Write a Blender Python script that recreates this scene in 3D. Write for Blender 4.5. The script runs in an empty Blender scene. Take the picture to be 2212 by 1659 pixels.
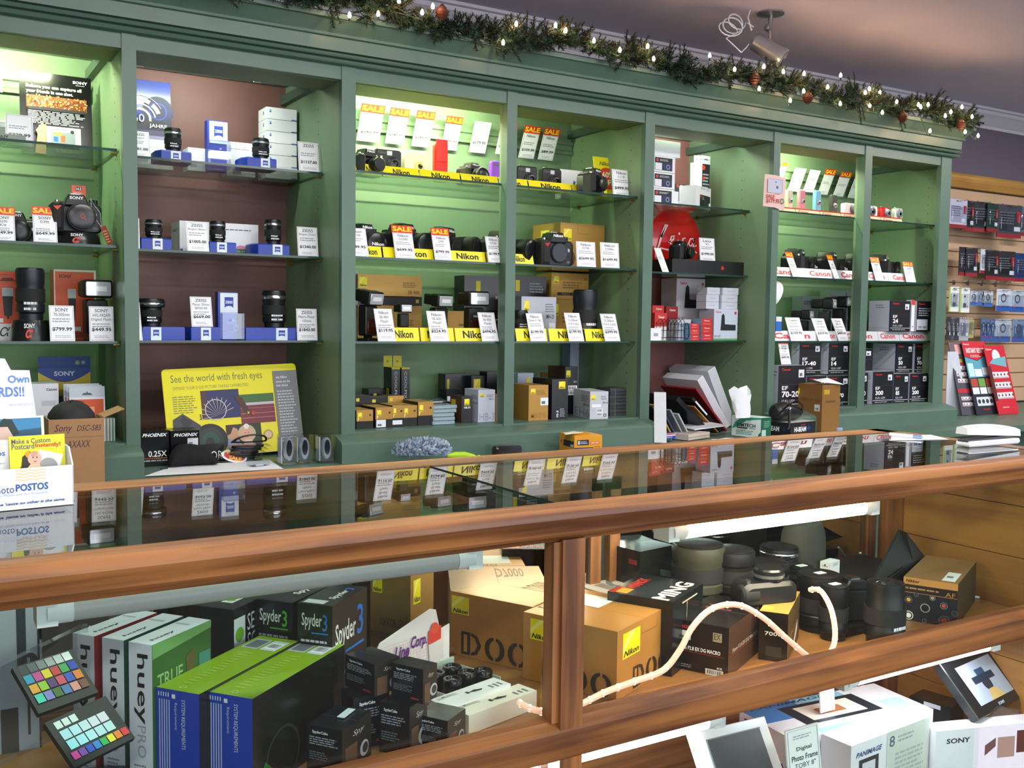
import bpy, math, random
from mathutils import Vector, Matrix
random.seed(7)
C = bpy.context.scene.collection
D = bpy.data
# ------------------------------------------------------------------ camera
W, H, FPX, CZ = 2212, 1659, 2150.0, 1.30
YAW, PITCH, ROLL = -0.54457532, -0.06454232, 0.01252365
RM = (Matrix.Rotation(YAW, 3, 'Z') @ Matrix(((1, 0, 0), (0, 0, -1), (0, 1, 0)))
      @ Matrix.Rotation(PITCH, 3, 'X') @ Matrix.Rotation(ROLL, 3, 'Z'))
cam_d = D.cameras.new('camera'); cam = D.objects.new('camera', cam_d); C.objects.link(cam)
cam_d.sensor_width = 36.0; cam_d.lens = FPX / W * 36.0; cam_d.clip_start = .02
cam.matrix_world = Matrix.Translation((0, 0, CZ)) @ RM.to_4x4()
bpy.context.scene.camera = cam
# ------------------------------------------------------------------ world, light, exposure
sc = bpy.context.scene
sc.view_settings.view_transform = 'Standard'; sc.view_settings.look = 'None'
sc.view_settings.gamma = 1.0; sc.view_settings.exposure = 0.6
sc.view_settings.use_curve_mapping = False
wd = D.worlds.new('world'); sc.world = wd; wd.use_nodes = True
wd.node_tree.nodes['Background'].inputs[0].default_value = (.90, .93, 1.0, 1)
wd.node_tree.nodes['Background'].inputs[1].default_value = .45      # daylight of the street through the open shop front
def area(name, loc, size, power, color, rot=(0, 0, 0)):
    l = D.lights.new(name, 'AREA'); l.shape = 'RECTANGLE'; l.size, l.size_y = size
    l.energy = power; l.color = color
    o = D.objects.new(name, l); C.objects.link(o); o.location = loc; o.rotation_euler = rot
    return o
LW = (1, .96, .92)
area('ceiling_lamp', (0.9, 1.5, 2.46), (1.2, .25), 20, LW)
area('ceiling_lamp', (2.9, 1.5, 2.46), (1.2, .25), 18, LW)
area('ceiling_lamp', (5.0, 1.75, 2.46), (1.2, .25), 34, LW)  # unseen lamp added to brighten the slat wall
area('ceiling_lamp', (-.6, -.9, 2.46), (1.2, .3), 34, LW)
area('ceiling_lamp', (2.2, -.9, 2.46), (1.2, .3), 34, LW)
area('shop_front_fill', (2.5, -2.9, 1.5), (7, 1.8), 85, (.88, .93, 1), (math.radians(106), 0, 0))  # unseen fill added at the shop front, aimed upward to brighten the ceiling
# ------------------------------------------------------------------ pixel <-> place
def ray(x, y): return RM @ Vector(((x - W / 2) / FPX, -(y - H / 2) / FPX, -1))
def PY(x, y, Y): d = ray(x, y); return Vector((0, 0, CZ)) + d * (Y / d.y)
def PX(x, y, X): d = ray(x, y); return Vector((0, 0, CZ)) + d * (X / d.x)
def PZ(x, y, z): d = ray(x, y); return Vector((0, 0, CZ)) + d * ((z - CZ) / d.z)
def PR(p):
    q = RM.transposed() @ (Vector(p) - Vector((0, 0, CZ)))
    return W / 2 + FPX * q.x / -q.z, H / 2 - FPX * q.y / -q.z
# ------------------------------------------------------------------ materials
def lin(c): c /= 255.0; return c / 12.92 if c <= .04045 else ((c + .055) / 1.055) ** 2.4
def rgb(h): return tuple(lin(int(h[i:i + 2], 16)) for i in (0, 2, 4))
MC = {}
def mat(h, rough=.5, metal=0.0, noise=.04, emit=0.0, spec=.5, scale=40, coat=0):
    k = (h, rough, metal, noise, emit, spec, scale, coat)
    if k in MC: return MC[k]
    m = D.materials.new('paint_' + h); m.use_nodes = True; nt = m.node_tree
    b = nt.nodes['Principled BSDF']; c = rgb(h)
    b.inputs['Roughness'].default_value = rough; b.inputs['Metallic'].default_value = metal
    b.inputs['Specular IOR Level'].default_value = spec
    if coat: b.inputs['Coat Weight'].default_value = coat; b.inputs['Coat Roughness'].default_value = .06
    b.inputs['Base Color'].default_value = (*c, 1)
    if emit:
        b.inputs['Emission Color'].default_value = (*c, 1); b.inputs['Emission Strength'].default_value = emit
    elif noise:
        t = nt.nodes.new('ShaderNodeTexCoord'); n = nt.nodes.new('ShaderNodeTexNoise')
        n.inputs['Scale'].default_value = scale; n.inputs['Detail'].default_value = 4
        r = nt.nodes.new('ShaderNodeValToRGB')
        r.color_ramp.elements[0].color = (*[v * (1 - noise * 2) for v in c], 1)
        r.color_ramp.elements[1].color = (*[min(1, v * (1 + noise * 2)) for v in c], 1)
        nt.links.new(t.outputs['Object'], n.inputs['Vector']); nt.links.new(n.outputs['Fac'], r.inputs[0])
        nt.links.new(r.outputs[0], b.inputs['Base Color'])
    MC[k] = m
    return m
def P(h): return mat(h, .45, 0, .03)          # printed card
def INK(h): return mat(h, .5, 0, 0)
def GL(h): return mat(h, .22, 0, .02)         # glossy printed board
BLK = mat('101113', .42, 0, .05); BLKS = mat('17181b', .25, 0, .03); RUB = mat('1a1b1d', .75, 0, .1, scale=200)
CHR = mat('c9cdd2', .18, 1, 0); WHT = mat('eceef2', .5, 0, .02); SIL = mat('9fa4aa', .3, .8, .02)
GOLD = mat('b58a44', .42, .35, .05, scale=25); CARDB = mat('a98058', .8, 0, .06)
def glass(name, tint=(.93, .98, .95), f0=.04, rough=.0):
    m = D.materials.new(name); m.use_nodes = True; nt = m.node_tree; N = nt.nodes; L = nt.links
    N.clear(); o = N.new('ShaderNodeOutputMaterial'); mx = N.new('ShaderNodeMixShader')
    tr = N.new('ShaderNodeBsdfTransparent'); gl = N.new('ShaderNodeBsdfGlossy')
    tr.inputs[0].default_value = (*tint, 1); gl.inputs['Roughness'].default_value = rough
    g = N.new('ShaderNodeNewGeometry'); dt = N.new('ShaderNodeVectorMath'); dt.operation = 'DOT_PRODUCT'
    L.new(g.outputs['Incoming'], dt.inputs[0]); L.new(g.outputs['Normal'], dt.inputs[1])
    def mt(op, a, b):
        n = N.new('ShaderNodeMath'); n.operation = op
        for i, v in enumerate((a, b)):
            if v is None: continue
            if isinstance(v, (int, float)): n.inputs[i].default_value = v
            else: L.new(v, n.inputs[i])
        return n.outputs[0]
    a = mt('ABSOLUTE', dt.outputs['Value'], None)
    f = mt('ADD', mt('MULTIPLY', mt('POWER', mt('SUBTRACT', 1.0, a), 5.0), 1 - f0), f0)
    L.new(f, mx.inputs[0]); L.new(tr.outputs[0], mx.inputs[1]); L.new(gl.outputs[0], mx.inputs[2])
    L.new(mx.outputs[0], o.inputs[0])
    return m
GLASS = glass('clear_glass'); GEDGE = mat('1d4038', .15, 0, 0); PLAST = glass('clear_plastic', (.9, .92, .95), .08, .12)
TOPG = glass('counter_top_glass', (.74, .82, .77), .07)
SHELFG = glass('shelf_glass', (.86, .93, .89), .05)
def wood(name, c1, c2, axis, rough=.5, scale=1.0, knots=False):
    m = D.materials.new(name); m.use_nodes = True; nt = m.node_tree; N = nt.nodes; L = nt.links
    b = N['Principled BSDF']; b.inputs['Roughness'].default_value = rough
    b.inputs['Coat Weight'].default_value = .12; b.inputs['Coat Roughness'].default_value = .3
    t = N.new('ShaderNodeTexCoord'); mp = N.new('ShaderNodeMapping')
    s = [34.0 * scale] * 3; s[axis] = 1.6 * scale; mp.inputs['Scale'].default_value = s
    n = N.new('ShaderNodeTexNoise'); n.inputs['Scale'].default_value = 1.0; n.inputs['Detail'].default_value = 9
    n.inputs['Distortion'].default_value = .6
    n2 = N.new('ShaderNodeTexNoise'); n2.inputs['Scale'].default_value = 5.0; n2.inputs['Detail'].default_value = 3
    r = N.new('ShaderNodeValToRGB')
    r.color_ramp.elements[0].color = (*rgb(c1), 1); r.color_ramp.elements[0].position = .36
    r.color_ramp.elements[1].color = (*rgb(c2), 1); r.color_ramp.elements[1].position = .62
    L.new(t.outputs['Object'], mp.inputs[0]); L.new(mp.outputs[0], n.inputs['Vector'])
    L.new(t.outputs['Object'], n2.inputs['Vector'])
    ad = N.new('ShaderNodeMath'); ad.operation = 'MULTIPLY_ADD'; ad.inputs[1].default_value = .25
    L.new(n2.outputs['Fac'], ad.inputs[0]); L.new(n.outputs['Fac'], ad.inputs[2])
    sb = N.new('ShaderNodeMath'); sb.operation = 'SUBTRACT'; sb.inputs[1].default_value = .125
    L.new(ad.outputs[0], sb.inputs[0]); L.new(sb.outputs[0], r.inputs[0])
    L.new(r.outputs[0], b.inputs['Base Color'])
    if knots:
        v = N.new('ShaderNodeTexVoronoi'); v.inputs['Scale'].default_value = 3.6; L.new(t.outputs['Object'], v.inputs['Vector'])
        kr = N.new('ShaderNodeValToRGB'); kr.color_ramp.elements[0].position = .03; kr.color_ramp.elements[1].position = .11
        kr.color_ramp.elements[0].color = (.25, .16, .1, 1); kr.color_ramp.elements[1].color = (1, 1, 1, 1)
        L.new(v.outputs['Distance'], kr.inputs[0])
        mu = N.new('ShaderNodeMix'); mu.data_type = 'RGBA'; mu.blend_type = 'MULTIPLY'; mu.inputs[0].default_value = 1
        L.new(r.outputs[0], mu.inputs[6]); L.new(kr.outputs[0], mu.inputs[7]); L.new(mu.outputs[2], b.inputs['Base Color'])
    return m
WOODX = wood('oak_rail', '5e3519', 'a06836', 0); WOODZ = wood('oak_upright', '5e3519', 'a06836', 2); WOODY = wood('oak_crosspiece', '6b4a2c', '9c7448', 1)
PINE = wood('pine_board', '9a6432', 'b9813f', 1, .5, .6, True); SHELFW = wood('shelf_board', '80522a', 'a3723c', 0, .4, .5)
TRIMW = wood('light_oak_trim', 'a77938', 'c79a52', 0, .45, .7)
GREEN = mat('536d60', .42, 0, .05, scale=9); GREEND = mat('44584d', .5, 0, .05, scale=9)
GREEN_LIT = mat('728a6c', .5, 0, .03, scale=9); BROWN = mat('714c46', .55, 0, .06, scale=14); REDBR = mat('8c5a58', .55, 0, .05, scale=14)  # interior green is the cabinet green lightened so the bays look lit
# ------------------------------------------------------------------ mesh builder
TC = {}
def glyphs(s, bold=0.0, shear=0.0):
    k = (s, bold, shear)
    if k in TC: return TC[k]
    cu = D.curves.new('t', 'FONT'); cu.body = s; cu.size = 1; cu.offset = bold; cu.shear = shear; cu.resolution_u = 2
    o = D.objects.new('t', cu); me = o.to_mesh()
    v = [(p.co.x, p.co.y) for p in me.vertices]; f = [tuple(q.vertices) for q in me.polygons]
    o.to_mesh_clear(); D.objects.remove(o); D.curves.remove(cu)
    if not v: TC[k] = None; return None
    x0 = min(p[0] for p in v); x1 = max(p[0] for p in v); y0 = min(p[1] for p in v); y1 = max(p[1] for p in v)
    v = [((p[0] - x0) / (x1 - x0 or 1), (p[1] - y0) / (y1 - y0 or 1)) for p in v]
    # keep faces counter-clockwise
    TC[k] = (v, f, (x1 - x0) / (y1 - y0 or 1)); return TC[k]
class MB:
    def __init__(s, M=None): s.v = []; s.f = []; s.m = []; s.mats = []; s.M = M or Matrix()
    def mi(s, m):
        if m not in s.mats: s.mats.append(m)
        return s.mats.index(m)
    def add(s, vs, fs, m):
        b = len(s.v); i = s.mi(m); M = s.M
        s.v += [tuple(M @ Vector(p)) for p in vs]; s.f += [tuple(b + j for j in f) for f in fs]; s.m += [i] * len(fs)
        return s
    def box(s, x0, y0, z0, x1, y1, z1, m, ms=None):
        vs = [(x0, y0, z0), (x1, y0, z0), (x1, y1, z0), (x0, y1, z0), (x0, y0, z1), (x1, y0, z1), (x1, y1, z1), (x0, y1, z1)]
        F = {'b': (0, 3, 2, 1), 't': (4, 5, 6, 7), 'f': (0, 1, 5, 4), 'r': (1, 2, 6, 5), 'k': (2, 3, 7, 6), 'l': (3, 0, 4, 7)}
        ms = ms or {}
        for k, f in F.items():
            q = [vs[i] for i in f]; s.add(q, [(0, 1, 2, 3)], ms.get(k, m))
        return s
    def loft(s, rings, m, c0=True, c1=True, closed=True):
        n = len(rings[0]); vs = [p for r in rings for p in r]; fs = []
        for i in range(len(rings) - 1):
            for j in range(n if closed else n - 1):
                a = i * n + j; b = i * n + (j + 1) % n
                fs.append((a, b, b + n, a + n))
        if c0: fs.append(tuple(reversed(range(n))))
        if c1: fs.append(tuple(range((len(rings) - 1) * n, len(rings) * n)))
        return s.add(vs, fs, m)
    def lathe(s, prof, m, n=24, c=(0, 0, 0), ax='z', a0=0, a1=None, cap=True):
        rs = []
        for r, h in prof:
            ring = []
            for j in range(n):
                a = 2 * math.pi * j / n; x, y = r * math.cos(a), r * math.sin(a)
                p = {'z': (x, y, h), 'y': (x, -h, y), 'x': (h, x, y)}[ax]
                ring.append((c[0] + p[0], c[1] + p[1], c[2] + p[2]))
            rs.append(ring)
        return s.loft(rs, m, cap, cap)
    def slab(s, poly, y0, y1, m, bev=.002, c=(0, 0, 0)):
        """outline in x,z extruded along y (front = smaller y), edges eased by bev"""
        cx = sum(p[0] for p in poly) / len(poly); cz = sum(p[1] for p in poly) / len(poly)
        wx = max(p[0] for p in poly) - min(p[0] for p in poly); wz = max(p[1] for p in poly) - min(p[1] for p in poly)
        kx = 1 - 2 * bev / max(wx, 1e-6); kz = 1 - 2 * bev / max(wz, 1e-6)
        def ring(y, q): return [(c[0] + (cx + (p[0] - cx) * kx if q else p[0]), c[1] + y, c[2] + (cz + (p[1] - cz) * kz if q else p[1])) for p in poly]
        b = min(bev, abs(y1 - y0) * .4)
        return s.loft([ring(y0, 1), ring(y0 + b, 0), ring(y1 - b, 0), ring(y1, 1)], m)
    def tube(s, pts, r, m, n=8, cap=True):
        pts = [Vector(p) for p in pts]; rs = []; up = Vector((0, 0, 1)); N0 = None
        for i, p in enumerate(pts):
            t = (pts[min(i + 1, len(pts) - 1)] - pts[max(i - 1, 0)]).normalized()
            if N0 is None:
                N0 = t.cross(up if abs(t.z) < .9 else Vector((1, 0, 0))).normalized()
            else:
                N0 = (N0 - t * N0.dot(t)).normalized()
            B = t.cross(N0); rr = r[i] if isinstance(r, (list, tuple)) else r
            rs.append([tuple(p + (N0 * math.cos(2 * math.pi * j / n) + B * math.sin(2 * math.pi * j / n)) * rr) for j in range(n)])
        return s.loft(rs, m, cap, cap)
    def build(s, name, parent=None, loc=None, rz=0, rot=None, smooth=True, **tg):
        me = D.meshes.new(name); me.from_pydata(s.v, [], s.f)
        for m in s.mats: me.materials.append(m)
        me.polygons.foreach_set('material_index', s.m)
        if smooth:
            me.polygons.foreach_set('use_smooth', [True] * len(s.f)); me.update()
            me.set_sharp_from_angle(angle=math.radians(32))
        me.update()
        o = D.objects.new(name, me); C.objects.link(o)
        if loc is not None: o.location = loc
        o.rotation_euler = rot if rot else (0, 0, rz)
        if parent: o.parent = parent
        for k, v in tg.items():
            if v: o[k if k != 'cat' else 'category'] = v
        return o
def thing(name, label, cat, loc=(0, 0, 0), rz=0, group=None, rot=None):
    o = D.objects.new(name, None); C.objects.link(o); o.empty_display_size = .02
    o.location = loc; o.rotation_euler = rot if rot else (0, 0, rz)
    o['label'] = label; o['category'] = cat
    if group: o['group'] = group
    return o
def rr(w, h, r, n=4, x=0, z=0):
    """rounded rectangle outline, centred x, base z"""
    r = min(r, w / 2 - 1e-5, h / 2 - 1e-5); out = []
    for cx, cz, a in ((w / 2 - r, r, -90), (w / 2 - r, h - r, 0), (-w / 2 + r, h - r, 90), (-w / 2 + r, r, 180)):
        for i in range(n + 1):
            t = math.radians(a + 90 * i / n); out.append((x + cx + r * math.cos(t), z + cz + r * math.sin(t)))
    return out
# ------------------------------------------------------------------ print on a face
def deco(mb, o, U, V, w, h, items):
    o = Vector(o); U = Vector(U).normalized(); V = Vector(V).normalized(); n = U.cross(V); lay = 0
    def pt(u, v, e): return tuple(o + U * (u * w) + V * (v * h) + n * e)
    for it in items:
        lay += 1; e = .00025 + lay * .00007; k = it[0]
        if k == 'r':
            _, a, b, c, d, col = it; m = col if not isinstance(col, str) else INK(col)
            mb.add([pt(a, b, e), pt(c, b, e), pt(c, d, e), pt(a, d, e)], [(0, 1, 2, 3)], m)
        elif k == 'p':
            pts, col = it[1], it[2]; m = col if not isinstance(col, str) else INK(col)
            mb.add([pt(u, v, e) for u, v in pts], [tuple(range(len(pts)))], m)
        elif k == 't':
            a, b, c, d, s, col = it[1:7]; fl = it[7] if len(it) > 7 else ''
            g = glyphs(s, .03 if 'b' in fl else (.012 if 'm' in fl else 0.0), .3 if 'i' in fl else 0.0)
            if not g: continue
            vs, fs, asp = g; m = INK(col)
            if '9' in fl: q = [pt(a + (c - a) * y, d + (b - d) * x, e) for x, y in vs]     # reads downwards
            elif '7' in fl: q = [pt(c + (a - c) * y, b + (d - b) * x, e) for x, y in vs]   # reads upwards
            elif '8' in fl: q = [pt(c + (a - c) * x, d + (b - d) * y, e) for x, y in vs]   # upside down
            else: q = [pt(a + (c - a) * x, b + (d - b) * y, e) for x, y in vs]
            mb.add(q, fs, m)
        elif k in 'co':
            u, v, r, col = it[1:5]; m = col if not isinstance(col, str) else INK(col); r *= h; N = 20
            P0 = [(u + r * math.cos(2 * math.pi * i / N) / w, v + r * math.sin(2 * math.pi * i / N) / h) for i in range(N)]
            if k == 'c': mb.add([pt(*p, e) for p in P0], [tuple(range(N))], m)
            else:
                q = 1 - it[5]; P1 = [(u + (p[0] - u) * q, v + (p[1] - v) * q) for p in P0]
                mb.add([pt(*p, e) for p in P0 + P1], [(i, (i + 1) % N, N + (i + 1) % N, N + i) for i in range(N)], m)
        elif k == 'l':
            a, b, c, d, nn, col = it[1:7]; st = (d - b) / nn; vs = []; fs = []
            for i in range(nn):
                v0 = d - st * (i + .8); x = a; end = a + (c - a) * random.uniform(.7, 1)
                while x < end:
                    x1 = min(x + (c - a) * random.uniform(.08, .22), end)
                    q = len(vs); vs += [pt(x, v0, e), pt(x1, v0, e), pt(x1, v0 + st * .45, e), pt(x, v0 + st * .45, e)]; fs.append((q, q + 1, q + 2, q + 3))
                    x = x1 + (c - a) * .03
            mb.add(vs, fs, INK(col))
        elif k == 'b':
            a, b, c, d = it[1:5]; vs = [pt(a, b, e), pt(c, b, e), pt(c, d, e), pt(a, d, e)]
            mb.add(vs, [(0, 1, 2, 3)], WHT); x = a + (c - a) * .1; vs = []; fs = []
            while x < c - (c - a) * .12:
                x1 = x + (c - a) * random.choice((.02, .035, .05)); q = len(vs)
                vs += [pt(x, b + (d - b) * .2, e + .0001), pt(x1, b + (d - b) * .2, e + .0001), pt(x1, d - (d - b) * .15, e + .0001), pt(x, d - (d - b) * .15, e + .0001)]
                fs.append((q, q + 1, q + 2, q + 3)); x = x1 + (c - a) * random.choice((.02, .04))
            mb.add(vs, fs, INK('202020'))
def faces(w, d, h):
    return {'f': ((0, 0, 0), (1, 0, 0), (0, 0, 1), w, h), 'l': ((0, d, 0), (0, -1, 0), (0, 0, 1), d, h),
            'r': ((w, 0, 0), (0, 1, 0), (0, 0, 1), d, h), 't': ((0, 0, h), (1, 0, 0), (0, 1, 0), w, d)}
def carton(label, x, y, z, w, d, h, m, dc=None, ms=None, rz=0, name='product_box', cat='box', group=None, parent=None, rot=None):
    """a closed carton with tuck-flap seams; dc prints on its faces"""
    m = m if not isinstance(m, str) else P(m)
    ms = {k: (v if not isinstance(v, str) else P(v)) for k, v in (ms or {}).items()}
    b = MB(); e = min(.0012, w * .05, h * .05)
    b.box(0, 0, 0, w, d, h, m, ms)
    tm = ms.get('t', m)
    b.box(w * .02, d * .02, h, w * .98, d * .98, h + e * .15, tm)     # tucked lid panel
    F = faces(w, d, h)
    for k, its in (dc or {}).items(): deco(b, *F[k], its)
    return b.build(name, parent, (x, y, z), rz, rot, label=label, cat=cat, group=group)
def bpx(xl, xr, yt, Y, z0):
    """front face seen between pixel columns xl..xr with its top at pixel row yt, standing at height z0 at depth Y"""
    ym = yt
    for _ in range(3):
        a = PY(xl, ym, Y); b = PY(xr, ym, Y); yb = PR((a.x, Y, z0))[1]; ym = (yt + yb) / 2
    return a.x, b.x - a.x, PY((xl + xr) / 2, yt, Y).z - z0
def cpx(label, xl, xr, yt, Y, z0, d, m, dc=None, ms=None, **k):
    x, w, h = bpx(xl, xr, yt, Y, z0); return carton(label, x, Y, z0, w, d, max(h, .004), m, dc, ms, **k)
def corner(label, L, N, R, Y, z0, m, dc=None, ms=None, **k):
    """carton by its near vertical edge: top corners L(eft) N(ear) R(ight) in pixels, near edge at depth Y.
    printed faces: f = between L and N, r = between N and R"""
    n = PY(N[0], N[1], Y); z = n.z; l = PZ(L[0], L[1], z); r = PZ(R[0], R[1], z)
    a1 = math.atan2((n - l).y, (n - l).x); a2 = math.atan2((r - n).y, (r - n).x) - math.pi / 2
    rz = (a1 + a2) / 2; w = (n - l).length; d = (r - n).length
    o = n - Vector((math.cos(rz), math.sin(rz), 0)) * w
    return carton(label, o.x, o.y, z0, w, d, z - z0, m, dc, ms, rz=rz, **k)
# ================================================================== the room
def struct(name, mb, **k): o = mb.build(name, **k); o['kind'] = 'structure'; return o
CEIL = 2.50; YB = 3.50
struct('floor', MB().box(-3, -3, -.05, 9, YB, 0, mat('3c3532', .7, 0, .1, scale=3)))
struct('ceiling', MB().box(-3, -3, CEIL, 9, YB + .3, CEIL + .05, mat('ccc8e0', .9, 0, .02, scale=3)))
struct('wall_back', MB().box(-3, YB, 0, 9, YB + .1, CEIL, mat('6a6170', .8, 0, .03, scale=5)))
struct('wall_left', MB().box(-3.1, -3, 0, -3, YB, CEIL, mat('8d8478', .8, 0, .03)))
struct('wall_right', MB().box(9, -3, 0, 9.1, YB, CEIL, mat('8d8478', .8, 0, .03)))
# crown moulding where wall and ceiling meet
def moulding(prof, x0, x1, m, b=None):
    b = b or MB(); b.loft([[(x0, p[0], p[1]) for p in prof], [(x1, p[0], p[1]) for p in prof]], m); return b
struct('trim_1', moulding([(YB, CEIL), (YB, 2.405), (YB - .012, 2.405), (YB - .014, 2.42), (YB - .03, 2.43), (YB - .05, 2.455), (YB - .07, 2.47), (YB - .075, 2.485), (YB - .09, 2.488), (YB - .09, CEIL)], -3, 9, mat('cfcbd6', .5, 0, .02)))
# ================================================================== wall cabinets
YC = 2.94; ZL = .85; ZF = .94
XA = (.515, .553); XB = (1.154, 1.20); XCc = (2.341, 2.385); XD = (3.0, 3.036); XE = (4.116, 4.138)
HB = 2.03; TOP = 2.10
S1, S2, S3 = 1.765, 1.495, 1.225
def unit(label, xl, xr, post, yb, back, zf, ys, extra=None, zs=(S1, S2, S3), left=True):
    """one bay: back panel, sides, soffit, posts, glass shelves on brass pegs"""
    t = thing('display_cabinet', label, 'cabinet', ((xl + xr) / 2, 3.2, 0), 0, 'green wall cabinets')
    lo = Vector(t.location)
    zb = max(zf - .09, ZL + .001)
    def pt(name, mb, par=t):
        o = mb.build(name, par); o.location = -lo if par is t else (0, 0, 0); return o
    pt('back_panel', MB().box(xl, yb, zb, xr, yb + .015, TOP + .04, back))
    b = MB(); b.box(xr, YC + .0205, zb, post[1], yb + .015, TOP + .04, GREEN_LIT)
    for k in range(26):                       # peg holes
        z = zf + .12 + k * .04
        for yy in (ys + .05, yb - .08): b.box(xr - .0006, yy, z, xr + .001, yy + .004, z + .004, BLK)
    pt('side_panel', b)
    # face frame
    pt('post', MB().box(post[0], YC - .004, zb, post[1], YC + .02, 2.10, GREEN))
    pt('header_rail', MB().box(xl, YC, HB, xr, YC + .02, 2.10, GREEN))
    pt('soffit', MB().box(xl, YC + .02, HB - .002, xr, YC + .17, HB + .014, mat('5a6440', .6, 0, .05)))
    pt('cabinet_roof', MB().box(xl, YC + .02, TOP + .03, xr, yb, TOP + .045, GREEN_LIT))
    # moulding strip at the side top, holding the roof
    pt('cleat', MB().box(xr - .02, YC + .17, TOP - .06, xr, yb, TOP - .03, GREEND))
    b = MB(); b.box(xl, YC + .05, max(zf - .02, ZL + .0005), xr, yb, zf, GREEN)
    pt('cabinet_floor', b)
    if zf > ZL + .01: pt('bottom_rail', MB().box(xl, YC, zb, xr, YC + .05, zf, GREEN))
    for i, z in enumerate(zs):
        y0 = ys; b = MB(); mm = {'f': GEDGE, 'l': GEDGE, 'r': GEDGE, 'k': GEDGE}
        b.box(xl + .004, y0, z - .007, xr - .004, yb - .03, z, SHELFG, mm)
        sh = pt('glass_shelf', b)
        for px in (xl + .004, xr - .014):
            for py in (y0 + .03, yb - .07):
                pb = MB(); pb.lathe([(.0035, 0), (.0035, .012), (.005, .012), (.005, .016)], mat('b08a45', .3, .9, 0), 8, (px - .002, py, z - .012), 'x')
                pt('shelf_peg', pb, sh)
    if extra: extra(t, pt)
    return t
def mull(x0, x1):
    def f(t, pt):
        pt('mullion', MB().box(x0, YC - .004, ZL + .001, x1, YC + .035, 2.10, GREEN).box(x0 + .003, YC + .035, ZF, x0 + .006, YC + .05, HB, GREEN_LIT))
    return f
unit('leftmost green cabinet bay, the one holding the orange boxes', -.9, XA[0], XA, 3.45, GREEN_LIT, ZF, 3.0)
unit('brown-backed green cabinet bay with blue lens plinths on its glass shelves', XA[1], XB[0], XB, 3.47, BROWN, ZL + .002, 3.09)
unit('green cabinet bay with yellow shelf banners and a central mullion', XB[1], XCc[0], XCc, 3.42, GREEN_LIT, ZF, 2.97, mull(1.747, 1.786))
unit('narrow reddish-backed green cabinet bay with the round red sign', XCc[1], XD[0], XD, 3.45, REDBR, ZL + .002, 3.06)
unit('rightmost green cabinet bay with red and grey shelf banners', XD[1], XE[0], (4.066, 4.138), 3.42, GREEN_LIT, ZF, 2.985, mull(3.548, 3.592))
# first post at the far left edge belongs to the next bay outside the frame
# cornice running over all bays
b = MB()
prof = [(YC - .002, 2.070), (YC - .020, 2.073), (YC - .024, 2.078), (YC - .020, 2.083), (YC - .006, 2.084), (YC - .006, 2.089), (YC - .026, 2.090), (YC - .030, 2.095), (YC - .026, 2.100), (YC - .008, 2.101), (YC - .008, 2.106), (YC - .026, 2.107), (YC - .028, 2.145), (YC - .036, 2.148), (YC - .038, 2.155), (YC - .034, 2.158), (YC - .06, 2.19), (YC - .068, 2.192), (YC - .07, 2.206), (3.45, 2.206), (3.45, 2.102), (YC + .0, 2.102)]
x1 = XE[1] + .01
r0 = [(-1.2, p[0], p[1]) for p in prof]; r1 = [(x1 + max(0, YC - p[0]) if p[0] < 3 else x1, p[0], p[1]) for p in prof]
b.loft([r0, r1], GREEN)
b.build('cabinet_cornice', label='dark green moulded cornice running along the top of all the cabinets', cat='cornice')
# plinths on the ledge
def plinth(x0, x1, label):
    b = MB(); p = [(YC - .0045, ZL), (YC - .075, ZL), (YC - .075, ZL + .06), (YC - .068, ZL + .068), (YC - .055, ZL + .072), (YC - .012, ZL + .084), (YC - .0045, ZL + .084)]
    b.loft([[(x0, a, c) for a, c in p], [(x1, a, c) for a, c in p]], GREEN)
    b.build('cabinet_plinth', label=label, cat='plinth', group='stepped plinths under the cabinets')
plinth(-.9, PY(311, 1000, 2.87).x, 'stepped green plinth below the leftmost cabinet bay')
plinth(1.128, PY(1422, 940, 2.87).x, 'stepped green plinth behind the blue duster')
plinth(2.975, 4.15, 'stepped green plinth below the rightmost cabinet bay')
t = thing('base_cabinet', 'long green ledge with its base cabinets along the wall', 'cabinet', (2, 3, 0))
o = MB().box(-2.9, 2.66, ZL - .03, 6.5, 3.49, ZL, GREEN).build('ledge_top', t); o.location = -t.location
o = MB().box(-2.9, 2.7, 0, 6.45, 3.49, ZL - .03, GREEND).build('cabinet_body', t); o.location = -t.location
# fluorescent tubes hidden behind the soffits
TUBE = mat('f6ffd2', .5, 0, 0, 100.0)
TUBE2 = mat('ffeedd', .5, 0, 0, 3.0)
def tube_lamp(x0, x1, y, z, label, m, r=.015, z2=None):
    t = thing('fluorescent_tube', label, 'lamp', ((x0 + x1) / 2, y, z)); L = (x1 - x0) / 2; dz = ((z2 or z) - z)
    MB().tube([(-L + .03, 0, 0), (L - .03, 0, dz)], r, m, 14).build('glass_tube', t)
    for s in (-1, 1):
        e = MB(); zz = 0 if s < 0 else dz
        e.tube([(s * L, 0, zz), (s * (L - .03), 0, zz)], r * 1.06, WHT, 14)
        e.box(s * L - .012, -.012, zz - .016, s * L + .012, .03, zz + .02, WHT); e.build('end_cap', t)
    return t
tube_lamp(-.3, XA[0] - .1, 3.16, 2.065, 'tube lamp glowing behind the soffit of the leftmost bay', TUBE)
tube_lamp(XA[1] + .06, XA[1] + .42, 3.18, 2.065, 'tube lamp behind the soffit of the brown-backed bay', mat('f8ffee', .5, 0, 0, 40))
tube_lamp(XB[1] + .02, 1.86, 3.16, 2.065, 'tube lamp glowing over the yellow banners', TUBE)
tube_lamp(XCc[1] + .05, XD[0] - .12, 3.16, 2.065, 'tube lamp over the round red sign bay', mat('f4ffe8', .5, 0, 0, 50))
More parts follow.
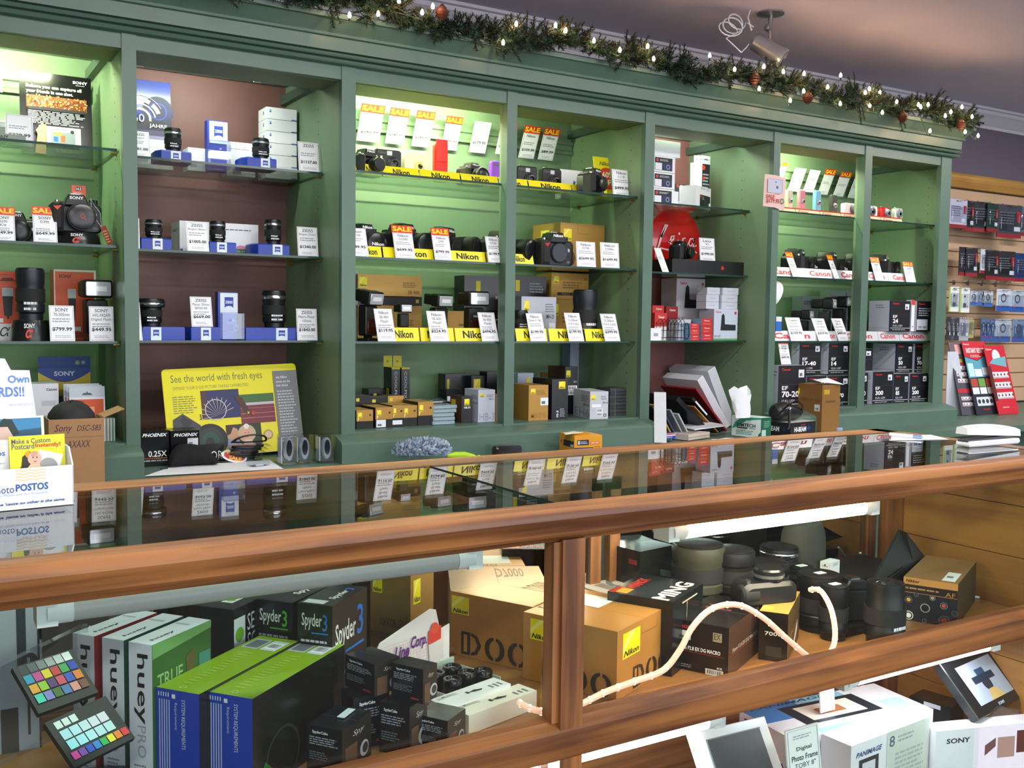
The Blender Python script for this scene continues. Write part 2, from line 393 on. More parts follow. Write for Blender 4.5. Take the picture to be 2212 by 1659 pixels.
tube_lamp(XD[1] + .02, 3.6, 3.16, 2.065, 'tube lamp glowing at the top of the rightmost bay', TUBE)
# ================================================================== display counter
ZC, ZR, YG, YR, XR = 1.0138, .9555, 1.2879, 1.7278, 2.2578
ZSH, ZLO = .6322, .2188
t = thing('display_counter', 'oak framed glass display counter across the foreground', 'counter', (1, 1.4, 0))
lo = Vector(t.location)
def cp(name, mb, par=None): o = mb.build(name, par or t); o.location = -lo if par is None else (0, 0, 0); return o
XL = -1.484
def railprof(x0, x1, p, m): b = MB(); b.loft([[(x0, a, c) for a, c in p], [(x1, a, c) for a, c in p]], m); return b
# front top rail with a rounded nose
cp('front_top_rail', railprof(XL, XR, [(1.3197, ZR + .004), (1.2741, ZR), (1.2699, ZR + .004), (1.2678, ZR + .010), (1.2529, ZR + .012), (1.2487, ZR + .017), (1.2476, ZR + .026), (1.2413, ZR + .034), (1.2391, ZR + .042), (1.2413, ZR + .049), (1.2476, ZC - .002), (1.2572, ZC + .0005), (1.2847, ZC + .001), (1.2868, ZC - .006), (1.3197, ZC - .006)], WOODX))
cp('rear_top_rail', railprof(XL, XR, [(1.7119, ZC - .05), (1.7119, ZC - .008), (1.7299, ZC - .008), (1.7299, ZC + .001), (1.805, ZC + .001), (1.815, ZC - .01), (1.815, ZC - .05)], WOODX))
b = MB(); b.box(XR - .045, 1.272, ZC - .05, XR, 1.8, ZC + .001, WOODY); cp('end_top_rail', b)
# two sheets of top glass meeting at a seam
seam = lambda e: [(.8427 + e, 1.7299), (.8528 + e, 1.2805)]
for x0, x1 in ((XL + .02, .8501), (.8628, XR - .02)):
    b = MB(); b.box(x0, 1.272, ZC - .006, x1, 1.7384, ZC, TOPG, {'f': GEDGE, 'l': GEDGE, 'r': GEDGE, 'k': GEDGE}); cp('top_glass', b)
cp('seam_batten', MB().box(.8427, 1.3144, ZC - .03, .8692, 1.7172, ZC - .007, WOODY))
# front frame
b = MB(); b.box(.8607, 1.2614, .6534, .9031, 1.2953, ZR + .004, WOODZ)
b.box(.848, 1.2678, .6672, .8607, 1.2953, ZR, WOODZ); cp('front_upright', b)
b = MB(); b.box(.8607, 1.2614, .0, .9031, 1.2953, .611, WOODZ); cp('front_upright', b)
cp('middle_rail', railprof(XL, XR, [(1.2953, .6089), (1.2614, .6089), (1.2593, .6131), (1.2593, .6534), (1.2635, .6587), (1.2688, .6608), (1.2752, .6682), (1.2826, .6704), (1.2953, .6704)], WOODX))
cp('front_glass', MB().box(XL, 1.2969, .6534, .848, 1.3006, ZR + .004, GLASS)); cp('front_glass', MB().box(.901, 1.2969, .6534, XR - .03, 1.3006, ZR + .004, GLASS))
cp('front_glass', MB().box(XL, 1.2969, .24, .848, 1.3006, .6216, GLASS)); cp('front_glass', MB().box(.901, 1.2969, .24, XR - .03, 1.3006, .6216, GLASS))
cp('upper_shelf', MB().box(XL, 1.3017, ZSH - .02, XR - .03, 1.7172, ZSH, SHELFW))
cp('lower_shelf', MB().box(XL, 1.3017, ZLO - .02, XR - .03, 1.7172, ZLO, SHELFW))
cp('toe_board', MB().box(XL, 1.272, 0, XR, 1.2932, .24, WOODX))
b = MB()
for i in range(8):
    z0 = .02 + i * .1225; b.box(XR - .03, 1.2614, z0, XR, 1.7596, z0 + .1205, PINE)
cp('end_panel', b)
cp('corner_batten', MB().box(XR - .075, 1.6801, .2188, XR - .03, 1.7225, ZC - .03, WOODZ))
MIR = mat('b8b8b0', .02, 1, 0)
for i, (a, c) in enumerate(((-1.484, .1), (.12, 1.2752), (1.2985, 2.173))):
    d = MB(); w = .028
    d.box(a, 1.7225, ZSH - .02, a + w, 1.7437, ZC - .05, WOODZ); d.box(c - w, 1.7225, ZSH - .02, c, 1.7437, ZC - .05, WOODZ)
    d.box(a, 1.7225, ZSH - .02, c, 1.7437, ZSH + .02, WOODX); d.box(a, 1.7225, ZC - .08, c, 1.7437, ZC - .05, WOODX)
    o = cp('sliding_door', d); m = MB().box(a + w, 1.731, ZSH + .02, c - w, 1.7363, ZC - .08, MIR); cp('mirror_pane', m, o)
cp('lower_back', MB().box(XL, 1.7278, .02, XR, 1.7437, ZSH - .02, WOODX))
# counter tubes
tube_lamp(1.1395, 1.6695, 1.3377, .9301, 'lit fluorescent tube under the counter top rail', TUBE2_ := mat('ffe6cc', .5, 0, 0, 44))
tube_lamp(.318, .8904, 1.3377, .5707, 'lit tube under the middle rail, left of the lower window upright', mat('f4f0ff', .5, 0, 0, 24))
tube_lamp(.9169, 1.2614, 1.3377, .5707, 'lit tube under the middle rail, behind the frame with the white border', mat('f4f0ff', .5, 0, 0, 24))
tube_lamp(1.6059, 2.1041, 1.3377, .5771, 'lit tube under the middle rail at the right end', mat('eef2ff', .5, 0, 0, 26))
tube_lamp(.1378, .742, 1.3377, .9301, 'unlit grey tube under the counter top rail above the green boxes', mat('bcb8ba', .4, 0, .02))

t = thing('lamp_cord', 'short white curved cord under the soffit of the leftmost bay', 'cord', (0, 0, 0))
b = MB(); b.tube([tuple(PY(x, y, 3.13)) for x, y in ((178, 114), (184, 121), (192, 122), (200, 114), (205, 104), (212, 98))], .004, mat('f2f4e8', .3, 0, 0), 8); b.build('cord', t)
# ================================================================== builders of the merchandise
def knurl(b, r, z0, z1, m, n=40, c=(0, 0, 0), ax='z', dr=.0008):
    rs = []
    for h in (z0, z1):
        ring = []
        for j in range(n * 2):
            a = math.pi * j / n; q = r + (dr if j % 2 else 0); x, y = q * math.cos(a), q * math.sin(a)
            p = {'z': (x, y, h), 'y': (x, -h, y), 'x': (h, x, y)}[ax]; ring.append((c[0] + p[0], c[1] + p[1], c[2] + p[2]))
        rs.append(ring)
    b.loft(rs, m, True, True)
def lens_parts(t, r, L, c=(0, 0, 0), ax='y', cap=True, ring=None, flare=1.0, col=None, mark=None, glassy=False):
    """barrel, focus ring, optional bright front ring and cap, along ax from c"""
    col = col or BLK; b = MB()
    b.lathe([(r * .86, 0), (r * .86, L * .12), (r, L * .16), (r, L * .30), (r * .96, L * .32), (r * .96, L * .70), (r * flare, L * .74), (r * flare * 1.02, L * .93), (r * flare, L)], col, 28, c, ax)
    if mark: deco(b, *mark)
    b.build('barrel', t)
    b = MB(); knurl(b, r * 1.0, L * .36, L * .62, RUB, 32, c, ax); b.build('focus_ring', t)
    if ring:
        b = MB(); b.lathe([(r * flare * 1.025, L * .80), (r * flare * 1.045, L * .82), (r * flare * 1.045, L * .88), (r * flare * 1.025, L * .9)], ring, 28, c, ax); b.build('front_ring', t)
    b = MB()
    if cap:
        b.lathe([(r * flare * .95, L), (r * flare * .95, L + .004), (r * flare * .88, L + .0052), (r * flare * .3, L + .0052)], BLKS, 28, c, ax)
        b.build('lens_cap', t)
    else:
        b.lathe([(r * flare * .93, L + .0003), (r * flare * .7, L - .0002 + .001), (r * flare * .5, L + .003), (r * .1, L + .0045)], mat('20242e', .05, .3, 0), 28, c, ax)
        b.build('front_element', t)
def dslr(label, px, py, Y, z0, brand='Nikon', s=1.0, rz=0, lens=(.034, .07), acc='b01818', cap='', ry=0, x=None, group='black cameras on the glass shelves', flare=1.0, ring=None, capcol='3a3c42'):
    X = PY(px, py, Y).x if x is None else x
    t = thing('slr_camera', label, 'camera', (X, Y, z0), rz, group)
    b = MB(); b.slab(rr(.128 * s, .076 * s, .014 * s, 4), -.026 * s, .026 * s, BLK, .004)
    b.slab([(-.05 * s, .07 * s), (.052 * s, .07 * s), (.046 * s, .083 * s), (-.046 * s, .083 * s)], -.02 * s, .024 * s, BLK, .003)
    deco(b, (.036 * s, -.0262 * s, .004), (1, 0, 0), (0, 0, 1), .02, .06 * s, [('c', .5, .75, .09, SIL), ('c', .5, .45, .06, RUB), ('r', .2, .1, .8, .2, '60656c')])
    b.build('camera_body', t)
    b = MB(); b.slab([(-.031 * s, .068 * s), (.031 * s, .068 * s), (.026 * s, .086 * s), (.019 * s, .1 * s), (-.019 * s, .1 * s), (-.026 * s, .086 * s)], -.036 * s, .024 * s, BLK, .004 * s)
    deco(b, (-.018 * s, -.0362 * s, .086 * s), (1, 0, 0), (0, 0, 1), .036 * s, .009 * s, [('t', .02, .05, .98, .95, brand, 'f0f2f6', 'b')])
    b.build('viewfinder_hump', t)
    b = MB(); b.box(-.012 * s, -.012 * s, .1 * s, .012 * s, .016 * s, .1035 * s, CHR); b.build('hot_shoe', t)
    b = MB(); o = [(-.066 * s, 0), (-.034 * s, 0), (-.032 * s, .07 * s), (-.04 * s, .078 * s), (-.058 * s, .076 * s), (-.066 * s, .068 * s)]
    b.slab(o, -.052 * s, .0, RUB, .008 * s)
    if acc: deco(b, (-.062 * s, -.0525 * s, .05 * s), (1, 0, 0), (0, 0, 1), .026 * s, .018 * s, [('p', [(.1, .8), (.9, .95), (.5, .25)], acc)])
    b.build('grip', t)
    b = MB(); b.lathe([(.006 * s, .076 * s), (.006 * s, .082 * s), (.004 * s, .083 * s)], CHR, 14, (-.048 * s, -.03 * s, 0)); b.build('shutter_button', t)
    b = MB(); knurl(b, .010 * s, .078 * s, .09 * s, BLKS, 18, (.047 * s, 0, 0)); b.build('mode_dial', t)
    c = (.010 * s, -.024 * s, .040 * s)
    if lens:
        lt = D.objects.new('lens', None); C.objects.link(lt); lt.parent = t
        lens_parts(lt, lens[0] * s, lens[1] * s, c, 'y', True, ring, flare)
        if cap:
            b = MB(); deco(b, (c[0] - lens[0] * s * .6, c[1] - lens[1] * s - .0054, c[2] - .006), (1, 0, 0), (0, 0, 1), lens[0] * s * 1.2, .012 * s, [('t', 0, .1, 1, .9, cap, 'e8e8ec', 'b')]); b.build('cap_lettering', lt)
    else:
        b = MB(); b.lathe([(.031 * s, 0), (.031 * s, .006 * s), (.028 * s, .010 * s), (.027 * s, .010 * s), (.0265 * s, .009 * s), (.01, .009 * s)], mat('2a2e38', .4, 0, .02), 32, c, 'y'); b.build('body_cap', t)
    return t
def compact(label, px, yt, Y, z0, w, col, lens=.016, lx=.2, brand='', d=.022, rz=0, lc=None, L=.014, h=None, deco_=None, group='compact cameras on the top shelf', fl=True, trim=None):
    p = PY(px, yt, Y); h = h or max(p.z - z0, .03)
    m = col if not isinstance(col, str) else mat(col, .28, .15, .02)
    t = thing('compact_camera', label, 'camera', (p.x, Y, z0), rz, group)
    b = MB(); b.slab(rr(w, h, min(.010, w * .2), 4), -d / 2, d / 2, m, .003)
    F = ((-w / 2, -d / 2, 0), (1, 0, 0), (0, 0, 1), w, h)
    if brand: deco(b, *F, [('t', .08, .80, .42, .92, brand, 'f0f0f0' if m in (BLK, BLKS) else '505050', 'b')])
    if deco_: deco(b, *F, deco_)
    b.build('camera_body', t)
    if lens:
        lb = MB(); c = (w * lx, -d / 2, h * .45); lc = lc or SIL
        lb.lathe([(lens * 1.1, 0), (lens * 1.1, L * .3), (lens * .95, L * .35), (lens * .95, L * .7), (lens * .8, L * .75), (lens * .8, L), (lens * .5, L + .0004), (lens * .45, L * .8), (.001, L * .8)], lc, 26, c, 'y'); lo_ = lb.build('lens', t)
        g = MB(); g.lathe([(lens * .46, L * .82), (lens * .3, L * .9), (.001, L * .92)], mat('15161c', .05, .2, 0), 18, c, 'y'); g.build('front_element', lo_)
    if fl:
        g = MB(); g.box(w * -.08, -d / 2 - .0008, h * .76, w * .12, -d / 2 + .001, h * .92, mat('dfe6ee', .15, .4, 0)); g.build('flash_window', t)
    g = MB(); g.lathe([(.005, h), (.005, h + .003), (.004, h + .0035)], CHR, 14, (-w * .32, 0, 0)); g.build('shutter_button', t)
    return t
def speedlight(label, px, yt, Y, z0, s=1.0, rz=0, hw=1.0, tilt=0, brand='', red=True, stand=True, group='flash units on the glass shelves', body=1.0):
    X = PY(px, yt, Y).x; t = thing('flash_unit', label, 'flash', (X, Y, z0), rz, group)
    zb = .016 * s if stand else 0; bh = .075 * s * body
    if stand:
        b = MB(); b.slab(rr(.05 * s, .008 * s, .003), -.025 * s, .025 * s, BLK, .001); b.box(-.01 * s, -.01 * s, .008 * s, .01 * s, .01 * s, .018 * s, BLKS); b.build('foot', t)
    b = MB(); b.slab([(p[0], p[1]) for p in rr(.056 * s, bh, .008 * s, 3, 0, zb)], -.018 * s, .02 * s, BLK, .003)
    if brand: deco(b, (-.02 * s, -.0182 * s, zb + bh * .62), (1, 0, 0), (0, 0, 1), .04 * s, .01 * s, [('t', .2, .3, .8, .95, brand, 'd8dade', 'm')])
    b.build('flash_body', t)
    if red:
        b = MB(); b.slab(rr(.042 * s, bh * .45, .003, 2, 0, zb + bh * .08), -.0205 * s, -.017 * s, mat('3a0f10', .12, 0, 0), .001); b.build('sensor_panel', t)
    zh = zb + bh + .004 * s; hd = MB(M=Matrix.Translation((0, 0, zh)) @ Matrix.Rotation(math.radians(-tilt), 4, 'X'))
    w = .074 * s * hw; h = .048 * s * (1 if hw >= 1 else hw)
    hd.slab(rr(w * .86, h * .84, .006 * s, 3, 0, h * .08), .0, .05 * s, BLK, .003)
    hd.slab(rr(w, h, .007 * s, 3), -.035 * s, .006 * s, BLK, .004); ho = hd.build('flash_head', t)
    wn = MB(M=hd.M); wn.slab(rr(w * .86, h * .78, .003 * s, 2, 0, h * .11), -.0375 * s, -.034 * s, mat('dfe4ea', .12, .55, .0), .001)
    fr = mat('f6f8fb', .2, .3, 0); wn.box(-w * .28, -.0379 * s, h * .36, w * .28, -.0374 * s, h * .64, fr)
    for k in range(7): wn.box(-w * .4, -.0378 * s, h * (.16 + k * .1), w * .4, -.0374 * s, h * (.165 + k * .1), SIL)
    wn.build('flash_window', ho)
    return t
def lens_item(label, xl, xr, yt, Y, z0, ring=None, flare=1.0, cap=True, marks=True, group='lenses standing upright', col=None, taper=1.0):
    x, w, h = bpx(xl, xr, yt, Y, z0); r = w / 2 / max(flare, 1) / 1.03
    t = thing('camera_lens', label, 'lens', (x + w / 2, Y, z0), 0, group)
    mk = None
    if marks: mk = ((-r * .55, -r * .985, h * .04), (1, 0, 0), (0, 0, 1), r * 1.1, h * .36, [('l', .0, .35, 1, .95, 2, 'e4e6ea')])
    lens_parts(t, r, h - .005, (0, 0, 0), 'z', cap, ring, flare, col, mk)
    return t
def tag(label, xl, xr, yt, Y, z0, brand, sub, price, sale=0, lean=-14, rz=0, h=None, group='white price tags', zt=None, col='f3f4f8', plain=False, ink='585c66', foot=1):
    """price card standing at height z0 (or hanging so that its top is at pixel row yt when zt is given)"""
    x, w, hh = bpx(xl, xr, yt, Y, z0); h = hh / math.cos(math.radians(lean)) if h is None else h
    par = thing('price_tag', label, 'price tag', (x, Y, z0), 0, group, rot=(-math.radians(lean) * -1 if False else math.radians(-lean) * -1, 0, rz))
    m = mat(col, .4, 0, 0); b = MB(); b.box(0, 0, 0, w, .0016, h, m)
    top = .80 if sale else 1.0; it = []
    if not plain:
        e = .035; it += [('r', e, e * .7, 1 - e, e * .7 + .008, '8a8fa0'), ('r', e, top - e * .7, 1 - e, top - e * .7 - .008, '8a8fa0'), ('r', e, e * .7, e + .012, top - e * .7, '8a8fa0'), ('r', 1 - e - .012, e * .7, 1 - e, top - e * .7, '8a8fa0')]
    k = top
    it += [('t', .24, k * .83, .78, k * .93, brand, ink, 'm')]
    sub = sub if isinstance(sub, (list, tuple)) else [sub]
    for i, q in enumerate(sub):
        if q: it.append(('t', .5 - min(.4, .035 * len(q) + .04), k * (.70 - i * .13), .5 + min(.4, .035 * len(q) + .04), k * (.79 - i * .13), q, ink, ''))
    it += [('l', .12, k * (.66 - .13 * (len(sub) - 1) - .14), .88, k * (.66 - .13 * (len(sub) - 1)), 2, 'a0a3ad')]
    if price: it.append(('t', .10, k * .27, .9, k * .385, price, '33363f', 'b'))
    it += [('l', .2, k * .08, .85, k * .17, 2, 'b4b7c0')]
    deco(b, (0, 0, 0), (1, 0, 0), (0, 0, 1), w, h, it); b.build('card', par)
    if sale:
        s = MB(); s.box(-w * .03, -.0012, h * .79, w * 1.03, 0, h * 1.02, mat('e0301a', .4, 0, 0))
        deco(s, (-w * .03, -.0012, h * .79), (1, 0, 0), (0, 0, 1), w * 1.06, h * .23, [('t', .05, .18, .95, .85, 'SALE', 'ffdf20', 'b')]); s.build('sale_header', par)
    if foot:
        s = MB(); s.box(w * .1, .001, 0, w * .9, .001 + .02, .002, PLAST); s.build('card_foot', par)
    return par
def zbase(label, xl, xr, Y, z0, h=.032, d=.09, logo=(.36, .62), cut=0.0, group='blue lens plinths'):
    x, w, _ = bpx(xl, xr, PR((PY(xl, 600, Y).x, Y, z0 + h))[1], Y, z0)
    t = thing('lens_plinth', label, 'display plinth', (x, Y, z0), 0, group); bl = mat('163aa6', .4, 0, .03)
    b = MB(); e = w * .12 if cut else .002
    out = [(0, d), (0, d * .35 if cut else .003), (e, 0), (w - e * .4, 0), (w, d * .2 if cut else .003), (w, d)]
    b.loft([[(p[0], p[1], 0) for p in out], [(p[0], p[1], h * .9) for p in out], [(w / 2 + (p[0] - w / 2) * .96, d / 2 + (p[1] - d / 2) * .95, h) for p in out]], bl); b.build('plinth_block', t)
    b = MB(); b.box(w * logo[0], -.001, 0, w * logo[1], .0, h * .97, mat('dfe9f6', .4, 0, 0))
    ww = w * (logo[1] - logo[0])
    deco(b, (w * logo[0], -.001, 0), (1, 0, 0), (0, 0, 1), ww, h, zlogo()); b.build('logo_plate', t)
    return t
def zlogo(a=.22, b=.28, c=.78, d=.78):
    m = (b + d) / 2; q = (d - b)
    return [('p', [(a, d), (a, b), (a + (c - a) * .2, b + q * .13), (.5, b + q * .18), (c - (c - a) * .2, b + q * .13), (c, b), (c, d), (.5, d)], '1c3fa8'), ('t', a + .04, m - q * .10, c - .04, m + q * .16, 'ZEISS', 'e8effa', 'b')]
def zsign(label, xl, xr, yt, Y, z0):
    x, w, h = bpx(xl, xr, yt, Y, z0); t = thing('logo_stand', label, 'display stand', (x, Y, z0), 0, 'blue logo stands')
    bl = mat('163aa6', .4, 0, .03); MB().box(0, 0, 0, w * .96, .035, h, bl).build('stand_block', t)
    b = MB(); b.box(w * .1, -.003, h * .55, w, .03, h * .98, mat('e2eaf6', .4, 0, 0)); deco(b, (w * .1, -.003, h * .55), (1, 0, 0), (0, 0, 1), w * .9, h * .43, zlogo(.25, .28, .75, .8)); b.build('logo_panel', t)
def crystal(label, xl, xr, yt, Y, z0):
    x, w, h = bpx(xl, xr, yt, Y, z0); t = thing('crystal_block', label, 'ornament', (x, Y, z0), 0, 'clear crystal blocks')
    b = MB(); e = .003; b.loft([[(e, e, 0), (w - e, e, 0), (w - e, .03 - e, 0), (e, .03 - e, 0)], [(0, 0, e), (w, 0, e), (w, .03, e), (0, .03, e)], [(0, 0, h - e), (w, 0, h - e), (w, .03, h - e), (0, .03, h - e)], [(e, e, h), (w - e, e, h), (w - e, .03 - e, h), (e, .03 - e, h)]], glass('crystal_glass', (.85, .9, 1), .09)); b.build('crystal', t, smooth=False)
    b = MB(); deco(b, (w * .2, .012, h * .2), (1, 0, 0), (0, 0, 1), w * .7, h * .6, [('o', .65, .4, .16, 'a9bce0', .12), ('r', .05, .2, .95, .21, 'a9bce0'), ('r', .05, .6, .95, .61, 'a9bce0'), ('r', .4, .8, .55, .92, 'a9bce0')]); b.build('engraving', t)
YEL = mat('f2e21c', .28, 0, .01)
def banner(label, x0, x1, Y, z0, text, col, ink, h=.034, back=.03, text_at=(.36, .8), flags='b', rev=False, group='yellow shelf banners', top=None):
    """folded strip standing on the front of a shelf, its face sloping back"""
    w = x1 - x0; b = MB(); b.loft([[(0, 0, 0), (0, .012, h), (0, back + .02, h + .001), (0, back + .02, h - .001), (0, .0135, h - .002), (0, .0015, 0)], [(w, 0, 0), (w, .012, h), (w, back + .02, h + .001), (w, back + .02, h - .001), (w, .0135, h - .002), (w, .0015, 0)]], col)
    V = Vector((0, .012, h)); deco(b, (0, 0, 0), (1, 0, 0), V, w, V.length, [('t', text_at[0], .22, text_at[1], .8, text, ink, flags)])
    return b.build('shelf_banner', None, (x0, Y, z0), smooth=False, label=label, cat='banner', group=group)
NLOGO = lambda a, b, c, d: [('r', a, b, c, d, 'f0dc18'), ('p', [(a, b + (d - b) * .5), (a + (c - a) * .5, d), (a + (c - a) * .75, d), (a, b + (d - b) * .25)], 'f7ee80'), ('t', a + (c - a) * .06, b + (d - b) * .06, c - (c - a) * .06, b + (d - b) * .3, 'Nikon', '202010', 'bi')]
# ================================================================== leftmost bay
def poster_board(name, label, x, Y, z0, w, h, m, dc, lean=-10, rz=0, cat='sign', th=.004, edge=None, group=None):
    b = MB(); b.box(0, 0, 0, w, th, h, edge or m, {'f': m}); deco(b, (0, 0, 0), (1, 0, 0), (0, 0, 1), w, h, dc)
    return b.build(name, None, (x, Y, z0), rot=(math.radians(lean), 0, rz), label=label, cat=cat, group=group)
def speckle(n, a, b, c, d, cols, sz=.02, asp=1):
    return [('r', u, v, u + sz, v + sz * asp, random.choice(cols)) for u, v in ((random.uniform(a, c - sz), random.uniform(b, d - sz * asp)) for _ in range(n))]
x, w, h = bpx(44, 200, 160, 3.26, S1)
poster_board('display_poster', 'black poster headed Believe you can capture all your friends in one shot', x, 3.26, S1 + .001, w, h * 1.02, GL('121214'),
  [('t', .74, .91, .95, .945, 'SONY', 'f2f2f2', 'b'), ('l', .78, .885, .94, .9, 1, 'b0b0b0'),
   ('t', .09, .80, .86, .85, 'Believe you can capture all', 'f4f4f4', 'b'), ('t', .09, .74, .74, .79, 'your friends in one shot.', 'f4f4f4', 'b'),
   ('r', .09, .57, .93, .72, '8a4418')] + speckle(260, .09, .57, .93, .72, ['d8762a', 'e8a040', '6a2410', 'f2c878', 'a83a1c', 'f0e8d0', '3a1408'], .016, .9) +
  [('r', .1, .53, .9, .56, '2a2a2e'), ('l', .1, .36, .93, .52, 9, 'd0d0d4'),
   ('r', .34, .12, .82, .34, 'c9ccd0'), ('r', .40, .14, .74, .28, '8c99a8'), ('r', .44, .16, .50, .22, '3a6ec8'), ('r', .54, .16, .60, .24, 'd86a3a'), ('r', .44, .24, .56, .27, 'c89a3c'), ('c', .70, .29, .022, '30343a'), ('l', .55, .3, .64, .315, 1, '606468'),
   ('p', [(.24, .34), (.34, .36), (.33, .0), (.18, .0)], 'c89878'), ('p', [(.2, .28), (.3, .38), (.34, .22), (.24, .18)], 'd0a284'), ('l', .46, .03, .92, .08, 3, '808488')], lean=-6)
tag('blank-looking white price tag at the far left of the top shelf', 12, 72, 247, 3.10, S1, '', [''], '$329.99', lean=-5)
tag('white price tag cut by the left picture edge beside the hanging rail', -30, 5, 147, 3.36, 1.955, '', [''], '', lean=8, foot=0)
compact('grey flat compact camera half behind the far left price tag', 6, 262, 3.16, S1, .1, '8d9096', .012, .25, 'SONY', group='compact cameras on the top shelf')
x, w, h = bpx(-60, 58, 334, 3.03, S1)
banner('grey lettered strip under the far left price tag', x, x + w, 3.05, S1, 'SONY', mat('7f858a', .3, .3, 0), '101012', .022, .05, (.4, .68), group='grey shelf banners')
def rail(label, x0, x1, Y, z, g=GREEN_LIT):
    b = MB(); b.loft([[(a, Y, z), (a, Y - .012, z), (a, Y - .012, z + .012), (a, Y - .006, z + .016), (a, Y - .006, z + .034), (a, Y - .014, z + .038), (a, Y - .014, z + .05), (a, Y, z + .05)] for a in (x0, x1)], g)
    b.build('tag_rail', label=label, cat='rail', group='grooved rails holding hanging tags')
zr = PY(30, 180, 3.44).z
rail('grooved green rail behind the black poster', -.85, XA[0] - .005, 3.445, zr - .03)
# second shelf
tag('price tag reading 449.99 cut off by the left picture edge, second shelf', -18, 33, 447, 3.05, S2, 'SONY', ['A290', 'Kit'], '$449.99', 1)
dslr('small black camera with red top edge between two tags, leftmost bay', 36, 480, 3.2, S2, 'SONY', .92, math.radians(-8), (.034, .06), 'b8202a', group='black cameras on the glass shelves')
tag('sale tag reading 649.99 in the leftmost bay', 72, 124, 447, 3.03, S2, 'SONY', ['D390', ''], '$649.99', 1)
def round_stand(label, xl, xr, Y, z0, yt):
    x, w, h = bpx(xl, xr, yt, Y, z0); b = MB(); r = w / 2
    b.lathe([(r, 0), (r, h * .15), (r * .94, h * .7), (r * .86, h), (.01, h)], BLKS, 40)
    deco(b, (-r * .75, -r * .985, h * .05), (1, 0, 0), (0, 0, 1), r * 1.1, h * .9, [('t', .30, .62, .78, .88, 'SONY', 'e8e8ee', 'b'), ('t', .36, .08, .7, .55, 'α', 'e8401c', 'bi')])
    b.build('camera_stand', None, (x + r, Y + r, z0), label=label, cat='display stand', group='round black camera stands'); return h, x + r, r
h, xc, r = round_stand('round black stand lettered with an orange alpha under the second shelf camera', 122, 226, 3.03, S2, 500)
dslr('black camera with capped lens and orange cap emblem on a round stand', 158, 450, 3.10, S2 + h, 'SONY', 1.06, 0, (.036, .03), 'e8401c', group='black cameras on the glass shelves', x=xc - .005)
b = MB(); cc = (xc + .0075, 3.10 - .0254 - .0318 - .0062, S2 + h + .0424)
deco(b, (-.01, 0, -.01), (1, 0, 0), (0, 0, 1), .02, .02, [('o', .45, .55, .3, 'e8401c', .25), ('p', [(.6, .4), (.95, .05), (.85, .0), (.5, .35)], 'e8401c')])
b.build('cap_emblem', None, cc, label='small orange emblem sticker on the lens cap of the round-stand camera', cat='sticker')
x, w, h2 = bpx(155, 185, 397, 3.12, S2 + .17)
poster_board('callout_card', 'small orange 14.2 card on top of the camera on the round stand', x, 3.12, S2 + h + .1075, w, h2 * .0 + .03, mat('e8562a', .4, 0, 0), [('r', .25, .5, .72, .85, '2a2a2a'), ('t', .3, .55, .68, .8, '14.2', 'f4f4f4', 'b'), ('l', .1, .1, .9, .4, 3, 'f0c8b0')], 0)
t = thing('hang_tag', 'red hang tag on a thin loop of string by the round-stand camera', 'hang tag', tuple(PY(216, 500, 3.06)))
b = MB(); b.box(0, 0, -.055, .016, .0015, 0, mat('a83028', .5, 0, .05)); deco(b, (0, 0, -.055), (1, 0, 0), (0, 0, 1), .016, .055, [('l', .1, .1, .9, .8, 5, 'e8c060')]); b.build('paper_tag', t, rot=(0, math.radians(-22), 0))
b = MB(); b.tube([(.004, 0, 0), (-.02, .004, .035), (-.022, .01, .08), (-.012, .01, .06), (.002, .004, .04), (.004, 0, 0)], .0007, WHT, 5); b.build('string', t)
t.location.z = S2 + .054
# third shelf
x, w, h = bpx(-60, 45, 586, 3.22, S3 + .03)
OR = P('d8501c')
FL = lambda u, v, k: [('p', [(u - .13 * k, v + .3 * k), (u + .13 * k, v + .3 * k), (u + .13 * k, v + .12 * k), (u - .13 * k, v + .12 * k)], 'b8bcc0'), ('p', [(u - .12 * k, v + .12 * k), (u + .12 * k, v + .12 * k), (u + .09 * k, v - .3 * k), (u - .09 * k, v - .3 * k)], '1c1d20'), ('r', u - .03 * k, v - .36 * k, u + .03 * k, v - .3 * k, '1c1d20')]
carton('white box with a black alpha under the far left orange box', x - .02, 3.2, S3, w * 1.0, .08, .045, P('e6e4e8'), {'f': [('t', .70, .2, .92, .8, 'α', '303030', 'i')]})
carton('orange box with flash picture at the left picture edge', x, 3.21, S3 + .0455, w, .07, h - .016, OR, {'f': [('l', .45, .93, .8, .96, 1, '802c10'), ('p', [(.55, .82), (.9, .82), (.82, .88), (.64, .88)], '5a2010'), ('r', 0, .72, 1, .735, 'f07030'), ('r', .45, .02, .62, .1, 'e8e8e8')] + FL(.72, .42, .9)}, group='orange flash boxes')
h, xc, r = round_stand('round black stand with orange alpha under the long lens', 25, 117, 3.06, S3, 692)
lens_item('tall black zoom lens on a round stand on the third shelf, leftmost bay', 45, 110, 580, 3.10, S3 + h, col=mat('1b1e26', .4, 0, .03)).location = (xc, 3.06 + r, S3 + h + .001)
cpx('orange box with white edges and flash picture behind the silver flash window', 117, 208, 583, 3.25, S3, .09, OR, {'f': [('r', 0, 0, .03, 1, 'e6dcd8'), ('r', .95, 0, 1, 1, 'e6dcd8'), ('r', 0, .97, 1, 1, 'e6dcd8'), ('t', .12, .88, .42, .93, 'SONY', '5a2010', 'b'), ('r', .1, .02, .8, .1, '8a2c10'), ('r', .3, .12, .62, .18, 'e8e8e8')] + FL(.42, .5, .75)}, {'l': 'a0381c'}, group='orange flash boxes')
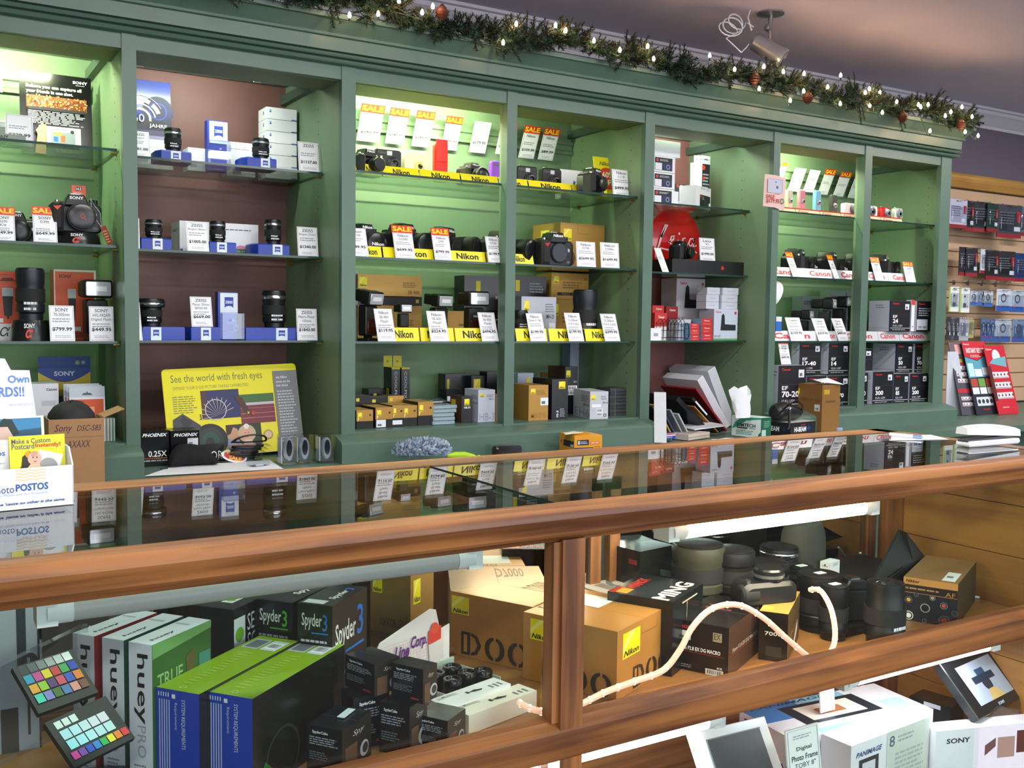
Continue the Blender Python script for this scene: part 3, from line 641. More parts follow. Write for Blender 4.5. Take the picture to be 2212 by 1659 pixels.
speedlight('black flash with bright silver window between two tags, leftmost bay', 206, 690, 3.12, S3, 1.08, math.radians(6), 1.0, 0, '', False, group='flash units on the glass shelves', body=1.25)
tag('price tag 799.99 for a 70-300mm lens in front of the tall lens', 108, 162, 660, 3.04, S3, 'SONY', ['70-300mm'], '$799.99')
tag('price tag 449.95 for a digital flash beside the left cabinet post', 193, 246, 662, 3.03, S3, 'SONY', ['HVL-F42AM', 'Digital Flash'], '$449.95', lean=-4)
# bottom of the bay
x, w, h = bpx(83, 196, 770, 3.25, ZF)
t = thing('blister_pack', 'blue and yellow battery blister card at the bottom of the leftmost bay', 'blister pack', (x, 3.25, ZF))
b = MB(); b.box(0, 0, 0, w, .002, h, P('cbb41c')); deco(b, (0, 0, 0), (1, 0, 0), (0, 0, 1), w, h, [('p', [(0, 1), (0, .8)] + [(i / 12, .8 - .13 * math.sin(math.pi * i / 12)) for i in range(1, 12)] + [(1, .8), (1, 1)], '173f8a'), ('t', .30, .75, .70, .81, 'SONY', 'c8d0e0', 'b'), ('c', .75, .92, .03, '7a8a50'), ('c', .86, .92, .03, '4a80b0'), ('t', .735, .905, .765, .935, 'L', 'e0e0c0', 'b'), ('t', .845, .905, .875, .935, 'M', 'd0e0f0', 'b')]); b.build('card', t)
b = MB(); b.slab(rr(w * .8, h * .5, .01, 3, w * .55, h * .08), -.03, 0, PLAST, .004); b.build('plastic_bubble', t)
b = MB(); b.slab(rr(w * .5, h * .4, .006, 3, w * .62, h * .1), -.024, -.004, mat('23252c', .4, 0, .05), .003); b.build('battery_charger', t)
x, w, h = bpx(60, 127, 829, 3.12, ZF + .03)
carton('orange and white box under the white carton, leftmost bay floor', x, 3.12, ZF, w, .1, .032, OR, {'f': [('r', .6, 0, 1, 1, 'ececf0')]})
carton('white carton with small dark label on the floor of the leftmost bay', x, 3.12, ZF + .033, w, .1, h - .003, P('e2e4ea'), {'f': [('t', .6, .84, .95, .9, 'Canon', '30323a', 'b'), ('r', .45, .5, .9, .62, 'c4ccd4'), ('l', .2, .1, .9, .3, 4, '8c9098'), ('r', .6, .06, .78, .09, '8a3030')]})
for i in range(3):
    Yq = 3.1 - i * .022; x, w, h = bpx(139 + i * 6, 216 + i * 6, 829 + i * 3, Yq, ZF)
    b = MB(); b.box(0, 0, 0, w, .002, h, P('c2ccd8'), None); deco(b, (0, 0, 0), (1, 0, 0), (0, 0, 1), w, h, [('r', .0, 0, 1, .76, 'd8531f'), ('r', 0, 0, .04, .78, 'e6e6ea'), ('r', .96, 0, 1, .78, 'e6e6ea'), ('r', 0, .76, 1, .8, 'e6e6ea'), ('p', [(.35, .84), (.65, .84), (.6, .88), (.53, .88), (.5, .91), (.47, .88), (.4, .88)], '505a64'), ('t', .1, .68, .42, .73, 'SONY', '7a2c14', 'b'), ('r', .5, .4, .7, .62, 'f0a080'), ('o', .4, .52, .06, 'f0c0a0', .3), ('r', .55, .25, .8, .36, 'e8e8ec')])
    b.box(w * .08, .003, h * .1, w * .92, .012, h * .7, PLAST)
    b.build('memory_card_pack', None, (x, Yq, ZF), rot=(math.radians(-4), 0, 0), label=['rearmost of three orange memory card packs, leftmost bay', 'middle one of three orange memory card packs, leftmost bay', 'front one of three orange memory card packs, leftmost bay'][i], cat='package', group='orange memory card packs')
for i in range(7):
    b = MB(); x0 = PY(226 + i * 3.4, 930, 2.99).x
    b.box(0, 0, 0, .0034, .03, .065, P('9fb0a8'), {'f': P(['c8d4cc', '70847a'][i % 2])}); b.build('slim_case', None, (x0, 2.995, ZF + .001), smooth=False, label=['first', 'second', 'third', 'fourth', 'fifth', 'sixth', 'seventh'][i] + ' thin grey case from the left in the upright row beside the brown carton', cat='case', group='row of thin grey cases beside the brown carton')
# brown carton standing on the ledge
x, w, h = bpx(106, 226, 905, 2.74, ZL)
t = thing('cardboard_box', 'open brown cardboard box with handwriting in front of the post', 'box', (x, 2.74, ZL))
b = MB(); th = .003
b.box(0, 0, 0, w, th, h, CARDB); b.box(w - th, th, 0, w, .11, h, CARDB); b.box(0, th, 0, th, .11, h, CARDB); b.box(0, .11, 0, w, .113, h * .9, CARDB); b.box(th, th, 0, w - th, .11, th, CARDB)
hw = [('t', .10, .80, .42, .93, 'Sony', '3a2a3c', 'i'), ('t', .50, .83, .95, .91, 'DSC-S85', '3a2a3c', 'i'), ('t', .32, .60, .75, .70, 'AXAXX', '4a3a48', 'i'), ('r', 0, .745, 1, .75, '8c6a48')]
deco(b, (0, 0, 0), (1, 0, 0), (0, 0, 1), w, h, hw); b.build('carton_body', t, smooth=False)
b = MB(M=Matrix.Translation((w, .0, h)) @ Matrix.Rotation(math.radians(68), 4, 'Y')); b.box(-.002, .004, 0, 0, .1, .055, CARDB)
b.v = [(p[0], p[1], max(p[2], h * .4)) for p in b.v]; b.build('side_flap', t, smooth=False)
b = MB(); n = 14; rs = []
for i in range(5):
    a = i / 4 * math.pi / 2; rs.append([(w / 2 - .005 + math.cos(a) * (w * .46) * math.cos(q * 2 * math.pi / n), .055 + math.cos(a) * .05 * math.sin(q * 2 * math.pi / n), math.sin(a) * .055 + .006 * math.sin(q * 3.1)) for q in range(n)])
b.loft(rs, mat('141318', .7, 0, .1)); b.build('camera_pouch', None, (x, 2.74, ZL + h - .012), label='rounded black cloth pouch poking out of the brown cardboard box', cat='pouch')
# postcard dispenser on the counter glass
t0 = PZ(160, 1090, ZC); dz = thing('card_dispenser', 'white postcard dispenser box on the counter glass at the left edge', 'display box', (t0.x, t0.y, ZC + .001))
Wd, Hd, Dd = .21, PY(160, 1005, t0.y).z - ZC, .10; A = math.radians(7)
dz.rotation_euler = (0, 0, A)
wh = mat('f2f4fa', .4, 0, 0)
b = MB(); b.box(-Wd, 0, 0, 0, .002, Hd, wh); b.loft([[(-.002, 0, 0), (-.002, 0, Hd), (-.002, .02, Hd + .025), (-.002, Dd, Hd + .03), (-.002, Dd, 0)], [(0, 0, 0), (0, 0, Hd), (0, .02, Hd + .025), (0, Dd, Hd + .03), (0, Dd, 0)]], wh)
b.box(-Wd, .002, 0, -.002, Dd, .002, wh); b.box(-Wd, Dd - .002, 0, -.002, Dd, Hd + .03, wh)
wave = []
for k in range(4):
    z1 = .70 + k * .075; wave.append(('p', [(.62 + .013 * i, z1 + .018 * math.sin(i * 1.1)) for i in range(16)] + [(.62 + .013 * i, z1 + .03 + .018 * math.sin(i * 1.1)) for i in range(15, -1, -1)], 'f2d9a8'))
deco(b, (-Wd, 0, 0), (1, 0, 0), (0, 0, 1), Wd, Hd, wave + [('t', .47, .42, .61, .60, 'Photo', '2a4a9a', ''), ('t', .62, .44, .83, .62, 'POSTOS', '2a5aa8', 'b'), ('t', .42, .34, .83, .40, 'Authentic Photo and Art Postcards', 'b8c4dc', ''), ('t', .42, .1, .94, .19, "by name 'cause no other is the same.", '3a5a9a', 'bi')])
b.build('dispenser_tray', dz)
# cards standing in it
def card(label, xl, xr, yt, yb, Y, m, dc, lean=-12, name='postcard', cat='postcard', group=None, out=None):
    a = PY(xl, yb, Y); c = PY(xr, yb, Y); zt = PY(xl, yt, Y).z; w, h = c.x - a.x, zt - a.z
    b = MB()
    if out: b.slab([(p[0] * w, p[1] * h) for p in out], 0, .002, m, .0002)
    else: b.box(0, 0, 0, w, .0015, h, m)
    deco(b, (0, 0, 0), (1, 0, 0), (0, 0, 1), w, h, dc); return b.build(name, None, (a.x, Y, a.z), rot=(math.radians(lean), 0, A), label=label, cat=cat, group=group)
SKIN = 'dcb49c'
card('yellow postcard with a baby picture headed Make a Custom Postcard Instantly!', 24, 147, 944, 1064, t0.y + .012, P('e8e21c'),
  [('t', .04, .86, .74, .95, 'Make a Custom', '5a5a70', 'm'), ('t', .04, .76, .44, .86, 'Postcard', '5a5a70', 'm'), ('t', .46, .76, .92, .86, 'Instantly!', 'c8501c', 'b'),
   ('p', [(.05, .3), (.2, .45), (.22, .62), (.36, .72), (.42, .6), (.34, .3)], '2a2418'), ('p', [(.26, .68), (.34, .74), (.38, .66), (.3, .6)], 'd8a020'), ('p', [(.52, .74), (.96, .62), (.86, .3), (.5, .3)], 'f2f4fa'), ('c', .68, .42, .16, '9a9a9c'), ('r', .52, .3, .84, .42, '9a9a9c'),
   ('c', .44, .58, .12, SKIN), ('p', [(.2, .30), (.36, .48), (.52, .48), (.6, .30)], 'e8c8a0'), ('c', .41, .6, .013, '503828'), ('c', .48, .6, .013, '503828'), ('r', .42, .52, .47, .535, 'b05a50'), ('c', .44, .67, .05, 'c8a080')], -6)
card('small white leaflet with writing left of the baby postcard', -60, 24, 955, 1064, t0.y + .016, P('f0f2f8'), [('l', .1, .1, .9, .62, 9, 'b8bcc8'), ('t', .2, .68, .9, .76, 'POSTOS', '2a5aa8', 'b'), ('l', .4, .82, .95, .95, 3, 'e8d0a0')], -6, 'leaflet', 'leaflet')
card('sea and sky postcard above the baby postcard at the left edge', -60, 104, 905, 1040, t0.y + .05, P('2f7fae'), [('r', .96, 0, 1, 1, 'ece8c8'), ('r', 0, .97, 1, 1, 'eef0f4'), ('p', [(0, .72), (.96, .80), (.96, .0), (0, 0)], '1d4f6c'), ('p', [(.3, .78), (.45, .98), (.56, .96), (.66, .72), (.5, .66)], '16302c'), ('p', [(.2, .5), (.3, .84), (.5, .84), (.6, .6)], 'd8b8a8')], -8)
card('tall white header card reading Your Own POSTCARDS!! at the left edge', -190, 97, 768, 1030, t0.y + .085, mat('f6f8ff', .35, 0, 0),
  [('t', .50, .74, .655, .80, 'Your', '5a86d0', 'b'), ('t', .75, .75, .925, .82, 'Own', '5a86d0', 'b'), ('t', .33, .63, .88, .72, 'POSTCARDS!!', '5a7fd0', 'b'), ('t', .75, .55, .95, .57, 'PhotoPOSTOS', '8a94b0', 'i')], -6, 'header_card', 'sign', out=[(0, 0), (1.0, 0), (.965, .5), (.93, .86), (.78, .865), (.735, .965), (.4, 1), (0, 1)])
# ================================================================== brown-backed bay
YZ = 3.10
x, w, h = bpx(270, 372, 170, 3.36, S1)
arc = []
for R0, R1, a0, a1, c in ((.10, .125, -10, 200, 'e8c8a8'), (.16, .175, 10, 120, 'f0e0d0'), (.19, .235, 20, 50, 'f6eee8'), (.19, .235, 60, 75, 'f0d8c8'), (.26, .265, 30, 120, 'c8b0a8')):
    n = 10; A0 = [math.radians(a0 + (a1 - a0) * i / n) for i in range(n + 1)]
    asp = h / w; P1 = [(.33 + R0 * math.cos(a) * asp, .56 + R0 * math.sin(a)) for a in A0] + [(.33 + R1 * math.cos(a) * asp, .56 + R1 * math.sin(a)) for a in reversed(A0)]
    for i in range(n): arc.append(('p', [P1[i], P1[i + 1], P1[2 * n - i], P1[2 * n + 1 - i]], c))
poster_board('display_poster', 'tall blue poster with glowing rings lettered JAHRE in the brown-backed bay', x, 3.36, S1 + .001, w, h, GL('1a2f8c'),
  [('c', .72, .66, .17, '0f1440'), ('o', .72, .66, .10, '2438a0', .15), ('r', 0, .44, 1, .56, '15152c'), ('r', 0, 0, 1, .30, 'dcdcea'), ('r', 0, .30, 1, .34, 'b8b4c6'), ('r', 0, .34, 1, .38, '80789a'), ('r', 0, .38, 1, .44, '3c3654')] + arc + [('t', .17, .52, .42, .61, '60', 'f4dcc4', ''), ('t', .52, .46, .90, .51, 'JAHRE', 'f4efec', 'm')], lean=-5)
cpx('flat white box under the blue poster', 280, 374, 352, 3.33, S1, .08, WHT, {'f': [('t', .1, .3, .45, .5, 'ZEISS', '8890a8', '')]})
tag('price tag 781 leaning in front of the blue poster', 281, 326, 280, 3.13, S1, 'ZEISS', ['Biogon'], '$781.00', lean=-20)
zbase('blue plinth under the lens beside the blue poster', 339, 417, 3.15, S1, .034, .09, (.38, .66), 1)
lens_item('short black lens on a plinth beside the blue poster', 355, 392, 278, 3.19, S1 + .035, CHR)
cpx('small white box beside the top blue logo stand', 406, 452, 320, 3.30, S1, .07, WHT, {'f': [('r', .1, .15, .4, .3, '9aa0ac')], 'l': []})
zsign('blue logo stand with white panel on the top shelf of the brown-backed bay', 448, 491, 261, 3.27, S1)
crystal('clear crystal block on the top shelf of the brown-backed bay', 455, 499, 303, 3.20, S1)
cpx('white box standing between the crystal block and the lens, top shelf', 490, 551, 308, 3.34, S1, .06, WHT, {'f': [('r', .2, .05, .5, .2, '70747c'), ('l', .1, .78, .9, .82, 1, '9a9ca4')]})
zbase('blue plinth with chamfered corners in front of the white box stack', 525, 601, 3.13, S1, .034, .09, (.5, .76), 1)
lens_item('short black lens on a chamfered plinth in front of the white box stack', 545, 581, 300, 3.17, S1 + .035, SIL)
zz = S1; x, w, _ = bpx(576, 641, 300, 3.32, S1)
nms = ['bottom', 'second from bottom', 'third from bottom', 'fourth from bottom', 'second from top', 'topmost']
ztop = PY(600, 232, 3.32).z; hb = (ztop - S1) / 6
for i in range(6):
    o_ = .0 if i else .004
    carton(nms[i] + ' white box in the tall stack at the right of the top shelf', x - o_, 3.32 - o_, S1 + hb * i, w + o_, .09, hb - .0015, WHT, {'f': [('r', .82, 0, 1, .09, '2a5aa8'), ('r', .10, .55, .16, .7, '3a66c0'), ('r', .10, .75, .16, .8, '3a66c0')], 'l': [('r', .6, .4, .7, .7, '3a66c0')]}, group='stack of white lens boxes')
tag('white price tag 1137 beside the white box stack at the right end of the shelf', 646, 690, 306, 3.11, S1, 'ZEISS', [''], '$1137.00', lean=-8)
# second shelf
tag('price tag half hidden by the left post, second shelf of the brown-backed bay', 255, 302, 470, 3.11, S2, 'ZEISS', ['Distagon'], '$949.00', lean=-5)
zbase('leftmost blue plinth on the second shelf of the brown-backed bay', 304, 371, 3.13, S2, .036, .09, (.38, .7))
lens_item('black lens on the leftmost plinth of the second shelf', 313, 351, 475, 3.16, S2 + .037, SIL)
cpx('white box with dark lettering behind the 1005 price tag', 388, 452, 478, 3.27, S2, .12, WHT, {'f': [('t', .3, .76, .5, .82, 'BOX', '404048', 'b'), ('r', .02, .0, .1, .16, '2a4aa8'), ('l', .3, .05, .45, .3, 4, '404048')], 'l': [('l', .2, .7, .8, .8, 2, '505058')]})
tag('price tag 1005 in front of a white box, second shelf', 405, 452, 478, 3.11, S2, 'ZEISS', ['Biogon 28mm'], '$1005.00', lean=-16)
zbase('blue plinth next to the round green sticker', 452, 511, 3.13, S2, .034, .09, (.28, .64))
lens_item('black lens on the plinth next to the round green sticker', 453, 487, 478, 3.16, S2 + .035, SIL)
x, w, h = bpx(486, 558, 484, 3.25, S2)
carton('white box with round green and pink sticker, second shelf', x, 3.25, S2, w, .1, h, WHT, {'f': [('l', .0, .78, .8, .84, 1, '404048'), ('c', .48, .16, .17, '2a6a4a'), ('p', [(.3, .22), (.66, .22), (.58, .32), (.38, .32)], 'd88ab0'), ('t', .32, .12, .64, .17, 'FOR 2010', 'e0e8e0', '')]})
zbase('blue plinth under the tallest lens of the second shelf', 548, 629, 3.13, S2, .036, .09, (.5, .76), 1)
lens_item('tallest black lens on the second shelf, near the right tag', 572, 607, 475, 3.16, S2 + .037, CHR)
tag('price tag 1340 at the right end of the second shelf', 644, 688, 490, 3.12, S2, 'ZEISS', ['Biogon 21mm'], '$1340.00', lean=-8)
# third shelf
tag('price tag half hidden by the left post, third shelf of the brown-backed bay', 262, 308, 652, 3.11, S3, 'ZEISS', ['Distagon'], '$1825.00', lean=-22)
zbase('long blue plinth under the wide flared lens', 307, 400, 3.13, S3, .040, .09, (.20, .44))
lens_item('wide flared black lens with silver front ring', 296, 356, 645, 3.19, S3 + .041, CHR, 1.24)
zbase('blue plinth carrying a price tag, third shelf', 412, 476, 3.13, S3, .040, .09, (.34, .68))
tag('price tag 669 standing on a blue plinth', 414, 460, 641, 3.155, S3 + .041, 'ZEISS', ['Planar 50mm', '$550.00'], '$669.00', lean=-14)
zsign('blue logo stand with white panel on the third shelf', 471, 513, 631, 3.20, S3)
crystal('clear crystal block on the third shelf', 481, 528, 675, 3.12, S3)
zbase('long blue plinth under the tall lens at the right of the third shelf', 530, 643, 3.13, S3, .040, .09, (.58, .80))
lens_item('tall black macro lens with silver front ring on the third shelf', 567, 617, 628, 3.17, S3 + .041, CHR)
tag('price tag 1843 at the right end of the third shelf', 642, 686, 667, 3.12, S3, 'ZEISS', ['Makro-Planar', '100mm'], '$1843.00', lean=-6)
# on the ledge of the bay
ZL1 = ZL + .0026
x, w, h = bpx(362, 657, 798, 3.20, ZL1)
Yp = 3.20; a = PY(372, 970, 3.05); c = PY(665, 940, 3.05)
hp = (PY(500, 793, 3.26).z - ZL1) * 1.02; wp = PY(640, 800, 3.26).x - PY(355, 800, 3.26).x
spokes = []
for i in range(11):
    an = math.radians(20 + i * 17); u0, v0 = .375, .46; spokes.append(('p', [(u0, v0), (u0 + .125 * math.cos(an), v0 + .2 * math.sin(an)), (u0 + .125 * math.cos(an + .04), v0 + .2 * math.sin(an + .04))], 'c8b8a8'))
CC = lambda u, v, r, col, n=20, sx=None: ('p', [(u + r * math.cos(2 * math.pi * i / n) * hp / wp, v + r * math.sin(2 * math.pi * i / n)) for i in range(n)], col)
poster = [('t', .06, .82, .73, .93, 'See the world with fresh eyes', '6a6a40', ''), ('t', .07, .765, .62, .80, 'EXPAND YOUR D-SLR PICTURE TAKING CAPABILITIES!', '8a8a3c', ''),
 ('l', .06, .5, .25, .70, 8, '8a8a3c'), ('t', .24, .42, .27, .48, '55', '30301c', 'b'),
 ('r', .26, .42, .54, .74, '222a5c'), ('p', [(.26, .42), (.30, .42), (.30, .74), (.26, .74)], '4a2c30')] + spokes + [
 ('o', .36, .52, .12, 'c8c0b8', .08), ('r', .54, .34, .80, .67, '7a2a34'), ('r', .54, .58, .80, .67, '3c6a34'), ('r', .54, .545, .80, .575, 'c0c0c4'), ('r', .54, .45, .80, .453, 'd8b8b8'), ('r', .54, .51, .80, .512, 'd8b8b8'), ('r', .54, .40, .80, .403, 'd8b8b8'),
 ('p', [(.50, .66), (.56, .64), (.61, .48), (.66, .44), (.62, .42), (.57, .46)], '4a2c22'), ('c', .635, .455, .022, 'c83a34'), ('r', .59, .45, .605, .475, 'c8c040'),
 ('r', .42, .08, .68, .34, '2c3424'), ('p', [(.42, .08), (.54, .08), (.50, .18), (.44, .22), (.42, .34)], '8a92b0'), CC(.465, .24, .07, 'c89878'), ('p', [(.42, .34), (.48, .34), (.45, .24), (.42, .22)], '3c2418'),
 CC(.57, .23, .10, 'c8b088'), CC(.57, .22, .065, 'd8a88c'), CC(.57, .31, .03, 'e8e4d8'), ('p', [(.53, .08), (.62, .08), (.60, .16), (.55, .16)], 'e0c8b8'), ('r', .555, .235, .562, .243, '382820'), ('r', .578, .235, .585, .243, '382820'), ('r', .562, .19, .578, .196, 'b06058'),
 CC(.73, .2, .055, 'b89a4c'), CC(.73, .2, .038, 'd8c8a0'),
 CC(.30, .18, .19, '1c1e22', 28), CC(.30, .18, .145, '2c3236', 24), CC(.30, .18, .10, '1f4a3c', 24), CC(.295, .17, .05, '14201e'), ('p', [(.05, .44), (.12, .5), (.24, .36), (.2, .05), (.04, .12)], '3c3f44'), ('p', [(.1, .42), (.12, .48), (.18, .40), (.13, .3)], '26282c'),
 ('r', .81, .06, .995, .92, '77797f'), ('t', .83, .82, .92, .86, 'why Nikkor', 'd8d8dc', 'm'), ('t', .83, .78, .94, .81, 'lenses are the', 'd8d8dc', 'm'), ('t', .83, .735, .92, .765, 'best choice', 'd8d8dc', 'm'), ('l', .83, .1, .97, .70, 18, 'b8bac0')]
b = MB(); b.slab(rr(wp, hp, .012, 4, wp / 2), 0, .004, mat('e8de16', .3, 0, .01, spec=.3), .001); deco(b, (0, 0, 0), (1, 0, 0), (0, 0, 1), wp, hp, [('r', .004, .0, .996, .004, 'c8c8c8')] + poster)
b.build('counter_mat', None, (PY(366, 960, 3.14).x, 3.14, ZL1), rot=(math.radians(-13), math.radians(-2), 0), label='yellow counter mat headed See the world with fresh eyes leaning at the back', cat='sign')
def phoenix(lab, xl, xr, yt, Y, rz, extra):
    return cpx(lab, xl, xr, yt, Y, ZL1 + .0012, .09, GL('0f1014'), {'f': [('t', .1, .82, .95, .92, 'PHOENIX', 'f0f0f2', 'bi')] + extra, 't': speckle(14, .1, .1, .9, .9, ['c8a030', 'b84a30', '8a7830'], .06, .5)}, rz=rz)
phoenix('black fisheye lens box marked 0.25X, left one of the pair', 301, 365, 930, 3.06, 0, [('t', .3, .25, .92, .42, '0.25X', 'f0f0f2', 'm'), ('r', .1, .20, .55, .215, 'd8401c'), ('r', .55, .20, .94, .215, 'e0b020'), ('t', .12, .12, .94, .16, 'SUPER FISH EYE LENS', 'e8e8ea', 'm')])
phoenix('black fisheye lens box with white price sticker, right one of the pair', 369, 431, 930, 3.07, 0, [('r', .58, .52, .95, .76, 'd8dce4'), ('r', .62, .56, .76, .64, '7a8090'), ('l', .62, .7, .8, .74, 1, '9a9ca4')])
# black drawstring pouch lying on a white sheet
q = [PZ(312, 1029, ZL1), PZ(612, 1013, ZL1), PZ(560, 985, ZL1), PZ(345, 990, ZL1)]
q[3].y = min(q[3].y, 3.03); q[2].y = min(q[2].y, 3.03)
b = MB(); b.loft([[(p.x, p.y, ZL1 + .0002) for p in q], [(p.x, p.y, ZL1 + .0009) for p in q]], mat('eef0f6', .6, 0, 0)); b.build('paper_sheet', label='white sheet of paper under the black pouch on the ledge', cat='paper', smooth=False)
def blob(name, label, cat, pts, ground, m, par=None, sub=2, disp=.0, **k):
    """soft lumpy body through rings: pts = list of (x, y, z, rx, rz)"""
    b = MB(); n = 14; rs = []
    for (X, Y, Z, rx, ry, rz_) in pts:
        rs.append([(X + rx * 0, Y + ry * math.cos(2 * math.pi * i / n), Z + rz_ * math.sin(2 * math.pi * i / n)) for i in range(n)])
    b.loft(rs, m); o = b.build(name, par, label=label, cat=cat, **k)
    s = o.modifiers.new('s', 'SUBSURF'); s.levels = 1; s.render_levels = 2
    if disp:
        tx = D.textures.new('clouds', 'CLOUDS'); tx.noise_scale = .02; dm = o.modifiers.new('d', 'DISPLACE'); dm.texture = tx; dm.strength = disp; dm.mid_level = .5
    return o
pc = PZ(375, 1012, ZL1 + .002); pe = PZ(478, 1005, ZL1 + .002)
pouch = blob('drawstring_pouch', 'black cloth drawstring pouch lying in front of the two black fisheye lens boxes', 'pouch',
 [(pc.x - .008, pc.y + .03, ZL1 + .012, 0, .02, .009), (pc.x + .012, pc.y + .04, ZL1 + .034, 0, .034, .031), (pc.x + .05, pc.y + .045, ZL1 + .036, 0, .04, .034), (pc.x + .10, pc.y + .045, ZL1 + .031, 0, .04, .029), (pe.x - .02, pe.y + .03, ZL1 + .018, 0, .03, .016), (pe.x, pe.y + .03, ZL1 + .010, 0, .02, .007)], 0, mat('101114', .9, 0, .1), disp=.006)
b = MB(); b.tube([(pc.x - .006, pc.y + .03, ZL1 + .01), (pc.x - .02, pc.y + .01, ZL1 + .004), (pc.x - .034, pc.y + .012, ZL1 + .003), (pc.x - .03, pc.y + .004, ZL1 + .003), (pc.x - .016, pc.y + .002, ZL1 + .003)], .0016, BLK, 6); b.build('drawstring', pouch)
# cable packs heaped at the back
random.seed(11)
base = PY(530, 985, 3.05)
for i in range(5):
    t = thing('cable_pack', ['lowest', 'second lowest', 'middle', 'second highest', 'topmost'][i] + ' bagged black cable in the heap before the yellow mat', 'cable', (base.x - .02 + i * .006, 3.055 - i * .004, ZL1 + .001 + i * .010), random.uniform(-.2, .2), 'heap of bagged black cables')
    b = MB(); pts = []
    for k in range(60):
        an = k / 60 * math.pi * 2 * 5; rx = .05 + .004 * math.sin(k); pts.append((rx * math.cos(an), .022 * math.sin(an), .006 + .0022 * math.sin(k * 1.7)))
    b.tube(pts, .0021, BLKS, 6); b.build('coiled_cable', t)
    b = MB(); n = 20; ring = lambda s_, z: [(s_ * .072 * math.cos(2 * math.pi * j / n) * (1 + .08 * math.sin(j * 3)), s_ * .034 * math.sin(2 * math.pi * j / n) * (1 + .1 * math.cos(j * 2)), z + .0008 * math.sin(j * 5)) for j in range(n)]
    b.loft([ring(1, .002), ring(1.0, .004), ring(.8, .0115)], PLAST, False, True); b.build('plastic_bag', t)
b = MB(); P0 = [(.055 * math.cos(math.pi * 2 * k / 30), .02 * math.sin(math.pi * 2 * k / 30), .008 + .018 * max(0, math.sin(math.pi * 2 * k / 30 + .4))) for k in range(31)]
b.tube(P0, .0022, BLKS, 6); b.tube([(p[0] * .9 + .004, p[1] + .004, p[2] * .92 + .001) for p in P0], .0022, BLKS, 6); b.build('loose_cable', None, (base.x + .012, 3.05, ZL1 + .052), label='loose loop of black cable on top of the cable heap', cat='cable')
o = PZ(505, 1000, ZL1); b = MB(); e = [(.034 * math.cos(2 * math.pi * i / 20), .02 * math.sin(2 * math.pi * i / 20)) for i in range(20)]
b.slab([(p[0] * 1.2, p[1] + .02) for p in e], 0, .002, P('e8e4e0'), .0005); deco(b, (-.04, 0, 0), (1, 0, 0), (0, 0, 1), .08, .04, [('p', [(.5 + p[0] / .08 * 1.0, .5 + p[1] / .04 * .7) for p in e], 'c8281c'), ('t', .3, .2, .8, .5, 'SALE', 'ffd820', 'b'), ('t', .2, .6, .7, .8, 'YOUR', 'ffd820', 'bi')])
b.build('sale_sticker', None, (o.x, o.y, ZL1 + .002), rot=(math.radians(-28), math.radians(14), 0), label='red and yellow oval SALE sticker beside the black pouch', cat='sticker')
x, w, h = bpx(432, 472, 950, 3.075, ZL1)
poster_board('display_card', 'black card lettered FOR behind the pouch', x, 3.075, ZL1, w * 1.3, .055, GL('141416'), [('t', .3, .1, .95, .6, 'FOR', 'f0f0f4', '')], -4)
# three silver devices in clear shells, and a small clear case
def shell(lab, px, Y, yt=938):
    X = PY(px, 970, Y).x; t = thing('blister_shell', lab, 'package', (X, Y, ZL1), 0, 'silver devices in clear shells')
    w = .052; h = PY(px, yt, Y).z - ZL1; b = MB(); b.slab(rr(w, h, .004, 2), -.02, .03, PLAST, .004); b.build('clear_shell', t)
    b = MB(); b.slab([(.017 * math.cos(a), h * .5 + (h * .42) * math.sin(a) * (1 if math.sin(a) < 0 else .95)) for a in [2 * math.pi * i / 24 for i in range(24)]], -.012, .008, mat('b4bcc8', .25, .6, .02), .005); o = b.build('silver_device', t)
    b = MB(); b.slab([(.009 * math.cos(a), h * .55 + h * .27 * math.sin(a)) for a in [2 * math.pi * i / 20 for i in range(20)]], -.0135, -.0105, mat('202830', .1, 0, 0), .001); b.build('dark_window', o)
    b = MB(); b.box(-w * .5 + .003, -.005, .004, -w * .5 + .006, .025, h - .008, P('c8d0dc')); b.build('card_insert', t)
shell('left one of three silver devices in clear shells by the right post', 622, 2.92); shell('middle one of three silver devices in clear shells', 656, 2.935); shell('right one of three silver devices in clear shells by the right post', 704, 2.92)
o = PZ(565, 1008, ZL1); t = thing('clear_case', 'small clear plastic case lying on the edge of the white paper', 'case', (o.x, o.y, ZL1 + .001), math.radians(14))
MB().box(-.03, 0, 0, .028, .035, .018, PLAST).build('case_shell', t, smooth=False); MB().box(-.014, .008, .001, .012, .024, .005, P('d8dce4')).box(-.024, .004, .0, .022, .03, .001, P('4a4f58')).build('contents', t)
# ================================================================== yellow banner bay
YN = 2.985
# first shelf
rail('long grooved green rail behind the hanging sale tags', XB[1] + .004, XCc[0] - .004, 3.415, PY(1000, 295, 3.4).z - .02)
bx0 = [756, 824, 905, 994, 1076, 1140, 1234, 1312]
nb = ['leftmost yellow banner under the superzoom camera', 'yellow banner under the compact black and beige cameras', 'yellow banner under the red camera', 'yellow banner under the black bridge camera', 'yellow banner passing behind the mullion, top shelf', 'yellow banner just right of the mullion, top shelf', 'rightmost yellow banner under the white box, top shelf']
xs_ = [PY(p, 390, 3.06).x for p in bx0]
for i in range(7):
    a, c = max(xs_[i] + .003, XB[1] + .006), xs_[i + 1] - .003
    banner(nb[i], a, c, 3.05, S1, 'Nikon', YEL, '1c1c10', .036, .06, (.28, .74) if i not in (0, 6) else (.5, .9))
ZI = S1 + .002; CY = 3.17
dslr('black superzoom camera at the left end of the top shelf', 790, 330, 3.10, S1, 'Nikon', .88, math.radians(16), (.026, .05), '', group='compact cameras on the top shelf', x=PY(788, 330, 3.10).x)
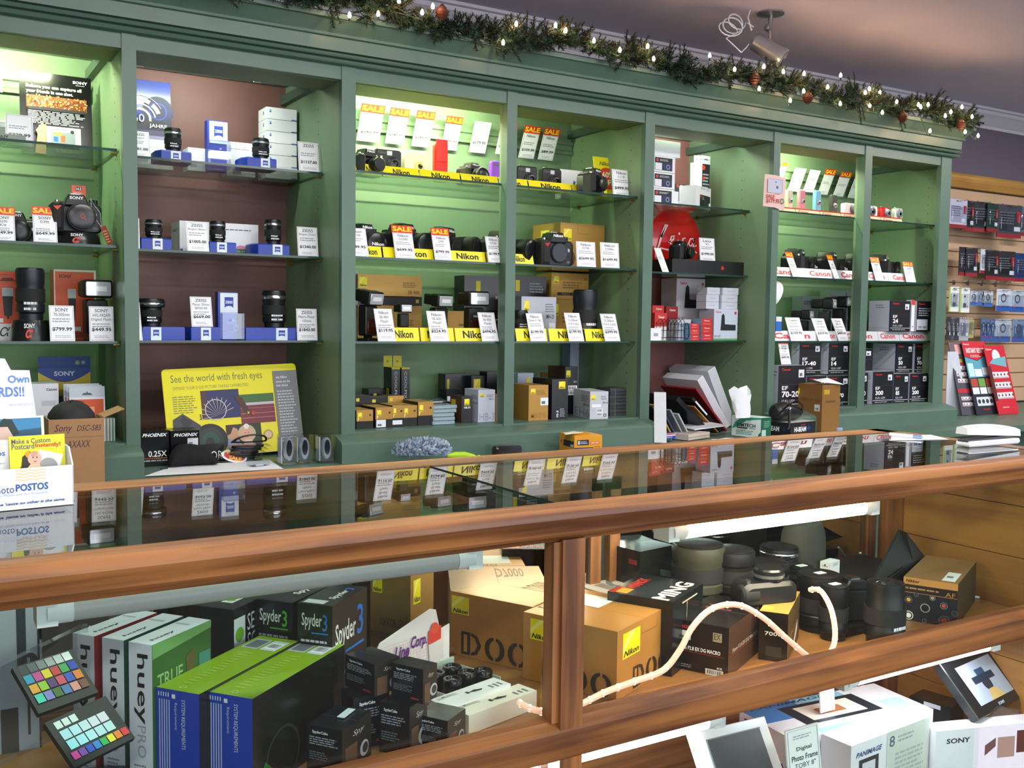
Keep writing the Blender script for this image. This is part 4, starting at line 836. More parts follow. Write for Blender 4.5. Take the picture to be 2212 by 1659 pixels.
compact('glossy black compact camera with silver side strip, second from left', 836, 323, CY, S1 + .018, .094, '1e2022', .022, .18, 'Nikon', .034, math.radians(0), deco_=[('r', .16, .12, .24, .72, 'c8ccd0')], lc=BLKS)
compact('beige compact camera with gold lens ring on the top shelf', 893, 328, CY, S1 + .018, .08, 'e0d8c0', .018, .22, '', .026, 0, mat('c8b070', .3, .7, .02), .006, fl=False)
t = compact('red upright camera standing on end on the top shelf', 951, 312, CY, S1 + .014, .052, 'd82018', 0, 0, '', .022, 0, fl=False, deco_=[('r', 0, .44, 1, .455, '9a1410'), ('r', .45, .04, .95, .12, 'b8c8e0'), ('c', .4, .07, .03, '3a5aa0')])
b = MB(); b.slab(rr(.046, .08, .004), -.016, -.0105, mat('e02a20', .25, .1, 0), .002); b.build('sliding_cover', t).location.z = .07
dslr('black bridge camera with wide capped lens on the top shelf', 1022, 360, 3.14, S1 + .006, 'Nikon', .80, math.radians(12), (.036, .05), '', ring=CHR, group='compact cameras on the top shelf', x=PY(1016, 360, 3.14).x)
compact('purple compact camera left of the mullion', 1082, 350, CY, S1 + .014, .09, '7a3cc0', .022, .2, 'Nikon', .024, 0, SIL, .01, fl=True)
compact('black compact camera just right of the mullion with gold glints', 1135, 360, CY, S1 + .014, .088, '15161a', .02, .1, 'Nikon', .03, 0, BLKS, .018)
compact('black compact camera second right of the mullion, sticker on its side', 1188, 365, CY, S1 + .012, .088, '15161a', .02, .12, 'Nikon', .03, 0, BLKS, .018, deco_=[('r', .06, .08, .26, .36, 'b8a8a0')])
cpx('white box with blue figure picture behind the bridge camera, top shelf', 1212, 1266, 368, CY + .02, S1 + .001, .04, WHT, {'f': [('p', [(.4, .3), (.5, .65), (.58, .6), (.5, .25)], '3a5a90'), ('p', [(.62, .4), (.7, .62), (.76, .55)], '8aa0c0'), ('t', .05, .3, .3, .42, 'P-100', '303840', 'b')]})
dslr('large black bridge camera at the right end of the top shelf', 1278, 395, 3.035, S1, 'Nikon', .93, math.radians(22), (.03, .028), '', group='compact cameras on the top shelf', x=PY(1277, 395, 3.03).x)
x, w, h = bpx(1292, 1344, 338, 3.13, S1)
poster_board('sale_sign', 'yellow sign with red burst reading 60% OFF behind the bridge camera', x, 3.13, S1 + .001, w, h * 1.02, P('f2e21c'), [('t', .22, .80, .72, .90, 'Nikon', '6a6420', 'bi'), ('c', .5, .5, .26, 'e04020'), ('t', .3, .52, .75, .66, '60%', 'fff0e0', 'b'), ('t', .3, .34, .72, .48, 'OFF', 'fff0e0', 'b'), ('l', .1, .05, .6, .24, 4, 'a89c20')], lean=-12, cat='sign')
tag('price tag 499.95 at the right end of the top shelf, beside the yellow sign', 1325, 1364, 366, 3.03, S1, 'Nikon', ['L110'], '$499.95', lean=-6)
hang = [(770, 818, 233, 303, 1, '$249.99', 'first sale tag from the left on the long rail, 249.99'), (832, 871, 241, 309, 1, '$149.99', 'second sale tag from the left on the long rail, 149.99'), (889, 926, 247, 315, 1, '$249.95', 'third sale tag from the left on the long rail, 249.95'), (953, 986, 258, 322, 1, '$199.99', 'fourth sale tag from the left on the long rail, 199.99'), (1013, 1048, 268, 328, 0, '$179.95', 'plain white hanging tag without a SALE header, left of the mullion'), (1070, 1104, 270, 332, 1, '$129.99', 'sale tag partly hidden behind the mullion'), (1120, 1153, 278, 340, 1, '$109.99', 'sale tag just right of the mullion on the long rail'), (1162, 1194, 283, 344, 1, '$89.99', 'last sale tag on the right of the long rail, 89.99')]
for xl, xr, yt, yb, sl, pr, lb in hang:
    Yb = 3.40; z0 = PY(xl, yb, Yb).z
    tag(lb, xl, xr, yt, Yb, z0, 'Nikon', [''], pr, sl, lean=24, foot=0, group='white price tags')
# second shelf
nb2 = ['yellow banner under the leftmost camera, second shelf', 'yellow banner behind the 699.95 sale tag', 'yellow banner below the camera left of the mullion', 'yellow banner behind the 1199.95 tag', 'short yellow banner end right of the mullion, second shelf']
bx = [748, 826, 938, 1050, 1104, 1154]
xs_ = [PY(p, 560, 3.0).x for p in bx]
for i in range(5):
    banner(nb2[i], max(xs_[i] + .003, XB[1] + .006), xs_[i + 1] - .003, 2.995, S2, 'Nikon', YEL, '1c1c10', .036, .03, (.42, .86) if i < 4 else (.1, .6))
dslr('black camera with big lens cap at the left end of the second shelf', 790, 480, 3.10, S2, 'Nikon', 1.12, math.radians(14), (.036, .045), 'b01818', 'Nikon', x=PY(778, 480, 3.1).x)
dslr('black camera behind the 699.95 sale tag', 868, 480, 3.13, S2, 'Nikon', 1.24, math.radians(18), (.034, .07), 'b01818', x=PY(864, 480, 3.13).x)
dslr('black camera with its long lens pointing right of the 799.95 sale tag', 962, 485, 3.14, S2, 'Nikon', 1.22, math.radians(36), (.034, .085), '', x=PY(952, 485, 3.14).x)
dslr('black camera half behind the mullion on the second shelf', 1075, 490, 3.14, S2, 'Nikon', 1.24, math.radians(20), (.034, .09), '', x=PY(1078, 490, 3.14).x)
dslr('black camera body without lens, closed by a round body cap', 1195, 500, 3.03, S2, 'Nikon', 1.18, math.radians(0), None, 'b01818', x=PY(1192, 500, 3.03).x)
corner('large gold camera box with outlined D on the second shelf', (1146, 487), (1211, 480), (1311, 487), 3.16, S2, GOLD, {'r': [('t', .12, .06, .34, .42, 'D', '5a4420', 'b'), ('c', .68, .28, .14, '30303a')] + NLOGO(.07, .62, .25, .87) + [('r', .38, .78, .66, .79, '8a6a34'), ('r', .38, .78, .385, 1, '8a6a34')], 'f': NLOGO(.3, .6, .6, .86)})
tags2 = [(752, 797, 491, '$649.95', ['D3100'], 0, 'price tag 649.95 at the left end of the second shelf'), (855, 898, 487, '$699.95', ['D5000'], 1, 'sale tag 699.95 on the second shelf'), (940, 977, 493, '$799.95', ['D90'], 1, 'sale tag 799.95 on the second shelf'), (1056, 1088, 510, '$1199.95', ['D7000'], 0, 'price tag 1199.95 left of the mullion'), (1247, 1288, 522, '$2699.95', ['D700'], 0, 'price tag 2699.95 in front of the gold camera box'), (1299, 1339, 524, '$1699.95', ['D300s'], 0, 'price tag 1699.95 at the right end of the second shelf')]
for xl, xr, yt, pr, sb, sl, lb in tags2: tag(lb, xl, xr, yt, 2.975, S2, 'Nikon', sb, pr, sl, lean=-18 if xl < 1200 else -6)
# third shelf
x, w, h = bpx(773, 911, 660, 3.29, S3)
carton('lower gold flash box behind the smallest flash', x, 3.29, S3, w, .1, h, GOLD, {'f': [('t', .70, .2, .93, .34, 'SB-900', '6a4a20', 'm'), ('l', .6, .4, .93, .6, 3, '7a5a2c')]}, group='gold flash boxes')
carton('black box between the two gold flash boxes', x + .005, 3.30, S3 + h + .001, w, .09, .032, BLK, {'f': [('r', .9, .3, .95, .7, 'c8b020')]})
z2 = S3 + h + .034; x, w, h = bpx(773, 911, 594, 3.28, z2)
carton('upper gold flash box with yellow emblem', x, 3.28, z2, w, .1, h, GOLD, {'f': NLOGO(.02, .40, .14, .86) + [('t', .78, .1, .96, .28, 'SB-900', '6a4a20', 'm'), ('l', .7, .4, .95, .7, 3, '8a6a34'), ('r', .38, .6, .58, .61, '8a6a34')]}, group='gold flash boxes')
cpx('grey box sliver beside the left post, third shelf', 748, 774, 583, 3.30, S3, .07, P('9aa4b4'), {'f': [('r', .2, .7, .9, .9, '7a8494')]})
speedlight('large black flash with upturned head at the left end of the third shelf', 795, 650, 3.07, S3, 1.0, math.radians(24), .95, -12, '', True, body=1.35)
speedlight('smallest black flash behind the 119.95 tag', 871, 650, 3.07, S3 + .035, .62, math.radians(8), 1.0, 0, '', False)
carton('small white riser under the smallest flash', PY(856, 715, 3.06).x, 3.045, S3, .055, .05, .034, WHT)
speedlight('black flash with tilted head behind the 224.95 tag', 948, 650, 3.09, S3, 1.0, math.radians(14), .92, -6, '', True, body=1.30)
speedlight('tallest black flash with wide white head behind the 494.95 tag', 1024, 650, 3.07, S3, 1.08, math.radians(2), 1.05, 0, 'Nikon', True, body=1.22)
cpx('gold box low behind the tallest flash', 962, 1020, 672, 3.22, S3, .08, GOLD, {'f': [('l', .5, .3, .9, .6, 2, '7a5a2c')]})
cpx('lower black charger box behind the tallest flash', 1000, 1100, 655, 3.27, S3, .08, BLKS, {'f': [('t', .8, .3, .95, .45, 'MH-23', 'b0b4bc', 'm'), ('l', .7, .5, .95, .6, 1, '8a8e96')]}, group='black charger boxes')
x, w, h = bpx(1003, 1098, 598, 3.26, S3 + .105)
carton('upper black charger box with two yellow emblems, left of the mullion', x, 3.26, S3 + .108, w, .08, h, BLKS, {'f': [('r', .26, .55, .36, .85, 'd8c41c'), ('l', .7, .3, .95, .5, 1, '8a8e96')]}, group='black charger boxes')
x, w, h = bpx(1106, 1180, 596, 3.24, S3 + .12)
carton('black charger box just right of the mullion', x, 3.24, S3 + .125, w, .08, h - .005, BLKS, {'f': [('r', .1, .50, .22, .85, 'd8c41c'), ('t', .68, .12, .9, .30, 'MH-63', 'c8ccd4', 'm'), ('l', .5, .45, .92, .8, 4, '8a8e96')]}, group='black charger boxes')
carton('black box under the charger box just right of the mullion', x + .005, 3.25, S3, w - .02, .08, .123, BLK, {'f': [('l', .2, .3, .8, .5, 2, '404550')]}, group='black charger boxes')
cpx('silver grey charger box, third shelf', 1126, 1201, 641, 3.12, S3, .08, mat('a8acb4', .35, .4, .02), {'f': NLOGO(.08, .66, .22, .90) + [('t', .72, .5, .94, .60, 'MH-23', '3a3c44', 'm'), ('l', .68, .64, .95, .86, 4, '70747c'), ('r', .8, .22, .98, .40, 'e0e4ea'), ('r', 0, .3, 1, .304, '80848c')]})
x, w, h = bpx(1190, 1270, 647, 3.23, S3)
FSA = [('r', .16, .14, 1, .26, '1a1710'), ('t', .28, .16, .48, .24, 'FSA-L1', '9a8a6a', ''), ('l', .3, .4, .9, .7, 3, '7a5a2c')] + NLOGO(.06, .60, .2, .88)
carton('lower of two gold boxes with black stripes, third shelf', x, 3.23, S3, w, .11, h, GOLD, {'f': FSA}, group='gold boxes with black stripes')
carton('upper of two gold boxes with black stripes, third shelf', x, 3.23, S3 + h + .001, w, .11, PY(1230, 591, 3.23).z - S3 - h, GOLD, {'f': FSA + [('o', .92, .8, .05, '4a3a1c', .3)]}, group='gold boxes with black stripes')
lens_item('tall dark zoom lens between the two right tags, third shelf', 1241, 1286, 626, 3.08, S3, col=mat('1b1e26', .4, 0, .03))
lens_item('small dark lens just right of the mullion, third shelf', 1106, 1138, 670, 3.06, S3 + .035)
b3 = [845, 907, 982, 1066]; nb3 = ['yellow banner between the 119.95 and 224.95 tags', 'yellow banner behind the 224.95 tag', 'yellow banner behind the 494.95 tag']
xs_ = [PY(p, 720, 3.0).x for p in b3]
for i in range(3): banner(nb3[i], xs_[i] + .003, xs_[i + 1] - .003, 2.995, S3, 'Nikon', YEL, '1c1c10', .044, .02, (.1, .78) if i < 1 else (.2, .84))
b3 = [1112, 1184, 1262, 1324]; nb3 = ['yellow banner behind the tag just right of the mullion, third shelf', 'yellow banner behind the middle 199.95 tag, third shelf', 'yellow banner behind the 399.95 tag']
xs_ = [PY(p, 720, 3.0).x for p in b3]
for i in range(3): banner(nb3[i], xs_[i] + .005, xs_[i + 1] - .005, 2.995, S3, 'Nikon', YEL, '1c1c10', .044, .02, (.26, .86))
tags3 = [(817, 856, 667, '$119.95', ['SB-400', 'Flash'], 'price tag 119.95 in front of the smallest flash'), (931, 971, 672, '$224.95', ['SB-600', 'Flash'], 'price tag 224.95 below the flash with tilted head'), (1042, 1078, 675, '$494.95', ['SB-900', 'Flash'], 'price tag 494.95 below the tallest flash'), (1147, 1181, 677, '$199.95', ['35mm F/1.8G'], 'price tag 199.95 right of the mullion'), (1230, 1263, 676, '$199.95', ['55-200mm', 'F/4-5.6G'], 'price tag 199.95 in front of the dark zoom lens'), (1308, 1341, 678, '$399.95', ['55-300mm', 'F/4.5-5.6G'], 'price tag 399.95 at the right end of the third shelf')]
for xl, xr, yt, pr, sb, lb in tags3: tag(lb, xl, xr, yt, 2.975, S3, 'Nikon', sb, pr, 0, lean=-20)
# floor of the bay
YF = 2.995
fr = lambda yl=.08: NLOGO(.08, .42, .34, .88) + [('c', .82, .66, .1, '2a2010'), ('l', .5, .1, .9, .35, 2, '7a5a2c')]
for i, (xl, xr, yt, yy, sc_, lb) in enumerate(((770, 806, 886, 'g', 0, 'leftmost small gold and black box on the bay floor'), (811, 848, 880, 'g', 1, 'small gold and black box with white price sticker'), (848, 871, 876, 'g', 2, 'small gold and black box with narrow sticker'), (871, 901, 876, 'g', 0, 'fourth small gold and black box from the left'), (903, 936, 868, 'g', 0, 'tallest small gold and black box beside the grey cases'))):
    Yq = YF + i * .004; x, w, h = bpx(xl, xr, yt, Yq, ZF); x = max(x, XB[1] + .003)
    dc = [('r', 0, 0, 1, .42, '141416')] + [(k[0], k[1], .45 + k[2] * .55, k[3], .45 + k[4] * .5, *k[5:]) if k[0] in 'rtl' else k for k in NLOGO(.08, .25, .34, .85)] + [('c', .82, .74, .05, '2a2010')]
    if yy and sc_ == 1: dc += [('r', .05, .04, .6, .40, 'e4e8f0'), ('r', .12, .1, .35, .2, '606874')]
    if sc_ == 2: dc += [('r', .0, .12, .9, .32, 'e4e8f0')]
    carton(lb, x, Yq, ZF, w, .12, h, GOLD, {'f': dc}, {'t': 'b09050', 'l': '141416'}, group='small gold and black boxes on the bay floor')
z1 = ZF
for i, (xl, xr, yt, lb) in enumerate(((766, 800, 855, 'dark box with plastic wrap behind the leftmost small gold box'), (800, 838, 858, 'dark wrapped box in the second row of the bay floor'), (838, 872, 855, 'gold wrapped box in the second row of the bay floor'))):
    x, w, h = bpx(xl, xr, yt, 3.14, ZF); carton(lb, max(x, XB[1] + .003), 3.14, ZF, w, .07, h, GOLD if i == 2 else BLK, {'f': [('r', .1, .8, .3, .92, 'd8c41c'), ('r', 0, .5, 1, .52, '7a6030')]}, {'t': '5a5a5c'}, group='second row of small boxes on the bay floor')
for i in range(2):
    x, w, h = bpx(760, 792 + i * -6, 850, 3.28, ZF); carton(['lower', 'upper'][i] + ' small grey box stacked by the left post on the bay floor', XB[1] + .004, 3.27, ZF + .055 + i * .0 + (.0 if i == 0 else .02), .085 - .012 * i, .05, .019, P('9aa4c0'), {'f': [('t', .6, .3, .95, .7, 'Nikon', '4a5470', 'bi')]}, group='small grey boxes by the left post')
carton('black box below the small grey boxes by the left post', XB[1] + .004, 3.27, ZF, .09, .06, .054, BLK, {'f': [('r', .8, .4, .9, .8, 'c8b820')]})
cpx('small black box with yellow emblem behind the second row of boxes', 796, 832, 840, 3.26, ZF, .06, BLKS, {'f': [('r', .3, .5, .48, .85, 'd8c41c')]})
for i, (xl, xr, lb) in enumerate(((846, 864, 'left of the two tall black boxes with yellow tops'), (867, 885, 'right of the two tall black boxes with yellow tops'))):
    cpx(lb, xl, xr, 794, 3.22, ZF, .07, GL('17181b'), {'f': [('t', .35, .40, .65, .92, 'COOLPIX', 'c8ccd4', '9'), ('r', .52, .02, .56, .34, '70747c'), ('r', 0, .97, 1, 1, 'c8b818')], 'l': [('r', .3, .25, .7, .6, 'c8b818')]}, {'t': 'c8b818'}, group='tall black boxes with yellow tops')
    x, w, h = bpx(xl, xr, 766, 3.22, ZF); b = MB(); b.box(0, 0, 0, w * 1.0, .0015, .04, P('b0a414')); deco(b, (0, 0, 0), (1, 0, 0), (0, 0, 1), w, .04, [('c', .5, .5, .12, '8a7c10'), ('r', .94, 0, 1, 1, 'd8cc60')])
    b.build('hang_flap', None, (x, 3.29 + .0015, PY(xl, 794, 3.22).z - .001), label=['yellow hanging flap above the left tall black box', 'yellow hanging flap above the right tall black box'][i], cat='box flap', group='yellow hanging flaps')
# grey slim cases stack, HB-39 etc
for i in range(5):
    a, c = PY(935, 900, 3.0 + .002 * i).x, PY([983, 983, 984, 988, 991][i], 900, 3.0).x
    b = MB(); b.slab(rr(c - a, .0125, .002, 2, (c - a) / 2), 0, .075, mat('8fa4ac', .3, .1, .03), .002); deco(b, (0, 0, 0), (1, 0, 0), (0, 0, 1), c - a, .0125, [('l', .1, .3, .9, .5, 1, 'c8d4da')])
    b.build('slim_case', None, (a + .002 * (i % 2), 3.0 + .003 * i, ZF + .0005 + i * .0132), label=['lowest', 'second lowest', 'middle', 'second highest', 'topmost'][i] + ' grey slim plastic case in the stack on the bay floor', cat='case', group='stack of grey slim plastic cases')
for i in range(3):
    t = thing('foil_packet', ['lowest', 'middle', 'topmost'][i] + ' shiny clear wrapped packet behind the grey cases', 'packet', (PY(930, 850, 3.17).x, 3.17, ZF + .028 + i * .016), 0, 'shiny wrapped packets behind the grey cases')
    b = MB(); rs = []
    for k in range(7):
        u = k / 6; rs.append([(-.045 + .10 * u, -.035, .004 + .004 * math.sin(k * 2.1 + i)), (-.045 + .10 * u, .035, .004 + .003 * math.cos(k * 1.7)), (-.045 + .10 * u, .035, .012 + .004 * math.sin(k * 1.3)), (-.045 + .10 * u, -.035, .010 + .004 * math.cos(k * 2.3 + i))])
    b.loft(rs, mat('8e9aa2', .12, .6, .05)); b.build('foil_sleeve', t); MB().box(-.03, -.0365, .004, .03, -.035, .009, P('b8c0c8')).build('label_strip', t)
b0 = carton('dark box under the shiny wrapped packets', PY(905, 850, 3.15).x + .03, 3.15 - .015, ZF, .13, .08, .027, BLK, {'f': [('r', .1, .3, .9, .5, '3a3e44')]})
cpx('low black box with yellow emblem at the back of the bay floor', 962, 1015, 808, 3.30, ZF, .06, BLKS, {'f': [('r', .06, .62, .16, .88, 'c8b820'), ('l', .2, .3, .9, .5, 2, '404550')]})
cpx('grey black box with yellow emblem behind the tall white box', 1018, 1050, 812, 3.26, ZF, .06, mat('2a2d34', .4, 0, .03), {'f': NLOGO(.15, .55, .6, .92)})
cpx('black box with white sticker behind the narrow black and brown box', 964, 1000, 842, 3.18, ZF, .05, BLK, {'f': [('r', .05, .60, .9, .78, 'e0e4ec')]})
cpx('narrow black box with brown side', 997, 1021, 856, 3.02, ZF, .085, GL('1b1c20'), {'f': NLOGO(.25, .66, .7, .90) + [('t', .22, .54, .78, .62, 'HB-39', 'e8e8ec', 'b')], 'l': [('r', .1, .6, .5, .85, 'd8c41c'), ('c', .55, .15, .12, '30343a')]}, {'l': '5a3620'})
cpx('tall white box left of the mullion on the bay floor', 1033, 1069, 842, 3.03, ZF, .10, P('ccd4e4'), {'f': NLOGO(.1, .78, .34, .90) + [('t', .64, .68, .92, .74, 'HB-31', '4a5060', ''), ('l', .5, .78, .92, .86, 2, '8a90a0'), ('t', .08, .04, .98, .28, 'HB-3', 'a4aec0', 'm')], 'l': [('l', .5, .7, .95, .85, 3, '8a90a0'), ('t', .55, .55, .95, .62, 'HB-31', '4a5060', '')]})
cpx('brown box edge behind the tall white box near the mullion', 1070, 1084, 852, 3.05, ZF, .05, P('8a5a38'), {'f': [('r', 0, .9, 1, .93, '6a4428')]})
cpx('dark box behind the mullion on the bay floor', 1052, 1092, 803, 3.24, ZF, .06, BLKS, {'f': [('r', .6, .7, .9, .95, '8a7c20')]})
cpx('gold battery grip box just right of the mullion', 1142, 1184, 832, 3.0, ZF, .13, GOLD, {'f': NLOGO(.1, .76, .34, .90) + [('r', .6, .42, 1, .64, 'e4e8f0'), ('r', .66, .46, .84, .54, '606874'), ('t', .12, .06, .92, .22, 'MB-D10', 'a07830', 'm'), ('l', .4, .72, .95, .86, 3, '8a6a34')]})
cpx('tall black box with yellow emblem right of the gold grip box', 1192, 1227, 819, 2.995, ZF, .13, GL('1a1b20'), {'f': NLOGO(.42, .76, .82, .94) + [('t', .28, .06, .42, .22, '10-3', 'e8e8ec', 'b7'), ('l', .5, .06, .85, .28, 7, '9a9ea6')]})
corner('grey box with bar codes, projecting over the plinth', (1228, 839), (1275, 846), (1316, 846), 2.955, ZF, P('c0c4cc'), {'r': NLOGO(.05, .70, .3, .88) + [('t', .7, .56, .97, .64, 'EH-6', '4a4c54', 'm'), ('b', .36, .24, .70, .38), ('b', .36, .10, .70, .23), ('o', .82, .14, .06, '303238', .35), ('r', .1, .42, .6, .54, 'eaecf2'), ('l', .6, .7, .95, .86, 2, '8a8c94')], 'f': [('t', .1, .04, .98, .36, 'EH6', '8e9cae', 'm'), ('t', .62, .44, .92, .54, 'EH-6', '4a4c54', 'm'), ('l', .5, .6, .92, .84, 4, '7a7e88')]})
x, w, h = bpx(1318, 1368, 838, 3.02, ZF)
for i in range(8): carton(['lowest', 'second', 'third', 'fourth', 'fifth', 'sixth', 'seventh', 'topmost'][i] + ' dark card sleeve counted up the stack at the right of the bay floor', x, 3.02 + .001 * (i % 3), ZF + i * h / 8, w - .002 * (i % 2), .09, h / 8 - .0008, P(['2e3138', '3a3d40'][i % 2]), {'f': [('r', .2, 0, .24, 1, '5a5d50'), ('l', .3, .2, .95, .8, 1, '4a4e54')]}, group='stack of dark card sleeves')
zz = ZF; cpx('lower black box with brown end behind the tall black box with yellow emblem', 1150, 1236, 838, 3.16, ZF, .08, BLK, {'f': [('r', .1, .8, .2, .95, '6a4428')]})
x, w, h = bpx(1221, 1248, 792, 3.15, ZF + .10)
carton('black box with two bar codes standing behind the projecting grey box', x, 3.15, ZF, w, .12, h + .10, GL('1a1b20'), {'f': NLOGO(.08, .78, .42, .92) + [('b', .05, .50, .95, .60), ('b', .05, .40, .95, .49), ('t', .66, .66, .92, .70, 'GP-1', 'd0d4dc', 'm')]}, {'l': '4a2c1c'})
x, w, h = bpx(1256, 1293, 741, 3.33, ZF)
carton('tall grey box at the back of the bay floor, right part', x, 3.32, ZF, w, .07, h, P('8e98ac'), {'f': [('l', .2, .85, .6, .88, 1, '404858')]}, {'l': '7484a8'}, group='tall grey boxes at the back')
x, w, h = bpx(1228, 1255, 741, 3.35, ZF)
carton('tall grey box at the back of the bay floor, left part', x, 3.34, ZF, w, .06, h, P('98a2b8'), {'f': [('t', .55, .9, .75, .93, 'CW', '303848', '')]}, {'l': '7484a8'}, group='tall grey boxes at the back')
cpx('small gold box behind the tall black box with yellow emblem', 1184, 1207, 806, 3.27, ZF + .0, .06, GOLD, {'f': [('r', .2, .6, .45, .85, 'd8c41c')]})
cpx('white box with yellow emblem just right of the mullion, back row', 1118, 1152, 806, 3.24, ZF, .08, P('b8c0d8'), {'f': NLOGO(.55, .5, .8, .9)})
# on the ledge in front of the plinth : duster, sunglasses case, battery box
rz = random.Random(5); dc_ = PZ(872, 990, ZL)
t = thing('duster', 'fluffy pale blue duster with lime green handle on the ledge', 'duster', (dc_.x, 2.77, ZL))
b = MB(); mf = mat('c2d2e8', .8, 0, .08); mg = mat('8fa2b8', .8, 0, .08); mw = mat('e8ecf2', .8, 0, .03)
for k in range(1300):
    u = rz.uniform(-.088, .085); rad = .046 * math.sqrt(max(.08, 1 - (u / .105) ** 2)); an = rz.uniform(-.15, math.pi + .15)
    c0 = Vector((u, 0, .034)); d0 = Vector((rz.uniform(-.5, .5), math.cos(an), math.sin(an) + .05)).normalized(); L = rad * rz.uniform(.75, 1.2)
    tip = c0 + d0 * L; tip.z = max(tip.z, .001); s_ = d0.cross(Vector((1, .3, .2))).normalized() * rz.uniform(.002, .0042); mid = c0 + d0 * L * .6 + Vector((0, 0, .002)); mid.z = max(mid.z, .001)
    b.add([tuple(c0 + d0 * .01 - s_), tuple(c0 + d0 * .01 + s_), tuple(mid + s_), tuple(tip + s_ * .8), tuple(tip - s_ * .8), tuple(mid - s_)], [(0, 1, 2, 5), (5, 2, 3, 4)], rz.choice((mf, mf, mg, mw)))
b.build('duster_fibres', t); b = MB(); b.tube([(-.09, 0, .034), (.1, 0, .024)], .008, mg, 8); b.build('duster_core', t)
g = mat('a4cc1e', .3, 0, .02); b = MB(); b.tube([(.085, -.005, .020), (.11, -.01, .022), (.14, -.02, .021), (.165, -.03, .016), (.175, -.034, .013)], [.005, .010, .011, .008, .005], g, 12)
rs = [];
for k in range(16):
    an = 2 * math.pi * k / 16; cc = Vector((.183 + .007 * math.cos(an), -.036, .011 + .007 * math.sin(an))); rs.append(cc)
b.tube([tuple(p) for p in rs + rs[:2]], .0028, g, 6); b.build('handle', t)
o = PZ(960, 992, ZL); b = MB(); b.box(0, 0, 0, .11, .03, .0015, P('f0f4d8')); deco(b, (0, 0, .0015), (1, 0, 0), (0, 1, 0), .11, .03, [('r', .3, .3, .55, .7, '9aa0a0'), ('l', .6, .3, .95, .7, 2, 'a8aca0')]); b.build('card_slip', None, (PY(945, 990, 2.72).x, 2.72, ZL), rz=.05, label='pale yellow card slip lying under the lime green handle', cat='card')
b = MB(); b.box(0, 0, 0, .1, .02, .0015, P('f0f0f4')); b.box(.045, -.002, .0016, .1, .016, .003, P('d8401c')); b.build('card_slip', None, (PY(795, 998, 2.70).x, 2.69, ZL), label='red and white card slip lying in front of the duster', cat='card')
x = PY(1065, 970, 2.76).x; t = thing('clear_case', 'clear rectangular case holding a black folded object on the ledge', 'case', (x, 2.76, ZL))
MB().box(0, 0, 0, .125, .05, .045, PLAST).build('case_shell', t, smooth=False)
b = MB(); b.slab(rr(.1, .034, .012, 4, .066, .004), .006, .04, BLKS, .005); deco(b, (.02, .006, .006), (1, 0, 0), (0, 0, 1), .09, .03, [('c', .2, .4, .28, '0a0a0c'), ('c', .8, .4, .28, '0a0a0c')]); b.build('folded_object', t)
x = PY(1150, 975, 2.72).x; b = MB(); b.box(0, 0, 0, .075, .03, .001, P('dfe3e6')); b.build('card_slip', None, (x, 2.74, ZL), rz=.06, label='small white card lying between the clear case and the orange battery box', cat='card')
corner('orange battery box with dark blue panel on the ledge', (1214, 934), (1241, 942), (1298, 939), 2.72, ZL, P('e09a20'), {'r': [('r', 0, 0, .68, .38, '1c2c6c'), ('t', .1, .12, .6, .24, 'MINI CHARGER', 'e8ecf4', 'b'), ('r', .1, .5, .52, .78, '20243c'), ('r', .12, .54, .2, .74, 'c0c0c8'), ('l', .22, .56, .5, .72, 2, 'd0d4e0'), ('r', .58, .54, .9, .66, 'd8502c'), ('t', .6, .56, .88, .64, 'NEW NEW', 'f4e0d0', 'b'), ('t', .7, .28, .92, .44, '2CR', 'a06818', 'i')], 'f': [('r', .28, .38, .95, .70, '20243c'), ('r', .75, .40, .95, .52, 'c8c8d0'), ('c', .14, .6, .1, 'c84a1c')]}, name='battery_box')
o = PY(1255, 932, 2.74); b = MB(); b.loft([[(0, 0, 0), (.075, .005, .004), (.066, .05, .003), (.02, .045, .0)], [(0, 0, .001), (.075, .005, .005), (.066, .05, .004), (.02, .045, .001)]], P('eeeacc')); b.build('note_paper', None, (PY(1222, 930, 2.73).x, 2.73, PY(1241, 940, 2.72).z + .0015), label='cream note lying on the orange battery box', cat='paper', smooth=False)
# ================================================================== narrow reddish bay
LB = lambda: [('r', .08, .10, .92, .90, '15161c'), ('c', .20, .74, .10, 'd83020'), ('l', .32, .68, .8, .82, 2, 'c8ccd0'), ('r', .10, .12, .42, .56, 'e8eaf0'), ('r', .46, .14, .9, .58, '1c2858'), ('o', .72, .34, .16, '8a90a0', .4)]
x, w, _ = bpx(1396, 1457, 390, 3.12, S1); zt = PY(1430, 336, 3.12).z; hb = (zt - S1) / 3; x = max(x, XCc[1] + .003)
for i in range(3): carton(['bottom', 'middle', 'topmost'][i] + ' white box with black label in the stack by the post, reddish bay', x, 3.12, S1 + hb * i, w, .1, hb - .002, WHT, {'f': [(k[0],) + ((.22 + .74 * k[1], k[2], .22 + .74 * k[3], k[4], k[5]) if k[0] == 'r' else (.22 + .74 * k[1],) + tuple(k[2:]) if k[0] in 'co' else (.22 + .74 * k[1], k[2], .22 + .74 * k[3]) + tuple(k[4:])) for k in LB()]}, group='stack of three white boxes with black labels')
x2, w2, _ = bpx(1396, 1465, 300, 3.14, S1)
carton('plain white box on top of the three white boxes by the post', x, 3.13, S1 + hb * 3 + .001, w2 - (x - x2), .08, PY(1435, 304, 3.14).z - S1 - hb * 3 - .002, WHT, {'f': [('r', .0, .97, 1, .975, 'c8ccd4')], 'l': []})
x, w, h = bpx(1410, 1443, 392, 3.10, S1)
carton('narrow white box beside the stack of three, behind the large white box', PY(1452, 420, 3.13).x, 3.15, S1, .05, .08, .1 * .62, WHT, {'f': [('r', .5, 0, .52, 1, 'b8bcc4')]})
x, w, h = bpx(1468, 1545, 398, 3.09, S1)
